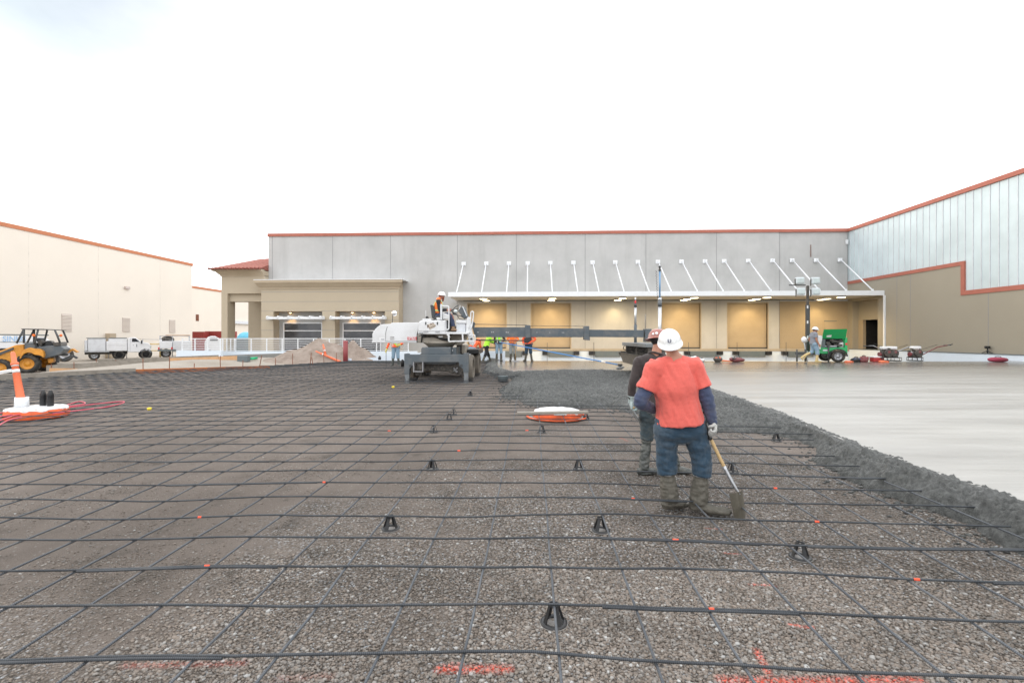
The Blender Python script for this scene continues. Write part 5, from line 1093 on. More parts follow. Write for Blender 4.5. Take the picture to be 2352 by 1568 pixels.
pr(MB(), [Zm(*p) for p in ((1440, 262), (1560, 262), (1560, 468), (1440, 468))], V1+1.48, V1+1.5).build('engine_opening', MT['engine_dark'], bm_)
pr(MB(), [Zm(*p) for p in ((1630, 375), (1945, 368), (1950, 470), (1630, 475))], V1+1.9, V1+3.6).build('rear_fender', MT['black_plastic'], bm_, bevel=.02)
# wheels
uo = onv(1089, 850, 17.4).x; ui = onv(940, 850, 17.4).x
for vv in (17.25, 19.35):
    w_ = wheel(bm_, (uo-.18, vv, .70+.0), .47, .36, (1, 0, 0), tyre='muddy_rubber', rim='muddy_rubber', tread=False); w_ = wheel(bm_, (ui+.15, vv, .70), .47, .36, (-1, 0, 0), tyre='muddy_rubber', rim='dark_steel')
for o in bm_.children:
    if o.name.startswith('wheel'):
        pass
MB().b2(ui+.2, uo-.2, 19.25, 19.45, .62, .8).build('rear_axle', MT['engine_dark'], bm_)
# turntable
c = P(1018, 790, 17.6); MB().lathe([(.42, -.12), (.58, .02), (.62, .04), (.62, .1), (.45, .1)], (c.x-.1, 17.6, c.z), 32).build('turntable', MT['machine_beige'], bm_)
# swing frame under the cab
pr(MB(), [Zm(*p) for p in ((525, 20), (1250, 20), (1270, 90), (1250, 200), (1180, 218), (525, 216))], 17.15, 18.3).build('swing_frame', MT['machine_beige'], bm_, bevel=.02)
m = MB()
for pts in (((600, 40), (700, 80), (820, 60), (960, 90), (1100, 140), (1230, 160)), ((660, 30), (780, 75), (920, 60), (1080, 120), (1240, 130)), ((640, 60), (625, 140), (620, 210))): m.tube(crom([tuple(P(*Zm(x, y), 17.1)) for x, y in pts], 4), .028, 8)
m.build('hydraulic_hose', MT['rubber'], bm_)
pr(MB(), [Zm(*p) for p in ((1015, 55), (1115, 55), (1110, 98), (1020, 98))], 17.02, 17.1).build('work_lamp', MT['sticker_white'], bm_, bevel=.015)
c = P(*Zc(1010, 1290), 17.5); MB().lathe([(.34, 0), (.36, .03), (.36, .2), (.34, .22)], (c.x, 17.5, c.z-.0), 28, Vector((0, 1, 0)).to_track_quat('Z', 'Y').to_matrix()).build('hose_reel', MT['machine_beige'], bm_)
# counterweight hull
A0 = 17.1; A1 = 18.7; prof = [(110, 1180), (110, 1150), (140, 1130), (138, 900), (170, 820), (230, 730), (300, 660), (380, 600), (450, 572), (740, 560), (745, 545), (775, 520), (1640, 515), (1640, 720), (1590, 900), (1590, 1175)]
h_ = pr(MB(), [Zh(*p) for p in prof], A0, A1).build('counterweight_hull', Wp, bm_, bevel=.09, seg=3)
m = MB(); pts = [Zh(*p) for p in ((632, 650), (600, 740), (578, 860), (572, 1128), (1590, 1128))]; m.tube([(onv(x, y, A0).x, A0-.002, onv(x, y, A0).z) for x, y in pts], .008, 6); m.build('panel_seam', MT['dark_steel'], h_)
pr(MB(), [Zh(*p) for p in ((722, 972), (850, 972), (850, 1072), (722, 1072))], A0-.008, A0).build('plate', mm('plate_grey', (.25, .24, .24), .5), h_)
m = MB()
for k in range(6): pr(m, [Zh(*p) for p in ((730+k*20, 985+(k % 2)*20), (740+k*20, 985+(k % 2)*20), (740+k*20, 1060), (730+k*20, 1060))], A0-.012, A0-.008)
m.build('plate_print', MT['sticker_white'], h_)
pr(MB(), [Zh(*p) for p in ((370, 1000), (545, 1000), (545, 1110), (370, 1110))], A0-.006, A0).build('label_plate', MT['sticker_white'], h_)
m = MB()
for k in range(4): pr(m, [Zh(*p) for p in ((425+k*28, 1035), (440+k*28, 1035), (440+k*28, 1090), (425+k*28, 1090))], A0-.01, A0-.006)
m.build('label_print', mm('print_grey', (.35, .37, .4), .6), h_)
pr(MB(), [Zh(*p) for p in ((1290, 983), (1588, 983), (1588, 1084), (1290, 1084))], A0-.008, A0).build('model_plate', MT['sticker_red'], h_)
c = P(*Zh(1439, 1033), A0-.012); text_part('model_number', 'SP7B35', .125, MT['sticker_white'], h_, Matrix.Translation((c.x, A0-.012, c.z)) @ Matrix.Rotation(math.pi/2, 4, 'X'), bold=True, squeeze=.72)
# convex mirror
c = P(906.4, 719.5, 17.4); b = P(*Zh(795, 470), 17.4); mi = MB().cyl((b.x, 17.4, b.z-.05), (b.x+.02, 17.4, c.z), .012, n=8).build('mirror_stalk', MT['dark_steel'], bm_)
MB().lathe([(.098, .0), (.094, .02), (.06, .035), (.001, .045)], (c.x, 17.38, c.z), 24, Vector((0, -1, 0)).to_track_quat('Z', 'Y').to_matrix()).build('mirror', MT['mirror_glass'], bm_)
# operator station
K = 16.75
cb_ = pr(MB(), [Zc(*p) for p in ((50, 1255), (50, 1010), (75, 950), (130, 922), (725, 918), (725, 1255))], K, K+1.0).build('tool_cabinet', Wp, bm_, bevel=.02)
pr(MB(), [Zc(*p) for p in ((150, 885), (375, 885), (375, 918), (150, 918))], K+.1, K+.9).build('cabinet_cap', Wp, bm_, bevel=.02)
d_ = pr(MB(), [Zc(*p) for p in ((68, 1180), (68, 1030), (95, 965), (150, 938), (700, 935), (700, 1180))], K-.02, K).build('cabinet_door', Wp, cb_, bevel=.008)
for x in (238, 523): pr(MB(), [Zc(*p) for p in ((x-16, 960), (x+16, 960), (x+16, 1030), (x-16, 1030))], K-.035, K-.02).build('latch', MT['dark_steel'], d_, bevel=.004)
for x in (240, 525): pr(MB(), [Zc(*p) for p in ((x-55, 1182), (x+55, 1182), (x+55, 1212), (x-55, 1212))], K-.03, K-.002).build('hinge', MT['steel'], cb_)
# the block emblem on the door: a crate seen cornerwise with lettering on two faces
def zc3(x, y, v): p = onv(*Zc(x, y), v); return (p.x, p.z)
lb2 = MB().prism([zc3(*p, K-.022) for p in ((272, 1025), (415, 982), (482, 1032), (480, 1075), (335, 1152), (318, 1105), (278, 1100))], K-.026, K-.0205, 'y').build('emblem', MT['logo_beige'], cb_)
MB().prism([zc3(*p, K-.03) for p in ((272, 1025), (300, 1030), (300, 1100), (278, 1100))], K-.031, K-.0265, 'y').prism([zc3(*p, K-.03) for p in ((300, 1030), (320, 1060), (335, 1152), (318, 1105))], K-.031, K-.0265, 'y').build('emblem_side', MT['logo_brown'], cb_)
a, b = zc3(400, 1012, K); text_part('emblem_lettering', 'RT', .095, MT['logo_brown'], cb_, Matrix.Translation((a, K-.03, b)) @ Matrix.Rotation(R(12), 4, 'Y').inverted() @ Matrix.Rotation(math.pi/2, 4, 'X') @ Matrix.Shear('XY', 4, (-.9, 0)), squeeze=1.25)
a, b = zc3(410, 1080, K); text_part('emblem_lettering', 'CONCRETE', .075, MT['logo_brown'], cb_, Matrix.Translation((a, K-.03, b)) @ Matrix.Rotation(R(-22), 4, 'Y') @ Matrix.Rotation(math.pi/2, 4, 'X'), squeeze=.58)
pr(MB(), [Zc(*p) for p in ((50, 1205), (1285, 1205), (1285, 1258), (50, 1258))], K+.002, K+1.2).build('deck', Wp, bm_, bevel=.01)
m = MB()
def tb(pts, r, v, mat, name, par=bm_, k=4): return MB().tube(crom([tuple(P(*Zc(x, y), v)) for x, y in pts], k), r, 8).build(name, mat, par)
tb([(70, 1230), (168, 1230)], .02, K-.04, MT['steel'], 'step'); tb([(168, 1300), (70, 1300)], .012, K-.05, MT['dark_steel'], 'step')
# lower guard frame
mg = MB()
for pts in (((800, 1260), (805, 1435)), ((805, 1435), (1430, 1420)), ((1140, 1260), (1150, 1425)), ((760, 1262), (830, 1330))): mg.beam(P(*Zc(*pts[0]), K), P(*Zc(*pts[1]), K), .05, .045)
mg.build('guard_frame', Wp, bm_)
tb([(1290, 1280), (1420, 1280), (1445, 1310), (1445, 1470), (1400, 1500)], .017, K, Wp, 'step_loop')
m = pr(MB(), [Zc(*p) for p in ((1240, 850), (1300, 830), (1330, 880), (1370, 1200), (1420, 1420), (1400, 1560), (1300, 1500), (1260, 1290), (1215, 1260), (1225, 1120))], K+.25, K+.45); m.build('boom_arm', Wp, bm_, bevel=.03)
c = P(*Zc(1358, 1378), K+.24); MB().cyl((c.x, K+.2, c.z), (c.x, K+.25, c.z), .04, n=16).build('arm_pin', MT['dark_steel'], bm_)
tb([(1290, 1130), (1335, 900), (1345, 740), (1375, 705), (1408, 735), (1395, 900), (1350, 1150)], .022, K+.15, Wp, 'grab_handle')
# seat, consoles
s_ = pr(MB(), [Zc(*p) for p in ((345, 545), (375, 535), (430, 560), (460, 640), (480, 740), (460, 830), (430, 870), (385, 870), (365, 700))], K+.25, K+.8).build('seat', mm('seat_grey', (.055, .06, .065), .75), bm_, bevel=.03)
pr(MB(), [Zc(*p) for p in ((430, 850), (480, 815), (650, 815), (650, 890), (500, 910), (420, 900))], K+.2, K+.85).build('seat_cushion', MT['seat_grey'], s_, bevel=.03)
pr(MB(), [Zc(*p) for p in ((495, 850), (640, 850), (640, 915), (510, 915))], K+.02, K+.2).build('arm_box', Wp, bm_, bevel=.02)
pr(MB(), [Zc(*p) for p in ((640, 725), (810, 785), (810, 890), (655, 890))], K+.05, K+.2).build('control_box', Wp, bm_, bevel=.015)
pr(MB(), [Zc(*p) for p in ((590, 540), (612, 510), (640, 540), (640, 915), (595, 915))], K-.02, K+.05).build('grip_post', MT['aluminium'], bm_, bevel=.01)
tb([(640, 572), (760, 572), (800, 595), (805, 700), (805, 1080), (790, 1140), (725, 1155)], .022, K-.03, Wp, 'handrail', k=3)
pr(MB(), [Zc(*p) for p in ((725, 920), (790, 920), (790, 1130), (725, 1130))], K+.3, K+.9).build('footwell', MT['interior_dark'], bm_)
eb = pr(MB(), [Zc(*p) for p in ((985, 1000), (1215, 1005), (1215, 1205), (985, 1205))], K+.3, K+1.0).build('engine_box', MT['truck_grey'], bm_, bevel=.02)
pr(MB(), [Zc(*p) for p in ((975, 915), (1240, 905), (1240, 1000), (975, 990))], K+.27, K+1.03).build('engine_lid', Wp, bm_, bevel=.03)
pr(MB(), [Zc(*p) for p in ((1090, 610), (1130, 572), (1160, 590), (1255, 830), (1190, 880), (1100, 780), (1020, 690))], K+.25, K+.75).build('console_hood', MT['machine_grey'], bm_, bevel=.02)
mg = MB(); mg.beam(P(*Zc(1140, 575), K+.22), P(*Zc(1245, 815), K+.22), .03, .03).beam(P(*Zc(1085, 560), K+.22), P(*Zc(1060, 650), K+.22), .03, .02); mg.build('hood_trim', MT['aluminium'], bm_)
m = MB()
for pts in (((860, 700), (960, 600), (1050, 545)), ((870, 690), (1000, 640), (1090, 620)), ((900, 760), (1000, 790), (1100, 820), (1200, 890)), ((1020, 800), (1060, 880), (1150, 900), (1230, 910)), ((1100, 800), (1200, 850), (1260, 840)), ((1170, 905), (1210, 940), (1255, 960)), ((880, 640), (880, 700), (930, 760))): m.tube(crom([tuple(P(*Zc(x, y), K+.3)) for x, y in pts], 3), .014, 6)
m.build('control_linkage', MT['dark_steel'], bm_)
c = P(*Zc(968, 700), K+.2); MB().ell(c, (.075, .05, .06), 16, 8).build('work_light', MT['headlight_glass'], bm_)
pr(MB(), [Zc(*p) for p in ((880, 700), (940, 700), (1000, 790), (900, 780))], K+.3, K+.5).build('joystick_box', Bk, bm_, bevel=.02)
tb([(240, 680), (240, 880)], .008, K+.4, Wp, 'antenna', k=1); pr(MB(), [Zc(*p) for p in ((235, 870), (235, 830), (265, 815), (290, 830), (290, 870))], K+.35, K+.5).build('beacon_base', MT['black_plastic'], bm_, bevel=.01)
# boom in three nested sections
VB = 17.75; S4 = lambda x, y: (1010.6+x*.2344, 581.9+y*.2344)
def bx_(pts, v0, v1, name, mat, bev=.008, par=bm_): return pr(MB(), [S4(*p) for p in pts], v0, v1).build(name, mat, par, bevel=bev)
b1 = bx_(((316, 723), (862, 723), (862, 821), (345, 821)), VB-.16, VB+.16, 'boom_section', G_)
b2_ = bx_(((884, 734), (1440, 734), (1440, 821), (884, 821)), VB-.14, VB+.14, 'boom_section', G_)
b3 = bx_(((1462, 746), (1998, 750), (1998, 822), (1462, 819)), VB-.12, VB+.12, 'boom_section', G_)
bx_(((830, 708), (862, 700), (887, 704), (887, 845), (862, 850), (838, 835)), VB-.19, VB+.19, 'boom_collar', G_, .012); bx_(((1412, 718), (1432, 710), (1464, 712), (1464, 835), (1412, 830)), VB-.17, VB+.17, 'boom_collar', G_, .012)
bx_(((825, 828), (895, 820), (900, 850), (860, 880), (825, 875)), VB-.2, VB+.1, 'slide_block', MT['black_plastic']); bx_(((1410, 825), (1470, 820), (1470, 853), (1412, 845)), VB-.18, VB+.1, 'slide_block', G_)
m = MB().tube([P(*S4(325, 694), VB-.1), P(*S4(850, 702), VB-.1)], .012, 6).tube([P(*S4(890, 709), VB-.1), P(*S4(1420, 714), VB-.1)], .010, 6); m.build('hydraulic_line', MT['dark_steel'], bm_)
MB().tube([P(*S4(350, 849), VB-.15), P(*S4(830, 854), VB-.15)], .022, 8).build('extension_cylinder', MT['dark_steel'], bm_)
for x, y in ((372, 772), (507, 771), (523, 771), (650, 772), (667, 773)): c = P(*S4(x, y), VB-.162); MB().cyl((c.x, VB-.168, c.z), (c.x, VB-.16, c.z), .022, n=10).build('boom_pin', MT['steel'], b1)
for x, y in ((950, 774), (1076, 775), (1198, 775), (1212, 775)): c = P(*S4(x, y), VB-.142); MB().cyl((c.x, VB-.148, c.z), (c.x, VB-.14, c.z), .016, n=10).build('boom_pin', MT['steel'], b2_)
bx_(((300, 668), (338, 674), (335, 720), (312, 724)), VB-.1, VB+.1, 'line_bracket', MT['machine_grey'])
# screed head at the far end of the boom
UH = P(*S4(2000, 780), VB).x; cz0 = slab_z(UH, 17.7)
MB().b2(UH, UH+.24, VB-.16, VB+.16, P(1485, 784, VB).z-.02, P(1485, 755, VB).z).build('head_post', G_, bm_, bevel=.02)
MB().b2(UH-.42, UH+.35, 15.75, 19.75, P(1470, 794, 19).z-.0, P(1470, 790, 19).z+.06).build('head_deck', mm('deck_grey', (.19, .21, .22), .5, .2, amt=.4), bm_, bevel=.015)
z0 = P(1440, 836, 19.4).z; z1_ = P(1440, 809, 19.6).z
m = MB().prism([(UH-.55, z1_), (UH-.5, z1_), (UH-.36, z0+.05), (UH-.1, z0), (UH-.1, z0+.05), (UH-.34, z0+.1), (UH-.48, z1_-.02)], 15.6, 19.9, 'x' if False else 'y'); m.build('plow_blade', MT['muddy_rubber'], bm_)
MB().prism([(UH-.1, z0), (UH+.5, z0), (UH+.5, z0+.12), (UH-.1, z0+.12)], 15.6, 19.9, 'y').build('vibrator_beam', MT['steel'], bm_, bevel=.01)
m = MB()
for v in np.arange(15.8, 19.8, .16): m.cyl((UH-.25, v, z0+.2), (UH-.22, v+.1, z0+.24), .12, n=10)
m.cyl((UH-.24, 15.7, z0+.22), (UH-.24, 19.8, z0+.22), .04); m.build('auger', Bk, bm_)
for v in (15.9, 17.7, 19.6): MB().b2(UH-.3, UH+.25, v-.06, v+.06, z0+.1, P(1470, 794, 19).z).build('head_bracket', MT['engine_dark'], bm_, bevel=.01)
for k in range(5): v = 16+k*.85; MB().tube(crom([(UH-.35, v, z1_+.35), (UH-.42, v+.1, z1_+.15), (UH-.2, v+.25, z1_+.1), (UH, v+.3, z1_+.3)], 4), .015, 6).build('head_hose', MT['rubber'], bm_)
def mast(xm, v, segs, name):
    u = onv(xm, 700, v).x
    for (y0, y1, r, mt, nm) in segs: MB().lathe([(r, onv(xm, y0, v).z), (r, onv(xm, y1, v).z)], (u, v, 0), 14).build(nm, MT[mt], bm_)
    return u
mast(1459.5, 19.5, ((788, 745, .058, 'machine_grey', 'mast_tube'), (745, 705, .045, 'aluminium', 'mast_tube'), (705, 697, .06, 'dark_steel', 'mast_clamp'), (699, 690.5, .035, 'sticker_red', 'mast_tip'), (690.5, 683, .028, 'aluminium', 'mast_tip')), 'mast')
u = mast(1515.5, 15.85, ((800, 704, .055, 'aluminium', 'mast_tube'), (704, 690, .065, 'machine_grey', 'mast_clamp'), (690, 684, .06, 'aluminium', 'mast_clamp'), (684, 622, .026, 'blue_tube', 'mast_tube'), (622, 620, .05, 'dark_steel', 'laser_receiver'), (620, 613, .03, 'engine_dark', 'laser_receiver'), (613, 611, .05, 'dark_steel', 'laser_receiver')), 'mast')
m = MB(); z = onv(1511, 685, 15.85).z; pts = []
for k in range(120): a = k*.55; pts.append((u-.075-.05*k/120+.018*math.cos(a), 15.83+.018*math.sin(a), z+k*.0075))
m.tube(pts, .006, 5).build('coil_cord', MT['black_plastic'], bm_)
c = onv(1480, 700, 17.6); m = MB().tube([tuple(onv(1482, 757, 17.6)), tuple(onv(1482, 730, 17.6)), tuple(onv(1483, 723, 17.6)), tuple(onv(1481, 722, 17.6))], .012, 6); m.build('lifting_hook', MT['steel'], bm_)
# ------------------------------------------------------------------ towable light tower and generator, both right of the bay doors
def gz(x, y): # standing place on the slab
    u, v = ong(x, y, .2).x, ong(x, y, .2).y
    for _ in range(6):
        h = slab_z(u, v)-SL*v; p = ong(x, y, h); u, v = p.x, min(p.y, crest(p.x)-.15)
    return Vector((u, v, slab_z(u, v)))
Z5 = lambda x, y: (1653.75+x*.1302, 722.75+y*.1302)       # 2700..3200 zoom
gb = gz(1895, 830.5); GV = gb.y
lt = thing('light_tower', 'light tower with four switched-off floodlights on a dark mast beside the green generator', 'light tower', (onv(1855, 800, GV+.9).x, GV+.9, gb.z))
u = onv(1855, 800, GV+.9).x; zb = gb.z; zt = onv(1855, 656, GV+.9).z; ztj = onv(1855, 700, GV+.9).z
MB().b2(u-.075, u+.075, GV+.82, GV+.98, zb+.3, ztj).build('mast', MT['dark_steel'], lt, bevel=.01); MB().b2(u-.05, u+.05, GV+.85, GV+.95, ztj-.4, zt).build('mast_tube', MT['engine_dark'], lt, bevel=.01)
for k in range(4): z = ztj-.1-k*.75; MB().b2(u-.08, u-.02, GV+.805, GV+.82, z-.08, z+.06).build('sticker', MT['sticker_white'], lt)
MB().b2(onv(1835, 0, GV).x*1.0, onv(1874, 0, GV).x, GV+.86, GV+.9, zt, zt+.05).build('crossbar', MT['dark_steel'], lt)
for x, y in ((1837, 644.5), (1873, 644.5), (1839, 669), (1873, 669)):
    p = onv(x+1.5, y, GV+.6); b = MB().b2(p.x-.2, p.x+.2, GV+.58, GV+.78, p.z-.17, p.z+.17).build('floodlight', MT['light_box_grey'], lt, bevel=.04)
    MB().b2(p.x-.15, p.x+.16, GV+.565, GV+.59, p.z-.12, p.z+.12).build('lens', MT['headlight_glass'], b, bevel=.01); MB().b2(p.x-.23, p.x-.205, GV+.65, GV+.7, p.z-.25, p.z+.1).build('bracket', MT['engine_dark'], b)
LOCAL_ON = True
fg = Fr(1912, math.hypot(gb.x, gb.y), R(10)); gn = fg.thing('generator', 'bright green towable generator with its lid open on two black wheels', 'generator'); GV0 = GV; GV = 0
def gp(x, y, v=None): return fg.P(*Z5(x, y), 0 if v is None else v)
D1 = 1.25; Gn = MT['green_paint']
m = MB().prism([gp(*p) for p in ((1690, 685), (1690, 410), (1790, 400), (1790, 580), (2200, 580), (2200, 400), (2250, 400), (2250, 680), (2200, 690), (2190, 640), (2080, 600), (1960, 640), (1900, 690))], GV, GV+D1, 'y'); m.build('housing', Gn, gn, bevel=.02)
MB().prism([gp(*p) for p in ((1790, 400), (2200, 400), (2200, 580), (1790, 580))], GV+.5, GV+D1-.02, 'y').build('engine_bay', MT['interior_dark'], gn)
m = MB(); m.prism([gp(*p) for p in ((1795, 430), (1865, 430), (1865, 575), (1795, 575))], GV+.1, GV+.5, 'y').build('panel', MT['dock_grey'], gn)
m = MB()
for k in range(26):
    p = gp(random.uniform(1880, 2190), random.uniform(440, 570), GV+.3); m.box((p[0], GV+random.uniform(.15, .5), p[1]), (random.uniform(.05, .2), .15, random.uniform(.04, .15)))
m.build('engine', MT['engine_dark'], gn, bevel=.01)
p = gp(2155, 530); MB().lathe([(.09, -.12), (.1, -.1), (.1, .1), (.04, .14)], (p[0], GV+.2, p[1]), 14).build('coolant_bottle', MT['sticker_white'], gn)
p = gp(1960, 555); MB().box((p[0], GV+.15, p[1]), (.5, .05, .05)).build('fuel_rail', MT['steel'], gn)
l = MB(); a = [gp(*q) for q in ((1795, 420), (2215, 420), (2220, 250), (1812, 258))]; l.add([(a[0][0], GV-.02, a[0][1]), (a[1][0], GV-.02, a[1][1]), (a[2][0], GV-.3, a[2][1]), (a[3][0], GV-.3, a[3][1])]+[(a[0][0], GV+.03, a[0][1]), (a[1][0], GV+.03, a[1][1]), (a[2][0], GV-.25, a[2][1]), (a[3][0], GV-.25, a[3][1])], [(0, 1, 2, 3), (7, 6, 5, 4), (0, 4, 5, 1), (1, 5, 6, 2), (2, 6, 7, 3), (3, 7, 4, 0)]); lid = l.build('lid', Gn, gn)
for pts in (((1905, 262), (1955, 262), (1955, 350), (1895, 350)), ((1995, 262), (2028, 262), (2028, 355), (2000, 355)), ((1875, 360), (1960, 350), (1955, 395), (1875, 395)), ((1955, 300), (1990, 300), (1990, 320), (1955, 320))):
    a = [gp(*q) for q in pts]; zc = gp(0, 420)[1]; k_ = .28/(gp(0, 250)[1]-zc); m = MB()
    m.add([(x, GV-.027-(z-zc)*k_, z) for x, z in a]+[(x, GV-.022-(z-zc)*k_, z) for x, z in a], [(0, 1, 2, 3), (7, 6, 5, 4), (0, 4, 5, 1), (1, 5, 6, 2), (2, 6, 7, 3), (3, 7, 4, 0)]); m.build('notice', MT['sticker_white'], lid)
for x, mt in ((1768, 'amber'), (2230, 'sticker_red')): p = gp(x, 515); MB().b2(p[0]-.04, p[0]+.04, GV-.015, GV, p[1]-.05, p[1]+.05).build('marker_lamp', MT[mt], gn)
p0 = gp(1815, 610); p1 = gp(1900, 600); MB().b2(p0[0], p1[0], GV-.01, GV, p0[1]-.08, p0[1]).build('sticker', MT['light_box_grey'], gn)
p = gp(2080, 730); rr = p[1]-gb.z
wheel(gn, (p[0], GV+.02, p[1]), rr, .26, (0, -1, 0), hub='steel'); q_ = gp(1850, 730, GV+D1); wheel(gn, (q_[0], GV+D1-.05, gb.z+rr), rr, .26, (0, -1, 0), hub='steel')
m = MB(); pts = []
for k in range(13): a = math.pi*k/12; pts.append((p[0]+math.cos(a)*(rr+.09), p[1]+math.sin(a)*(rr+.07)))
for k in range(12, -1, -1): a = math.pi*k/12; pts.append((p[0]+math.cos(a)*(rr+.05), p[1]+math.sin(a)*(rr+.03)))
m.prism(pts, GV-.14, GV+.2, 'y').build('mudguard', MT['black_plastic'], gn)
zg = gb.z
for x, mt in ((1912, 'dark_steel'), (1355, 'dark_steel'), (1500, 'dark_steel')):
    p = gp(x, 700); MB().cyl((p[0], GV-.05, zg), (p[0], GV-.05, p[1]+(.45 if x > 1800 else .25)), .035, n=8).build('jack_leg', MT[mt], gn)
p0 = gp(1330, 665); p1 = gp(1700, 690); MB().b2(p0[0], p1[0], GV+.0, GV+.1, p1[1]-.05, p1[1]+.06).build('drawbar', MT['dark_steel'], gn)
p = gp(1720, 480, GV); MB().box((p[0], GV-.06, p[1]), (.32, .03, .65), Matrix.Rotation(R(8), 3, 'Y')).build('hung_sheet', MT['bag_white'], gn, bevel=.01)
LOCAL_ON = False; GV = GV0
# floodlight-like white crank at the left of the walker
p = onv(*Z5(1475, 450), GV+.3); t_ = thing('spot_lamp', 'pale lamp head on a short arm just behind the walking man in grey', 'lamp', (p.x, GV+.3, zg)); MB().lathe([(.03, -.1), (.14, -.02), (.16, .1), (.05, .14)], (p.x, GV+.3, p.z), 16, Matrix.Rotation(R(60), 3, 'Y')).build('lamp_head', MT['bag_white'], t_)
e = onv(*Z5(1498, 550), GV+.3); MB().tube([p, e, (e.x+.1, GV+.3, zg)], .03, 8).build('arm', MT['light_box_grey'], t_)
# ------------------------------------------------------------------ power trowels on the slab by the wing
Z6 = lambda x, y: (1960+x*.10417, 747.25+y*.10417)        # 3200..3600 zoom
def trowel(x0, x1, yb, mirror, label, hx):
    g = gz(*Z6((x0+x1)/2, yb)); v = g.y; pt = lambda x, y: onv(*Z6(x, y), v)
    t_ = thing('power_trowel', label, 'power trowel', (g.x, v, g.z), group='power trowels'); c = (pt(x0, 0).x+pt(x1, 0).x)/2; r = abs(pt(x1, 0).x-pt(x0, 0).x)/2+.12
    m = MB()
    for z in (.06, .2): m.tube([(c+math.cos(a)*r, v+math.sin(a)*r, g.z+z) for a in np.linspace(0, 6.283, 33)[:-1]], .015, 6, closed=True, side=(0, 0, 1))
    for k in range(10): a = k*.628; m.cyl((c+math.cos(a)*r, v+math.sin(a)*r, g.z+.06), (c+math.cos(a)*r, v+math.sin(a)*r, g.z+.2), .01, n=6)
    for k in range(5): a = k*1.257+.3; m.cyl((c, v, g.z+.3), (c+math.cos(a)*r, v+math.sin(a)*r, g.z+.2), .012, n=6)
    m.build('guard_ring', MT['dark_steel'], t_)
    for k in range(4): a = k*1.571+.4; MB().box((c+math.cos(a)*r*.5, v+math.sin(a)*r*.5, g.z+.04), (r*.9, .15, .012), a).build('blade', MT['steel'], t_)
    m = MB().b2(c-.2, c+.2, v-.17, v+.17, g.z+.18, g.z+.42).lathe([(.17, 0), (.17, .1)], (c, v-.28, g.z+.4), 14, Vector((0, 1, 0)).to_track_quat('Z', 'Y').to_matrix())
    for k in range(14): m.box((c+random.uniform(-.24, .24), v+random.uniform(-.2, .1), g.z+random.uniform(.25, .62)), (random.uniform(.05, .14), .1, random.uniform(.05, .12)), random.uniform(0, 1))
    m.build('engine', MT['engine_dark'], t_, bevel=.012)
    MB().b2(c-.17, c+.2, v-.15, v+.12, g.z+.58, g.z+.72).build('fuel_tank', MT['bag_white'], t_, bevel=.04); MB().ell((c+.02, v-.2, g.z+.46), (.12, .10, .12), 14, 8).build('recoil_cover', MT['red_machine'], t_)
    MB().cyl((c-.3, v-.05, g.z+.35), (c-.22, v-.05, g.z+.35), .1, n=12).build('air_filter', MT['red_machine'], t_)
    s = []; 
    for xx, yy in hx: p = pt(xx, yy); s.append((p.x, v, p.z))
    MB().tube(s, .022, 8).build('handle_tube', MT['red_machine' if mirror else 'steel'], t_); e = Vector(s[-1]); dr = (e-Vector(s[-2])).normalized()
    MB().tube([e-Vector((.05*(1 if dr.x > 0 else -1), .22, 0)), e, e+Vector((0, .22, 0))], .018, 8).cyl(e, e+dr*.22, .02).build('hand_grip', MT['dark_steel'], t_)
    MB().cyl((c+.1, v, g.z+.5), (Vector(s[-2])+Vector((0, 0, .12))), .008, n=6).build('control_cable', MT['black_plastic'], t_)
    return t_
trowel(700, 960, 800, 0, 'power trowel with pale tank, handle pointing left, between cooler and the other trowel', ((820, 680), (700, 600), (560, 500), (450, 450), (330, 452)))
trowel(1270, 1440, 800, 1, 'power trowel with long red handle rising to the right, by the white wall', ((1380, 720), (1500, 660), (1770, 520), (1850, 480), (2080, 435)))
trowel(620, 760, 795, 0, 'power trowel standing partly behind the one with the pale tank', ((700, 700), (900, 600), (1050, 540), (1200, 480), (1380, 465)))
# camera tripod, bags, cooler and small site gear
def small(name, label, cat, x, y, fn, group=None, zoom=None):
    g = gz(x, y); t_ = thing(name, label, cat, g, group=group); fn(t_, g, (1.0*Vector(g).y)/F); return t_
def rock(m, c, r, s, k=.5, n=18):
    b = len(m.v); m.ell(c, r, n, 10); m.v[b:] = [tuple(Vector(c)+(Vector(p)-Vector(c))*(1+k*noise.noise((Vector(p)-Vector(c))*(1.3/max(r))+Vector((s, s, 0))))) for p in m.v[b:]]; return m
def tri(t_, g, s):
    top = onu(2268, 808-9, UC-.15); g = Vector((UC-.15, top.y, DOCK+.02)); zt = onu(2268, 803, UC-.15).z; m = MB()
    for a in (0.5, 2.6, 4.7): m.cyl((g.x+math.cos(a)*.16, g.y+math.sin(a)*.28, g.z), (g.x, g.y, zt-.05), .018, n=6)
    m.cyl((g.x, g.y, zt-.2), (g.x, g.y, zt+.06), .025, n=8); m.build('tripod_legs', MT['black_plastic'], t_); MB().box((g.x, g.y, zt+.12), (.14, .17, .12)).cyl((g.x-.12, g.y, zt+.12), (g.x-.05, g.y, zt+.12), .045).build('camera_body', MT['black_plastic'], t_, bevel=.015)
small('tripod', 'black tripod with camera standing on the white wall at right', 'tripod', 2268, 830, tri)
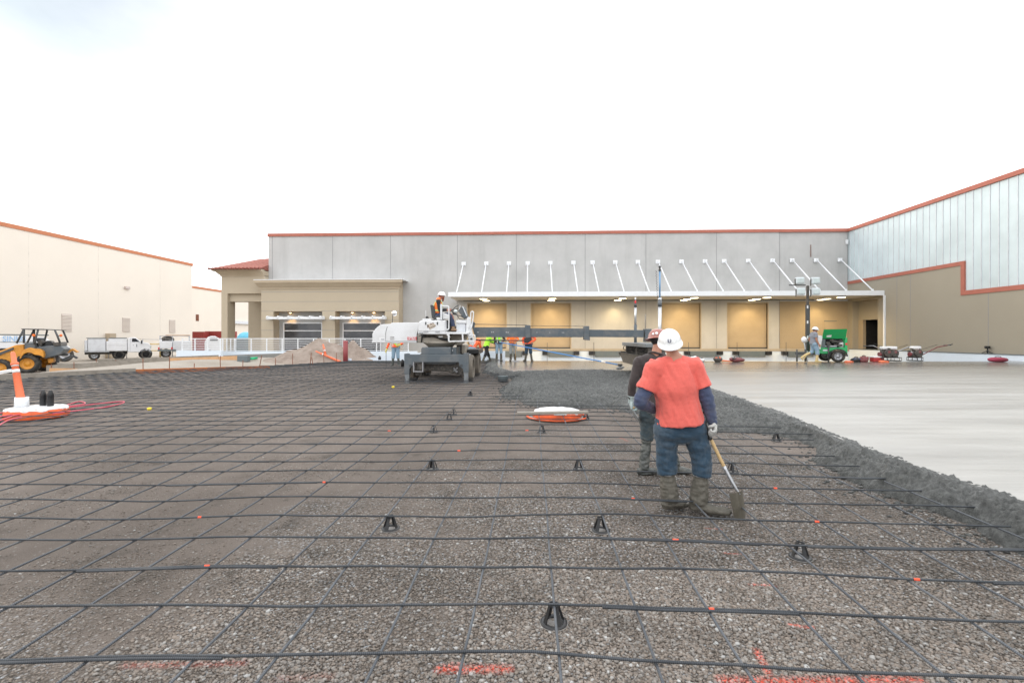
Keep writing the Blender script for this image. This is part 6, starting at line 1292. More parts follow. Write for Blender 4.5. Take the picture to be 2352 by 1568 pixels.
def bag(mat, r, extra=None):
    def f(t_, g, s):
        rock(MB(), (g.x, g.y, g.z+r[2]*.8), r, g.x).build('bag', MT[mat], t_)
        for k in (-1, 1): rock(MB(), (g.x+k*r[0]*.45, g.y-r[1]*.3, g.z+r[2]*1.15), (r[0]*.35, r[1]*.5, r[2]*.45), g.x+k).build('fold', MT[extra or mat], t_)
        MB().tube(crom([(g.x-r[0]*.5, g.y, g.z+r[2]*1.2), (g.x-r[0]*.2, g.y, g.z+r[2]*2), (g.x+r[0]*.3, g.y, g.z+r[2]*1.9), (g.x+r[0]*.5, g.y, g.z+r[2]*1.2)], 4), .015, 6).build('strap', MT['black_plastic'], t_)
    return f
small('duffel_bag', 'pink and black bag heaped on the slab under the tripod', 'bag', 2292, 831, bag('pink_bag', (.36, .2, .12), 'black_plastic')); small('duffel_bag', 'red and black duffel bag beside the second right leveller', 'bag', 1690, 831, bag('red_machine', (.36, .2, .14), 'black_plastic'))
small('plastic_bag', 'larger crumpled white plastic bag right of the shovel man', 'bag', 1594, 831, bag('bag_white', (.2, .15, .16), 'bag_white'), 'white plastic bags'); small('plastic_bag', 'smaller crumpled white plastic bag beside the larger one', 'bag', 1612, 831, bag('bag_white', (.13, .12, .1), 'bag_white'), 'white plastic bags')
small('tool_bag', 'dark round tool bag with orange strip on the slab before the bay wall', 'bag', 1647, 831, bag('engine_dark', (.17, .14, .15), 'orange_wrap')); small('duffel_bag', 'dark blue and black bag behind the green generator wheel', 'bag', 1966, 831, bag('black_plastic', (.24, .18, .12), 'navy_cloth')); small('duffel_bag', 'dark red tool bag with upright handle left of the red cooler', 'bag', 1984, 831, bag('red_machine', (.22, .15, .15), 'red_machine'))
def cooler(t_, g, s): MB().b2(g.x-.24, g.x+.24, g.y-.15, g.y+.15, g.z, g.z+.2).build('tub', MT['red_plastic'], t_, bevel=.02); MB().b2(g.x-.25, g.x+.25, g.y-.16, g.y+.16, g.z+.2, g.z+.27).build('lid', MT['bag_white'], t_, bevel=.02)
small('cooler', 'red cooler with pale lid beside the left power trowel', 'cooler', 2010, 830.5, cooler)
for x, k in ((2030, 'under the left power trowel'), (1950, 'by the generator wheel')): small('orange_rag', 'crumpled orange cloth on the slab '+k, 'cloth', x, 832, lambda t_, g, s: rock(MB(), (g.x, g.y, g.z+.03), (.22, .12, .06), g.x).build('cloth', MT['orange_plastic'], t_))
g = gz(1655, 831); tag(MB().beam((g.x, g.y, g.z+.08), (g.x+.75, g.y-.1, g.z+.03), .08, .06).build('orange_level', MT['orange_plastic'], bevel=.01), 'orange level lying on the slab beside the dark tool bag', 'tool')
# stakes in front of the dock face
for k, x in enumerate((1257, 1364, 1581.8, 1693, 1805.6)):
    v = 33.0; a = onv(x, 786, v); tag(MB().cyl((a.x, v, .1), (a.x, v, a.z), .017, n=6).build('grade_stake', MT['dark_steel']), f'thin steel pin standing before the dock wall, {ORD[k]} from the left', 'pin', 'steel pins at the dock')
# black caps on bars behind the machine
for x, y0, y1 in ((872, 826, 817), (986.5*0+924.5, 842, 825)): p = onv(x, y0, 22.0 if x < 900 else 19); a = onv(x, y1, p.y); tag(MB().lathe([(.07, p.z), (.07, a.z-.08), (.03, a.z)], (p.x, p.y, 0), 12).build('canister', MT['black_plastic']), 'black tapered canister standing on the bars '+('beside the outrigger' if x > 900 else 'behind the white hull'), 'canister', 'black canisters')
# ------------------------------------------------------------------ people
def fuse(m, name, vox, it=5, wr=None, fac=.5):
    me = m.mesh(name); o = bpy.data.objects.new('tmp', me); C.objects.link(o)
    r = o.modifiers.new('r', 'REMESH'); r.mode = 'VOXEL'; r.voxel_size = vox
    s = o.modifiers.new('s', 'SMOOTH'); s.factor = fac; s.iterations = it
    bpy.context.view_layer.update(); out_ = bpy.data.meshes.new_from_object(o.evaluated_get(bpy.context.evaluated_depsgraph_get()))
    bpy.data.objects.remove(o); bpy.data.meshes.remove(me); out_.name = name; out_.materials.clear()
    n = len(out_.vertices); co = np.empty(n*3, np.float32); out_.vertices.foreach_get('co', co); co = co.reshape(-1, 3)
    if wr is not None:
        no = np.empty(n*3, np.float32); out_.vertex_normals.foreach_get('vector', no); no = no.reshape(-1, 3)
        d = np.array([wr(Vector(c)) for c in co]); co = co+no*d[:, None]; out_.vertices.foreach_set('co', co.ravel().astype(np.float32))
    out_.polygons.foreach_set('use_smooth', np.ones(len(out_.polygons), bool)); out_.update(); return out_
def sec(m, pts, rads, side=None, n=16, k=4, caps=(1, 1)):
    """limb with optional blunt ends (caps 0)"""
    if caps == (1, 1): return m.limb(pts, rads, n, side, k)
    data = [tuple(p)+(tuple(q) if isinstance(q, (list, tuple)) else (q, q)) for p, q in zip(pts, rads)]; d = crom(data, k)
    return m.tube([x[:3] for x in d], [(max(x[3], .004), max(x[4], .004)) for x in d], n, side=side)
def hand(m, w, d, nrm, th, curl=.5, s=1.0, fat=1.0, spread=0):
    w = Vector(w); d = Vector(d).normalized(); nrm = Vector(nrm); nrm = (nrm-d*nrm.dot(d)).normalized(); th = Vector(th); th = (th-d*th.dot(d)-nrm*th.dot(nrm)).normalized()
    m.limb([w-d*.01*s, w+d*.045*s, w+d*.085*s], [(.028*s, .02*s), (.041*s*fat, .018*s*fat), (.04*s*fat, .014*s*fat)], 12, side=th)
    for i, (o, L_) in enumerate(((.030, .068), (.0105, .077), (-.0095, .071), (-.029, .055))):
        p = w+d*.086*s+th*o*s; pts = [p-d*.02*s]; a = 0; q = p; r = [.0095, .0092, .0085, .0078, .0065]
        pts.append(q)
        for j, f in enumerate((.44, .32, .26)):
            a += curl*(.75+.5*(j > 0)); dr = d*math.cos(a)+nrm*math.sin(a)+th*spread*o*8; q = q+dr.normalized()*L_*s*f; pts.append(q)
        m.limb(pts, [x*s*fat for x in r], 8, k=2)
    p = w+d*.025*s+th*.026*s; p1 = p+(th*.6+d*.6+nrm*.25).normalized()*.034*s; p2 = p1+(d*.75+nrm*(.3+curl*.6)+th*.15).normalized()*.03*s; p3 = p2+(d*.5+nrm*(.3+curl)-th*.1).normalized()*.024*s
    m.limb([p, p1, p2, p3], [x*s*fat for x in (.014, .0115, .0105, .0085)], 8, k=2); return m
def headframe(look, roll=0):
    f = Vector(look).normalized(); r = f.cross(Vector((0, 0, 1))).normalized(); u = r.cross(f)
    if roll: q = Matrix.Rotation(roll, 3, f); r = q @ r; u = q @ u
    return Matrix((r, f, u)).transposed()
def hat(parent, hc, rot, mat, style, emblem=None, s=1.0, tilt=0):
    """style: 'full' brim, 'back' peak at the nape, 'front' peak"""
    rot = rot @ Matrix.Rotation(tilt, 3, 'X')
    n = 40; A, B, Hh = .112*s, .136*s, .118*s; vs = []; hc = Vector(hc)+rot @ Vector((0, -.006, .026))*s
    def brim(a):
        c = math.sin(a); e = .012
        if style == 'full': e = .042+.012*max(0, c)
        elif style == 'back': e = .008+.050*max(0, -c)**1.3
        else: e = .012+.048*max(0, c)**.7
        return e*s
    rings = []
    for k in range(9):
        t = R(90*k/9); rings.append((math.cos(t)**.8 if k else 1.0, math.sin(t)))
    for rr, zz in rings:
        for i in range(n): a = 2*math.pi*i/n; rid = 1+.02*max(0, math.cos(a*1)**30+0)*0; vs.append((A*rr*math.cos(a), B*rr*math.sin(a), Hh*zz*(1+.035*math.exp(-(math.cos(a)*rr*A/.02)**2)*(zz > .3)*(1))))
    top = len(vs); vs.append((0, 0, Hh*1.02)); m0 = len(vs)
    for off, dz in ((1, -.004), (1, -.012), (.0, -.008)):
        for i in range(n):
            a = 2*math.pi*i/n; e = brim(a)*off; droop = dz-(.018*(e/.05) if off else 0)*(1 if style != 'full' else .55); vs.append(((A+e)*math.cos(a), (B+e)*math.sin(a), droop*s))
    fs = [(q*n+i, q*n+(i+1) % n, (q+1)*n+(i+1) % n, (q+1)*n+i) for q in range(8) for i in range(n)]+[(8*n+i, 8*n+(i+1) % n, top) for i in range(n)]
    fs += [(m0+i, m0+(i+1) % n, (i+1) % n, i) for i in range(n)]+[(m0+n+i, m0+n+(i+1) % n, m0+(i+1) % n, m0+i) for i in range(n)]+[(m0+2*n+i, m0+2*n+(i+1) % n, m0+n+(i+1) % n, m0+n+i) for i in range(n)]
    mb = MB().add([hc+rot @ Vector(v) for v in vs], fs, True)
    h_ = mb.build('hard_hat', MT[mat], parent, world=False); h_.modifiers.new('sub', 'SUBSURF').render_levels = 1
    b_ = MB(); b_.ell(hc+rot @ Vector((0, 0, -.005)), (A*.93, B*.93, .03), 20, 6, rot); b_.build('hat_lining', MT['black_cloth'], h_, world=False)
    return h_, hc, (A, B, Hh)
def person(label, loc, rz, J, look=(0, 1, 0), vox=.011, skin='skin', shirt='orange_cloth', sleeve='long', under=None, trousers='denim', boots=('boot_mud', .34), hatm=('hat_white', 'full'), vest=None, glove=None, hands=None, hair='hair_black', beard=None, bulk=1.0, roll=0, group=None, wr=.004, seated=False, hem=None, tilt=0, hats=1.0, bootw=1.0, drop=0):
    t_ = thing('person', label, 'person', loc, rz, group); V = {k: Vector(v) for k, v in J.items()}; b = bulk
    sx = (V['shR']-V['shL']).normalized(); up = (V['neck']-V['pel']).normalized(); fw = up.cross(sx); fw = fw if fw.dot(Vector(look)) > -2 else -fw
    fw = Vector((-sx.y, sx.x, 0)).normalized(); ch = V['chest'] if 'chest' in V else V['pel'].lerp(V['neck'], .68); wa = V['pel'].lerp(ch, .5)
    hips = {}
    for s, k in ((-1, 'L'), (1, 'R')): hips[k] = V['pel']+V.get('hipdir', sx)*.095*s+Vector((0, 0, -.03)); 
    rot = headframe(look, roll); hc = V['head']
    # body, one continuous surface
    m = MB(); m.limb([V['pel']-up*.02, wa, ch, V['neck']-up*.03], [(.15*b, .105*b), (.135*b, .10*b), (.16*b, .11*b), (.09, .07)], 18, side=sx)
    m.limb([V['neck']-up*.04, V['neck'].lerp(hc, .45), hc+rot @ Vector((0, -.015, -.02))], [.068, .056, .058], 14)
    m.ell(hc+rot @ Vector((0, -.012, .028)), (.077, .096, .10), 20, 12, rot); m.ell(hc+rot @ Vector((0, .022, -.035)), (.060, .070, .078), 18, 10, rot); m.ell(hc+rot @ Vector((0, .062, -.088)), (.028, .026, .022), 12, 8, rot)
    m.limb([hc+rot @ Vector((0, .086, .018)), hc+rot @ Vector((0, .108, -.018)), hc+rot @ Vector((0, .096, -.028))], [.008, .0125, .012], 8, k=2); m.ell(hc+rot @ Vector((0, .076, .028)), (.048, .014, .011), 14, 6, rot)
    for s in (-1, 1): m.ell(hc+rot @ Vector((s*.078, -.008, -.008)), (.011, .019, .032), 10, 8, rot @ Matrix.Rotation(s*.35, 3, 'Z')); m.ell(hc+rot @ Vector((s*.033, .066, -.02)), (.022, .018, .018), 10, 6, rot)
    for k in 'LR':
        m.limb([V['sh'+k], V['sh'+k].lerp(V['el'+k], .5), V['el'+k], V['el'+k].lerp(V['wr'+k], .35), V['wr'+k]], [.056*b, .05*b, .041, .042, .028], 12)
        m.limb([hips[k], V['kn'+k], V['an'+k]], [.09*b, .058, .045], 12)
        if not glove: h = (hands or {}).get(k) or dict(d=(V['wr'+k]-V['el'+k]), n=(-1 if k == 'R' else 1, .3, 0), th=(0, 1, .2), curl=.45); hand(m, V['wr'+k], h['d'], h['n'], h['th'], h.get('curl', .45), 1.0)
    m.limb([V['shL'], ch.lerp(V['neck'], .6), V['shR']], [.05*b, .07, .05*b], 12)
    link('body', fuse(m, 'body', min(vox, .0075) if vox < .01 else .0085, 2), MT[skin], t_)
    for s in (-1, 1): MB().ell(hc+rot @ Vector((s*.031, .080, .004)), (.011, .009, .0065), 10, 6, rot).build('eye', MT['eye'], t_, world=False)
    MB().ell(hc+rot @ Vector((0, .089, -.055)), (.022, .007, .006), 10, 6, rot).build('mouth', MT['lip'], t_, world=False)
    m = MB(); m.ell(hc+rot @ Vector((0, -.030, .022)), (.080, .086, .085), 16, 10, rot); m.ell(hc+rot @ Vector((0, -.058, -.025)), (.056, .03, .035), 14, 8, rot)
    for s in (-1, 1): m.ell(hc+rot @ Vector((s*.071, .022, .012)), (.010, .014, .030), 10, 6, rot)
    link('hair', fuse(m, 'hair', .008, 1, lambda p: .003*noise.noise(p*60)), MT[hair], t_)
    if beard:
        m = MB(); m.ell(hc+rot @ Vector((0, .055, -.085)), (.058, .05, .055), 14, 8, rot); m.ell(hc+rot @ Vector((0, .06, -.145)), (.042, .035, .065), 14, 8, rot); m.ell(hc+rot @ Vector((0, .02, -.05)), (.066, .04, .04), 14, 8, rot); link('beard', fuse(m, 'beard', .008, 1, lambda p: .004*noise.noise(p*70)), MT[beard], t_)
    if hatm:
        h_, hb, dims = hat(t_, hc, rot, hatm[0], hatm[1], s=hats, tilt=tilt)
    # trousers
    m = MB(); bz = boots[1]
    if seated: m.limb([hips['L'], hips['R']], [.12*b, .12*b], 16); m.limb([V['pel'], wa-up*.03], [(.16*b, .13*b), (.15*b, .12*b)], 16, side=sx)
    else: sec(m, [V['pel']-up*.07, V['pel']+up*.02, wa+up*.02], [(.155*b, .122*b), (.152*b, .122*b), (.14*b, .11*b)], sx, 18, 3, (0, 0))
    if not seated: m.limb([hips['L']-up*(.03+drop), hips['R']-up*(.03+drop)], [.125*b, .125*b], 16, side=fw)
    for k in 'LR':
        kn, an = V['kn'+k], V['an'+k]; cf = an.lerp(kn, min(.9, max(.0, (bz-.09)/max(.1, (kn-an).length)-.04)))
        sec(m, [hips[k]+Vector((0, 0, .03)), hips[k].lerp(kn, .35), kn+(hips[k]-kn).normalized()*.06, kn.lerp(cf, .5), cf], [.106*b, .102*b, .086*b, .084*b, .078*b], sx, 16, 4, (0, 0))
    A_ = wr*1.3
    link('trousers', fuse(m, 'trousers', vox, 4, lambda p: A_*1.2*noise.noise(Vector((p.x*9, p.y*9, p.z*13+3)))+A_*1.6*(abs(noise.noise(Vector((p.x*8+p.z*6, p.y*8, p.z*17))))-.2)+A_*.8*noise.noise(Vector((p.x*18+p.z*10, p.y*18, p.z*26)))), MT[trousers], t_)
    # boots
    for k in 'LR':
        kn, an, toe = V['kn'+k], V['an'+k], V['toe'+k]; tp = an.lerp(kn, min(.92, (bz-.09)/max(.1, (kn-an).length))); fd = (toe-an); fd.z = 0; fd.normalize(); sd = Vector((fd.y, -fd.x, 0)); m = MB()
        sec(m, [tp, an.lerp(tp, .5), an+Vector((0, 0, -.02))], [.058, .060*bootw, .062*bootw], sd, 16, 4, (0, 1)); heel = an-fd*.045+Vector((0, 0, -.045)); tt = Vector(toe)
        m.limb([heel, an+fd*.03+Vector((0, 0, -.038)), an+fd*.12+Vector((0, 0, -.055))*1.0+Vector((0, 0, (tt.z-(an.z-.06))*.4)), tt], [(.043*bootw, .047), (.049*bootw, .052), (.055*bootw, .04), (.046*bootw, .03)], 14, side=sd)
        m.limb([heel+Vector((0, 0, -.03)), tt-Vector((0, 0, .015))], [(.046, .014), (.05, .014)], 12, side=sd)
        link('boot', fuse(m, 'boot', max(.007, vox*.85), 3, lambda p: wr*1.5*noise.noise(Vector((p.x*14, p.y*14, p.z*30)))+wr*.8*noise.noise(p*34)), MT[boots[0]], t_)
    # shirt
    m = MB(); hz_ = V['pel']-up*(.06 if hem is None else hem)
    sec(m, [hz_, V['pel']+up*.05, wa+up*.03, ch, V['neck']-up*.075], [(.203*b, .168*b), (.188*b, .156*b), (.174*b, .142*b), (.186*b, .142*b), (.125*b, .10*b)], sx, 22, 4, (0, 1))
    m.limb([V['shL']+up*.005, ch.lerp(V['neck'], .72), V['shR']+up*.005], [.068*b, .088, .068*b], 14); m.limb([V['neck']-up*.10, V['neck']-up*.05], [.10, .074], 14); m.ell(V['neck']-up*.085-fw*.015, (.115*b, .088*b, .052), 18, 10, Matrix((sx, fw, Vector((0, 0, 1)))).transposed())
    for k in 'LR':
        sh, el, wr_ = V['sh'+k], V['el'+k], V['wr'+k]
        if sleeve == 'short': e = sh.lerp(el, .66); sec(m, [ch.lerp(sh, .7), sh, sh.lerp(e, .5), e], [.08*b, .084*b, .08*b, .086*b], None, 16, 4, (1, 0))
        else: e = el.lerp(wr_, .93); sec(m, [ch.lerp(sh, .7), sh, sh.lerp(el, .5), el, el.lerp(wr_, .5), e], [.078*b, .076*b, .066*b, .057*b, .052*b, .042], None, 16, 4, (1, 0))
    def wsh(p):
        a = noise.noise(Vector((p.x*11, p.y*8, p.z*2.2+1))); c = noise.noise(Vector((p.x*20+p.z*9, p.y*14, p.z*7+5))); f = abs(noise.noise(Vector((p.x*13+p.z*4, p.y*9, p.z*3.5+2)))); return wr*(1.9*a+1.1*c+2.6*(f-.22)+.35*noise.noise(p*34))
    link('shirt', fuse(m, 'shirt', vox, 3, wsh), MT[shirt], t_)
    if under:
        for k in 'LR':
            sh, el, wr_ = V['sh'+k], V['el'+k], V['wr'+k]; m = MB(); e = el.lerp(wr_, .92)
            sec(m, [sh.lerp(el, .3), sh.lerp(el, .7), el, el.lerp(wr_, .5), e], [.062*b, .061*b, .058*b, .05*b, .042*b], None, 16, 4, (1, 0)); m.limb([e-(wr_-el).normalized()*.02, e], [.046, .045], 12)
            link('undersleeve', fuse(m, 'undersleeve', vox*.8, 3, lambda p: wr*1.1*noise.noise(Vector((p.x*16, p.y*16, p.z*30)))), MT[under], t_)
    if vest:
        m = MB(); sec(m, [V['pel']+up*.03, wa+up*.03, ch, ch.lerp(V['neck'], .45)], [(.184*b, .152*b), (.182*b, .15*b), (.196*b, .154*b), (.15*b, .12*b)], sx, 22, 4, (0, 0)); m.limb([V['shL'].lerp(V['neck'], .25)+up*.02, V['shL'].lerp(V['neck'], .7)], [.075*b, .085*b], 12).limb([V['shR'].lerp(V['neck'], .25)+up*.02, V['shR'].lerp(V['neck'], .7)], [.075*b, .085*b], 12)
        v_ = link('vest', fuse(m, 'vest', vox, 2, lambda p: wr*noise.noise(p*9)), MT[vest[0]], t_)
        q_ = V['pel'].lerp(ch, .42); m = MB(); m.tube([q_-up*.025, q_+up*.025], [(.1895*b, .1565*b)]*2, 30, side=sx); m.build('reflective_band', MT[vest[1]], v_, world=False)
        for s in (-1, 1):
            a = V['pel'].lerp(V['neck'], .98)+sx*s*.085; MB().limb([V['pel']+sx*s*.1+fw*.135*b, ch+sx*s*.1+fw*.145*b, V['neck']+sx*s*.1-up*.02, ch+sx*s*.1-fw*.145*b, V['pel']+sx*s*.1-fw*.14*b], [(.024, .012)]*5, 8, side=sx).build('reflective_band', MT[vest[1]], v_, world=False)
    if glove:
        for k in 'LR':
            h = (hands or {}).get(k) or dict(d=(V['wr'+k]-V['el'+k]), n=(-1 if k == 'R' else 1, .3, 0), th=(0, 1, .2), curl=.45); m = MB()
            hand(m, V['wr'+k], h['d'], h['n'], h['th'], h.get('curl', .45), 1.15, 1.25); d = (V['wr'+k]-V['el'+k]).normalized(); sec(m, [V['wr'+k]-d*.06, V['wr'+k], V['wr'+k]+Vector(h['d']).normalized()*.03], [.050, .040, .038], None, 12, 3, (0, 1))
            link('glove', fuse(m, 'glove', .0042 if vox < .01 else .006, 1), MT[glove], t_)
    return t_, V, rot, hc
def stand(**kw):
    J = dict(pel=(0, 0, .97), neck=(0, -.01, 1.46), head=(0, .03, 1.60), shL=(-.18, -.01, 1.40), shR=(.18, -.01, 1.40), elL=(-.24, -.03, 1.12), elR=(.24, -.03, 1.12), wrL=(-.25, .06, .88), wrR=(.25, .06, .88),
             knL=(-.11, .02, .50), knR=(.11, .02, .50), anL=(-.12, -.02, .09), anR=(.12, -.02, .09), toeL=(-.15, .16, .04), toeR=(.15, .16, .04)); J.update(kw); return J
# the man with the shovel, back to the lens
g1 = ong(1572, 1178, 0); g1.z = SL*g1.y; k1 = g1.y*math.cos(TH)/F*1.0
J1 = dict(pel=(-.05, 0, .93), chest=(-.09, -.01, 1.25), neck=(-.105, .0, 1.54), head=(-.135, .03, 1.665), shL=(-.285, .0, 1.425), shR=(.09, .0, 1.435), elL=(-.435, -.02, 1.09), elR=(.20, -.05, 1.12), wrL=(-.25, .16, .985), wrR=(.262, -.04, .875), hipdir=(1.15, 0, 0),
          knL=(-.165, .05, .53), knR=(.175, -.01, .52), anL=(-.125, .05, .12), anR=(.13, -.02, .12), toeL=(.03, .10, .055), toeR=(.375, -.13, .055))
p1, V1_, rot1, hc1 = person('stocky man in coral T-shirt and white hard hat seen from behind, leaning on shovel', (g1.x, g1.y, g1.z), TH, J1, look=(.25, .95, -.12), vox=.0075, shirt='coral_cloth', sleeve='short', under='navy_cloth', trousers='denim', boots=('boot_mud', .36), hatm=('hat_white', 'back'), glove='glove_grey',
    hands={'R': dict(d=(-.15, -.72, -.62), n=(-.95, .1, .1), th=(.1, -.5, .8), curl=1.05), 'L': dict(d=(.6, .5, -.4), n=(.3, -.6, -.5), th=(0, .3, .8), curl=.3)}, bulk=1.17, wr=.0065, roll=R(-6), hem=.055, tilt=R(30), hats=.96, bootw=1.38, drop=.05)
# emblem on the back of the hat
ho = rot1 @ Matrix.Rotation(R(30), 3, 'X') @ Vector((-.006, -.131, .048)); ec = hc1+rot1 @ Vector((-.004, -.006, .026))+ho*1.02
hat1 = [c for c in p1.children if c.name.startswith('hard_hat')][0]
LOCAL_ON = True
M4 = Matrix.Translation(ec) @ Matrix.Rotation(R(-12), 4, 'Z') @ Matrix.Rotation(R(90), 4, 'X'); text_part('hat_emblem', 'U', .05, MT['navy_ink'] if 'navy_ink' in MT else mm('navy_ink', (.03, .035, .1), .6, amt=0), hat1, M4, depth=.004, bold=True)
LOCAL_ON = False
# shovel: D grip at his hip, blade on the stones
LOCAL_ON = True
for k in 'LR':
    a = V1_['an'+k].lerp(V1_['kn'+k], .60); b = V1_['an'+k].lerp(V1_['kn'+k], .74); bt_ = [c for c in p1.children if c.name.startswith('boot')][0 if k == 'L' else 1]
    link('boot_tape', fuse(MB().tube([a, a.lerp(b, .5), b], [(.074, .07), (.070, .066), (.072, .068)], 20), 'boot_tape', .008, 1, lambda p: .004*noise.noise(Vector((p.x*20, p.y*20, p.z*70)))), MT['tape_grey'], bt_)
LOCAL_ON = False
sh = thing('shovel', 'long-handled round shovel with wooden shaft and muddy blade held in his right hand', 'shovel', (g1.x, g1.y, g1.z), TH)
def w1(x, y, dep): # picture point at local depth near man one
    return Matrix.Rotation(0, 3, 'Z') @ Vector(((x-1572)*(g1.y+dep)/F, dep, CZ-(y-775)*(g1.y+dep)/F-g1.z))
a = w1(1606, 951, -.02); b = w1(1620, 990, -.06); c = w1(1651, 1066, -.12); d = w1(1668, 1105, -.16); e = w1(1681, 1130, -.19); 
LOCAL_ON = True
MB().limb([b, b.lerp(c, .5), c], [.0165, .0165, .017], 12).build('shaft', MT['wood_handle'], sh, world=False)
MB().tube(crom([tuple(c), tuple(d), tuple(e)], 5), [.0175]*6+[.016, .014, .012, .011, .010], 12).build('socket', MT['steel'], sh, world=False)
ax = (a-b).normalized(); sd = ax.cross(Vector((0, 1, 0))).normalized()
m = MB().limb([b-ax*.06, b+ax*.03, b+ax*.09], [.02, .02, .022], 12).limb([b+ax*.08, b+ax*.12+sd*.045, b+ax*.19+sd*.05], [.012]*3, 8).limb([b+ax*.08, b+ax*.12-sd*.045, b+ax*.19-sd*.05], [.012]*3, 8).limb([b+ax*.19+sd*.05, b+ax*.19-sd*.05], [.015]*2, 10); m.build('d_grip', MT['black_plastic'], sh, world=False)
# dished blade
n, k = 14, 12; vs = []; fs = []; bt = w1(1672, 1124, -.19); bb = w1(1686, 1190, -.17); bx = Vector((1, .55, 0)).normalized(); bn = Vector((.5, -.85, .1)).normalized()
for layer in (0, 1):
    for i in range(n+1):
        t = i/n; hw = .100*(1-.12*t) if t < .72 else .100*(1-.12*t)*math.sqrt(max(0, 1-((t-.72)/.30)**2))
        for j in range(k+1):
            s = j/k*2-1; p = bt.lerp(bb, t)+bx*hw*s*.93+bn*(.028*(1-s*s)*(1-.5*t)-.012*math.exp(-(s*4)**2)*(1-t)-.003*layer); vs.append(p)
o = (n+1)*(k+1)
for i in range(n):
    for j in range(k): q = i*(k+1)+j; fs += [(q, q+k+1, q+k+2, q+1), (o+q, o+q+1, o+q+k+2, o+q+k+1)]
MB().add(vs, fs, True).build('blade', MT['shovel_mud'], sh, world=False)
LOCAL_ON = False
# second man, brown shirt, beyond him to the left
g2 = ong(1500, 1092, 0); g2.z = SL*g2.y
J2 = dict(pel=(.04, 0, .955), chest=(.03, .0, 1.26), neck=(.035, .01, 1.50), head=(.085, .035, 1.665), shL=(-.155, .02, 1.405), shR=(.19, -.02, 1.41), elL=(-.25, .0, 1.15), elR=(.27, .05, 1.14), wrL=(-.255, .05, .925), wrR=(.22, .2, 1.0),
          knL=(-.06, .05, .51), knR=(.20, .06, .51), anL=(-.115, .0, .10), anR=(.30, .06, .10), toeL=(.06, .02, .05), toeR=(.47, .02, .05))
p2, V2_, rot2, hc2 = person('man in dark brown shirt, tall rubber boots and scuffed reddish hard hat holding a float', (g2.x, g2.y, g2.z), TH, J2, look=(.93, .36, -.05), vox=.0085, shirt='brown_cloth', sleeve='long', trousers='dark_denim', boots=('boot_rubber', .44), hatm=('hat_brown', 'full'), glove='glove_blue',
    hands={'L': dict(d=(.1, .15, -1), n=(.9, -.2, .1), th=(0, .9, .1), curl=.75)}, bulk=1.0, wr=.006, roll=R(-10))
hat2 = [c for c in p2.children if c.name.startswith('hard_hat')][0]; hb = hc2+rot2 @ Vector((0, -.006, .026))
def hat_disc(az, el, r, mat, nm, par):
    n_ = rot2 @ Vector((math.cos(az)*math.cos(el), math.sin(az)*math.cos(el), math.sin(el))); p = hb+rot2 @ Vector((.113*math.cos(az)*math.cos(el)**.8, .137*math.sin(az)*math.cos(el)**.8, .12*math.sin(el)))+n_*.003
    q = n_.to_track_quat('Z', 'Y').to_matrix(); MB().lathe([(r, -.004), (r, .002), (.001, .003)], p, 18, q).build(nm, MT[mat], par, world=False); return p, n_
hat_disc(R(8), R(34), .021, 'sticker_white', 'sticker', hat2); hat_disc(R(8), R(34), .009, 'green_pipe', 'sticker_print', hat2); hat_disc(R(-42), R(22), .018, 'sticker_white', 'sticker', hat2); hat_disc(R(-62), R(20), .014, 'sticker_white', 'sticker', hat2)
# his shirt collar and the float in his hand
m = MB(); c = V2_['neck']; 
for k in range(2): pass
m.tube([tuple(c+Vector((math.cos(a)*.085, math.sin(a)*.08, .012+.012*math.sin(a*2)))) for a in np.linspace(.2, 5.9, 20)], .012, 8, side=(0, 0, 1), flat=1); q = m.build('collar', MT['brown_cloth'], p2, world=False)
fl = thing('hand_float', 'muddy steel hand float carried in the brown-shirted man\'s left hand', 'trowel', (g2.x, g2.y, g2.z), TH)
hp = V2_['wrL']+Vector((.02, .03, -.10)); MB().box(hp+Vector((.015, -.01, -.06)), (.012, .30, .11), Matrix.Rotation(R(-24), 3, 'Y') @ Matrix.Rotation(R(35), 3, 'X')).build('plate', MT['leg_grey'], fl, world=False, bevel=.003); MB().limb([hp+Vector((0, -.06, .01)), hp+Vector((0, .06, .02))], [.014, .014], 10).build('handle', MT['wood_handle'], fl, world=False)
# machine operator, seated, facing along the boom
vO = K+.45
def po(x, y, dv=0): p = onv(*Zc(x, y), vO+dv); return p
oo = po(520, 860); 
def lo(x, y, dv=0):
    p = po(x, y, dv)-oo; c, s = math.cos(0), math.sin(0); return (p.y*-1 if False else -(p.y), p.x, p.z)
# local +Y is his facing direction (+u), local X points back to the lens side
person('bearded man in orange vest and white hard hat seated at the machine controls', (oo.x, oo.y, oo.z), -math.pi/2,
       dict(pel=lo(520, 800), neck=lo(560, 395), head=lo(632, 318), shL=lo(540, 455, .19), shR=lo(545, 455, -.19), elL=lo(580, 660, .2), elR=lo(580, 665, -.22), wrL=lo(790, 660, .12), wrR=lo(770, 680, -.14), knL=lo(850, 800, .1), knR=lo(860, 790, -.1), anL=lo(900, 1120, .12), anR=lo(915, 1115, -.1), toeL=lo(1030, 1165, .12), toeR=lo(1045, 1165, -.1)),
       look=(0, 1, -.12), skin='skin_fair', shirt='black_cloth', trousers='navy_cloth', boots=('tan_boot', .18), vest=('hivis_orange', 'strip_lime'), beard='hair_red', hair='hair_red', seated=True)
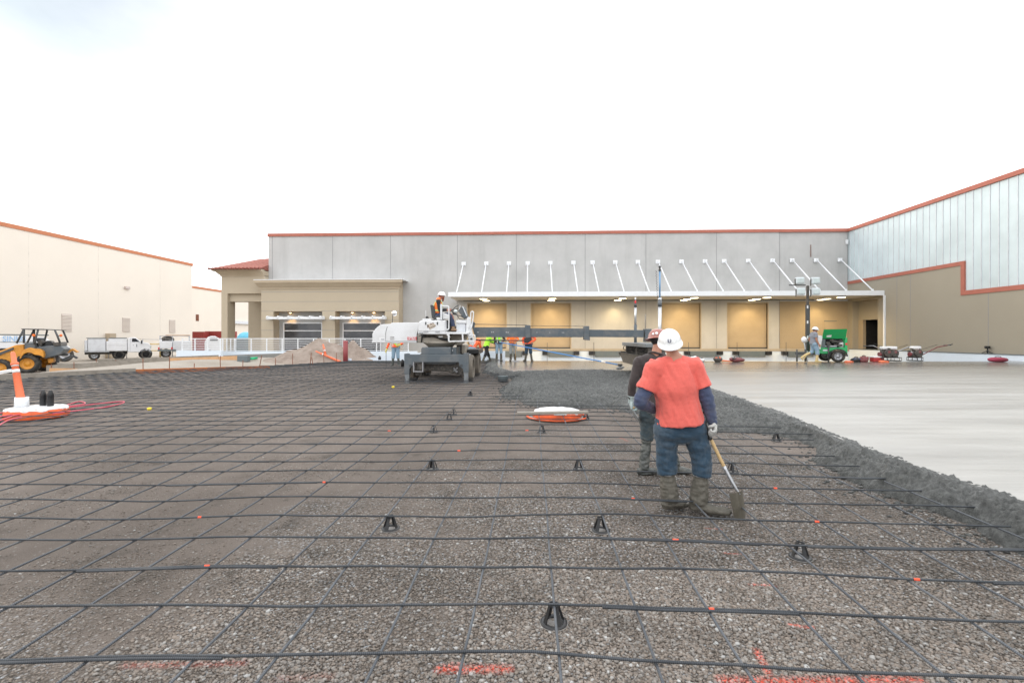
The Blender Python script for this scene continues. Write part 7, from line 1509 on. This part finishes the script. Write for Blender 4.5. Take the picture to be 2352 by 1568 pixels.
# walking man in grey
gw = gz(1861, 831); sc = 1.0
person('man in grey T-shirt and pale jeans striding right past the green generator', (gw.x-.05, gw.y-.3, gw.z), -math.pi/2-R(8),
       stand(pel=(0, 0, .93), neck=(0, .0, 1.42), head=(0, .06, 1.545), shL=(-.18, 0, 1.36), shR=(.18, 0, 1.36), elL=(-.22, -.12, 1.10), wrL=(-.22, -.02, .86), elR=(.23, .02, 1.08), wrR=(.24, .12, .86), knL=(-.1, -.02, .50), anL=(-.1, -.38, .32), toeL=(-.1, -.44, .12), knR=(.1, .12, .50), anR=(.1, .08, .09), toeR=(.1, .27, .04)),
       look=(0, 1, -.15), shirt='grey_cloth', sleeve='short', trousers='light_denim', boots=('yellow_boot', .38), bulk=1.05)
# the crew beyond the boom and the one behind the hull
def crew(label, x, yb, rz, J, **kw):
    d = 25.6 if yb < 832 else 23.0; g = onv(x, yb, d); g.z = slab_z(g.x, d) if g.x > UP[-1].x else grav_z(g.x, d)+.1
    return person(label, (g.x, g.y, g.z), rz, J, **kw), g
(pf, _, _, _), gf = crew('man in orange shirt and lime vest with yellow gloves standing behind the white hull', 909, 838, math.pi, stand(wrR=(.42, .1, .80), elR=(.34, .0, 1.08), elL=(-.33, -.02, 1.12), wrL=(-.22, .16, 1.02), anL=(-.16, 0, .09), anR=(.16, 0, .09), toeL=(-.22, .16, .04), toeR=(.22, .16, .04)), shirt='orange_cloth', vest=('lime_cloth', 'strip_silver'), glove='glove_yellow', boots=('boot_rubber', .4), trousers='light_denim')
st = thing('probe_rod', 'thin steel rod held upright by the man behind the white hull', 'rod', (gf.x-.44, gf.y-.1, 0)); MB().cyl((gf.x-.44, gf.y-.1, gf.z-.1), (gf.x-.44, gf.y-.1, gf.z+.92), .012, n=8).build('rod', MT['dark_steel'], st)
(pb, _, _, _), gb_ = crew('man in lime shirt and black trousers with grey stripe pulling the blue pole', 1117, 831, -math.pi/2+R(25), stand(pel=(0, 0, .90), neck=(0, .16, 1.36), head=(0, .25, 1.48), shL=(-.18, .14, 1.31), shR=(.18, .14, 1.31), elL=(-.2, .32, 1.12), wrL=(-.12, .55, 1.02), elR=(.2, .34, 1.10), wrR=(.1, .60, .98), knL=(-.1, .12, .5), anL=(-.1, .28, .09), toeL=(-.1, .45, .04), knR=(.1, -.05, .5), anR=(.12, -.25, .09), toeR=(.12, -.08, .04)), shirt='lime_cloth', trousers='black_cloth', boots=('boot_mud', .38), look=(0, 1, -.4), glove='glove_grey')
crew('man in lime vest and blue jeans standing second among the crew under the boom', 1146, 829, math.pi+.2, stand(elL=(-.3, 0, 1.14), wrL=(-.16, .16, 1.02)), shirt='brown_cloth', vest=('lime_cloth', 'strip_silver'), trousers='light_denim', boots=('boot_mud', .42), bulk=.95)
(ph, _, _, _), gd = crew('man in orange shirt and grey jeans with hands together under the boom', 1178, 829, math.pi, stand(elL=(-.28, .02, 1.14), elR=(.28, .02, 1.14), wrL=(-.08, .24, 1.0), wrR=(.08, .24, 1.0)), shirt='hivis_orange', trousers='grey_jean', boots=('boot_mud', .4), bulk=1.0)
st = thing('rake_handle', 'pale wooden tool handle standing in front of the man in grey jeans', 'tool', (gd.x+.1, gd.y-.3, gd.z)); MB().cyl((gd.x+.16, gd.y-.28, gd.z), (gd.x+.12, gd.y-.26, gd.z+1.25), .017, n=8).build('shaft', MT['wood_handle'], st); MB().box((gd.x+.16, gd.y-.28, gd.z+.03), (.4, .05, .05)).build('rake_head', MT['steel'], st)
crew('man in orange long sleeves and blue jeans, hand on hip, rightmost under the boom', 1214, 829, math.pi-.15, stand(elL=(-.36, -.04, 1.16), wrL=(-.2, .1, 1.0), elR=(.3, .02, 1.12), wrR=(.26, .12, .92), anL=(-.17, 0, .09), anR=(.17, 0, .09), toeL=(-.24, .15, .04), toeR=(.24, .15, .04)), shirt='orange_cloth', trousers='denim', boots=('boot_mud', .42), bulk=1.05)
crew('man in red-orange shirt and blue jeans bending beside the machine wheels', 1086, 831, -.6, stand(pel=(0, -.05, .82), neck=(0, .33, 1.12), head=(0, .45, 1.16), shL=(-.18, .3, 1.08), shR=(.18, .3, 1.08), elL=(-.2, .4, .82), wrL=(-.14, .5, .6), elR=(.2, .4, .82), wrR=(.14, .5, .6), knL=(-.12, .12, .46), knR=(.12, .12, .46)), shirt='orange_cloth', trousers='light_denim', boots=('boot_mud', .36), look=(0, .8, -.6), hatm=('orange_plastic', 'front'))
# bull float on its long blue pole
bf = thing('bull_float', 'bull float on a very long blue pole lying out over the fresh slab', 'bull float', (2, 21, .5)); a = onv(1147, 792, 25.0); b = onv(1424, 825, 20.8); a.z = slab_z(a.x, 25)+1.02; zb = slab_z(b.x, 20.8)
b.z = zb+.13; MB().cyl(a, b, .024, n=10).build('pole', MT['blue_pole'], bf); q = a.lerp(b, .87); q2_ = a.lerp(b, .90); MB().cyl(q, q2_, .027, n=10).build('pole_label', MT['sticker_white'], bf)
MB().beam((b.x-.18, b.y-.55, zb+.035), (b.x+.2, b.y+.55, zb+.035), .2, .03).build('float_blade', MT['leg_grey'], bf, bevel=.005); MB().cyl(b, (b.x+.02, b.y, zb+.05), .04).box(b, (.18, .14, .1)).build('bracket', MT['dark_steel'], bf)
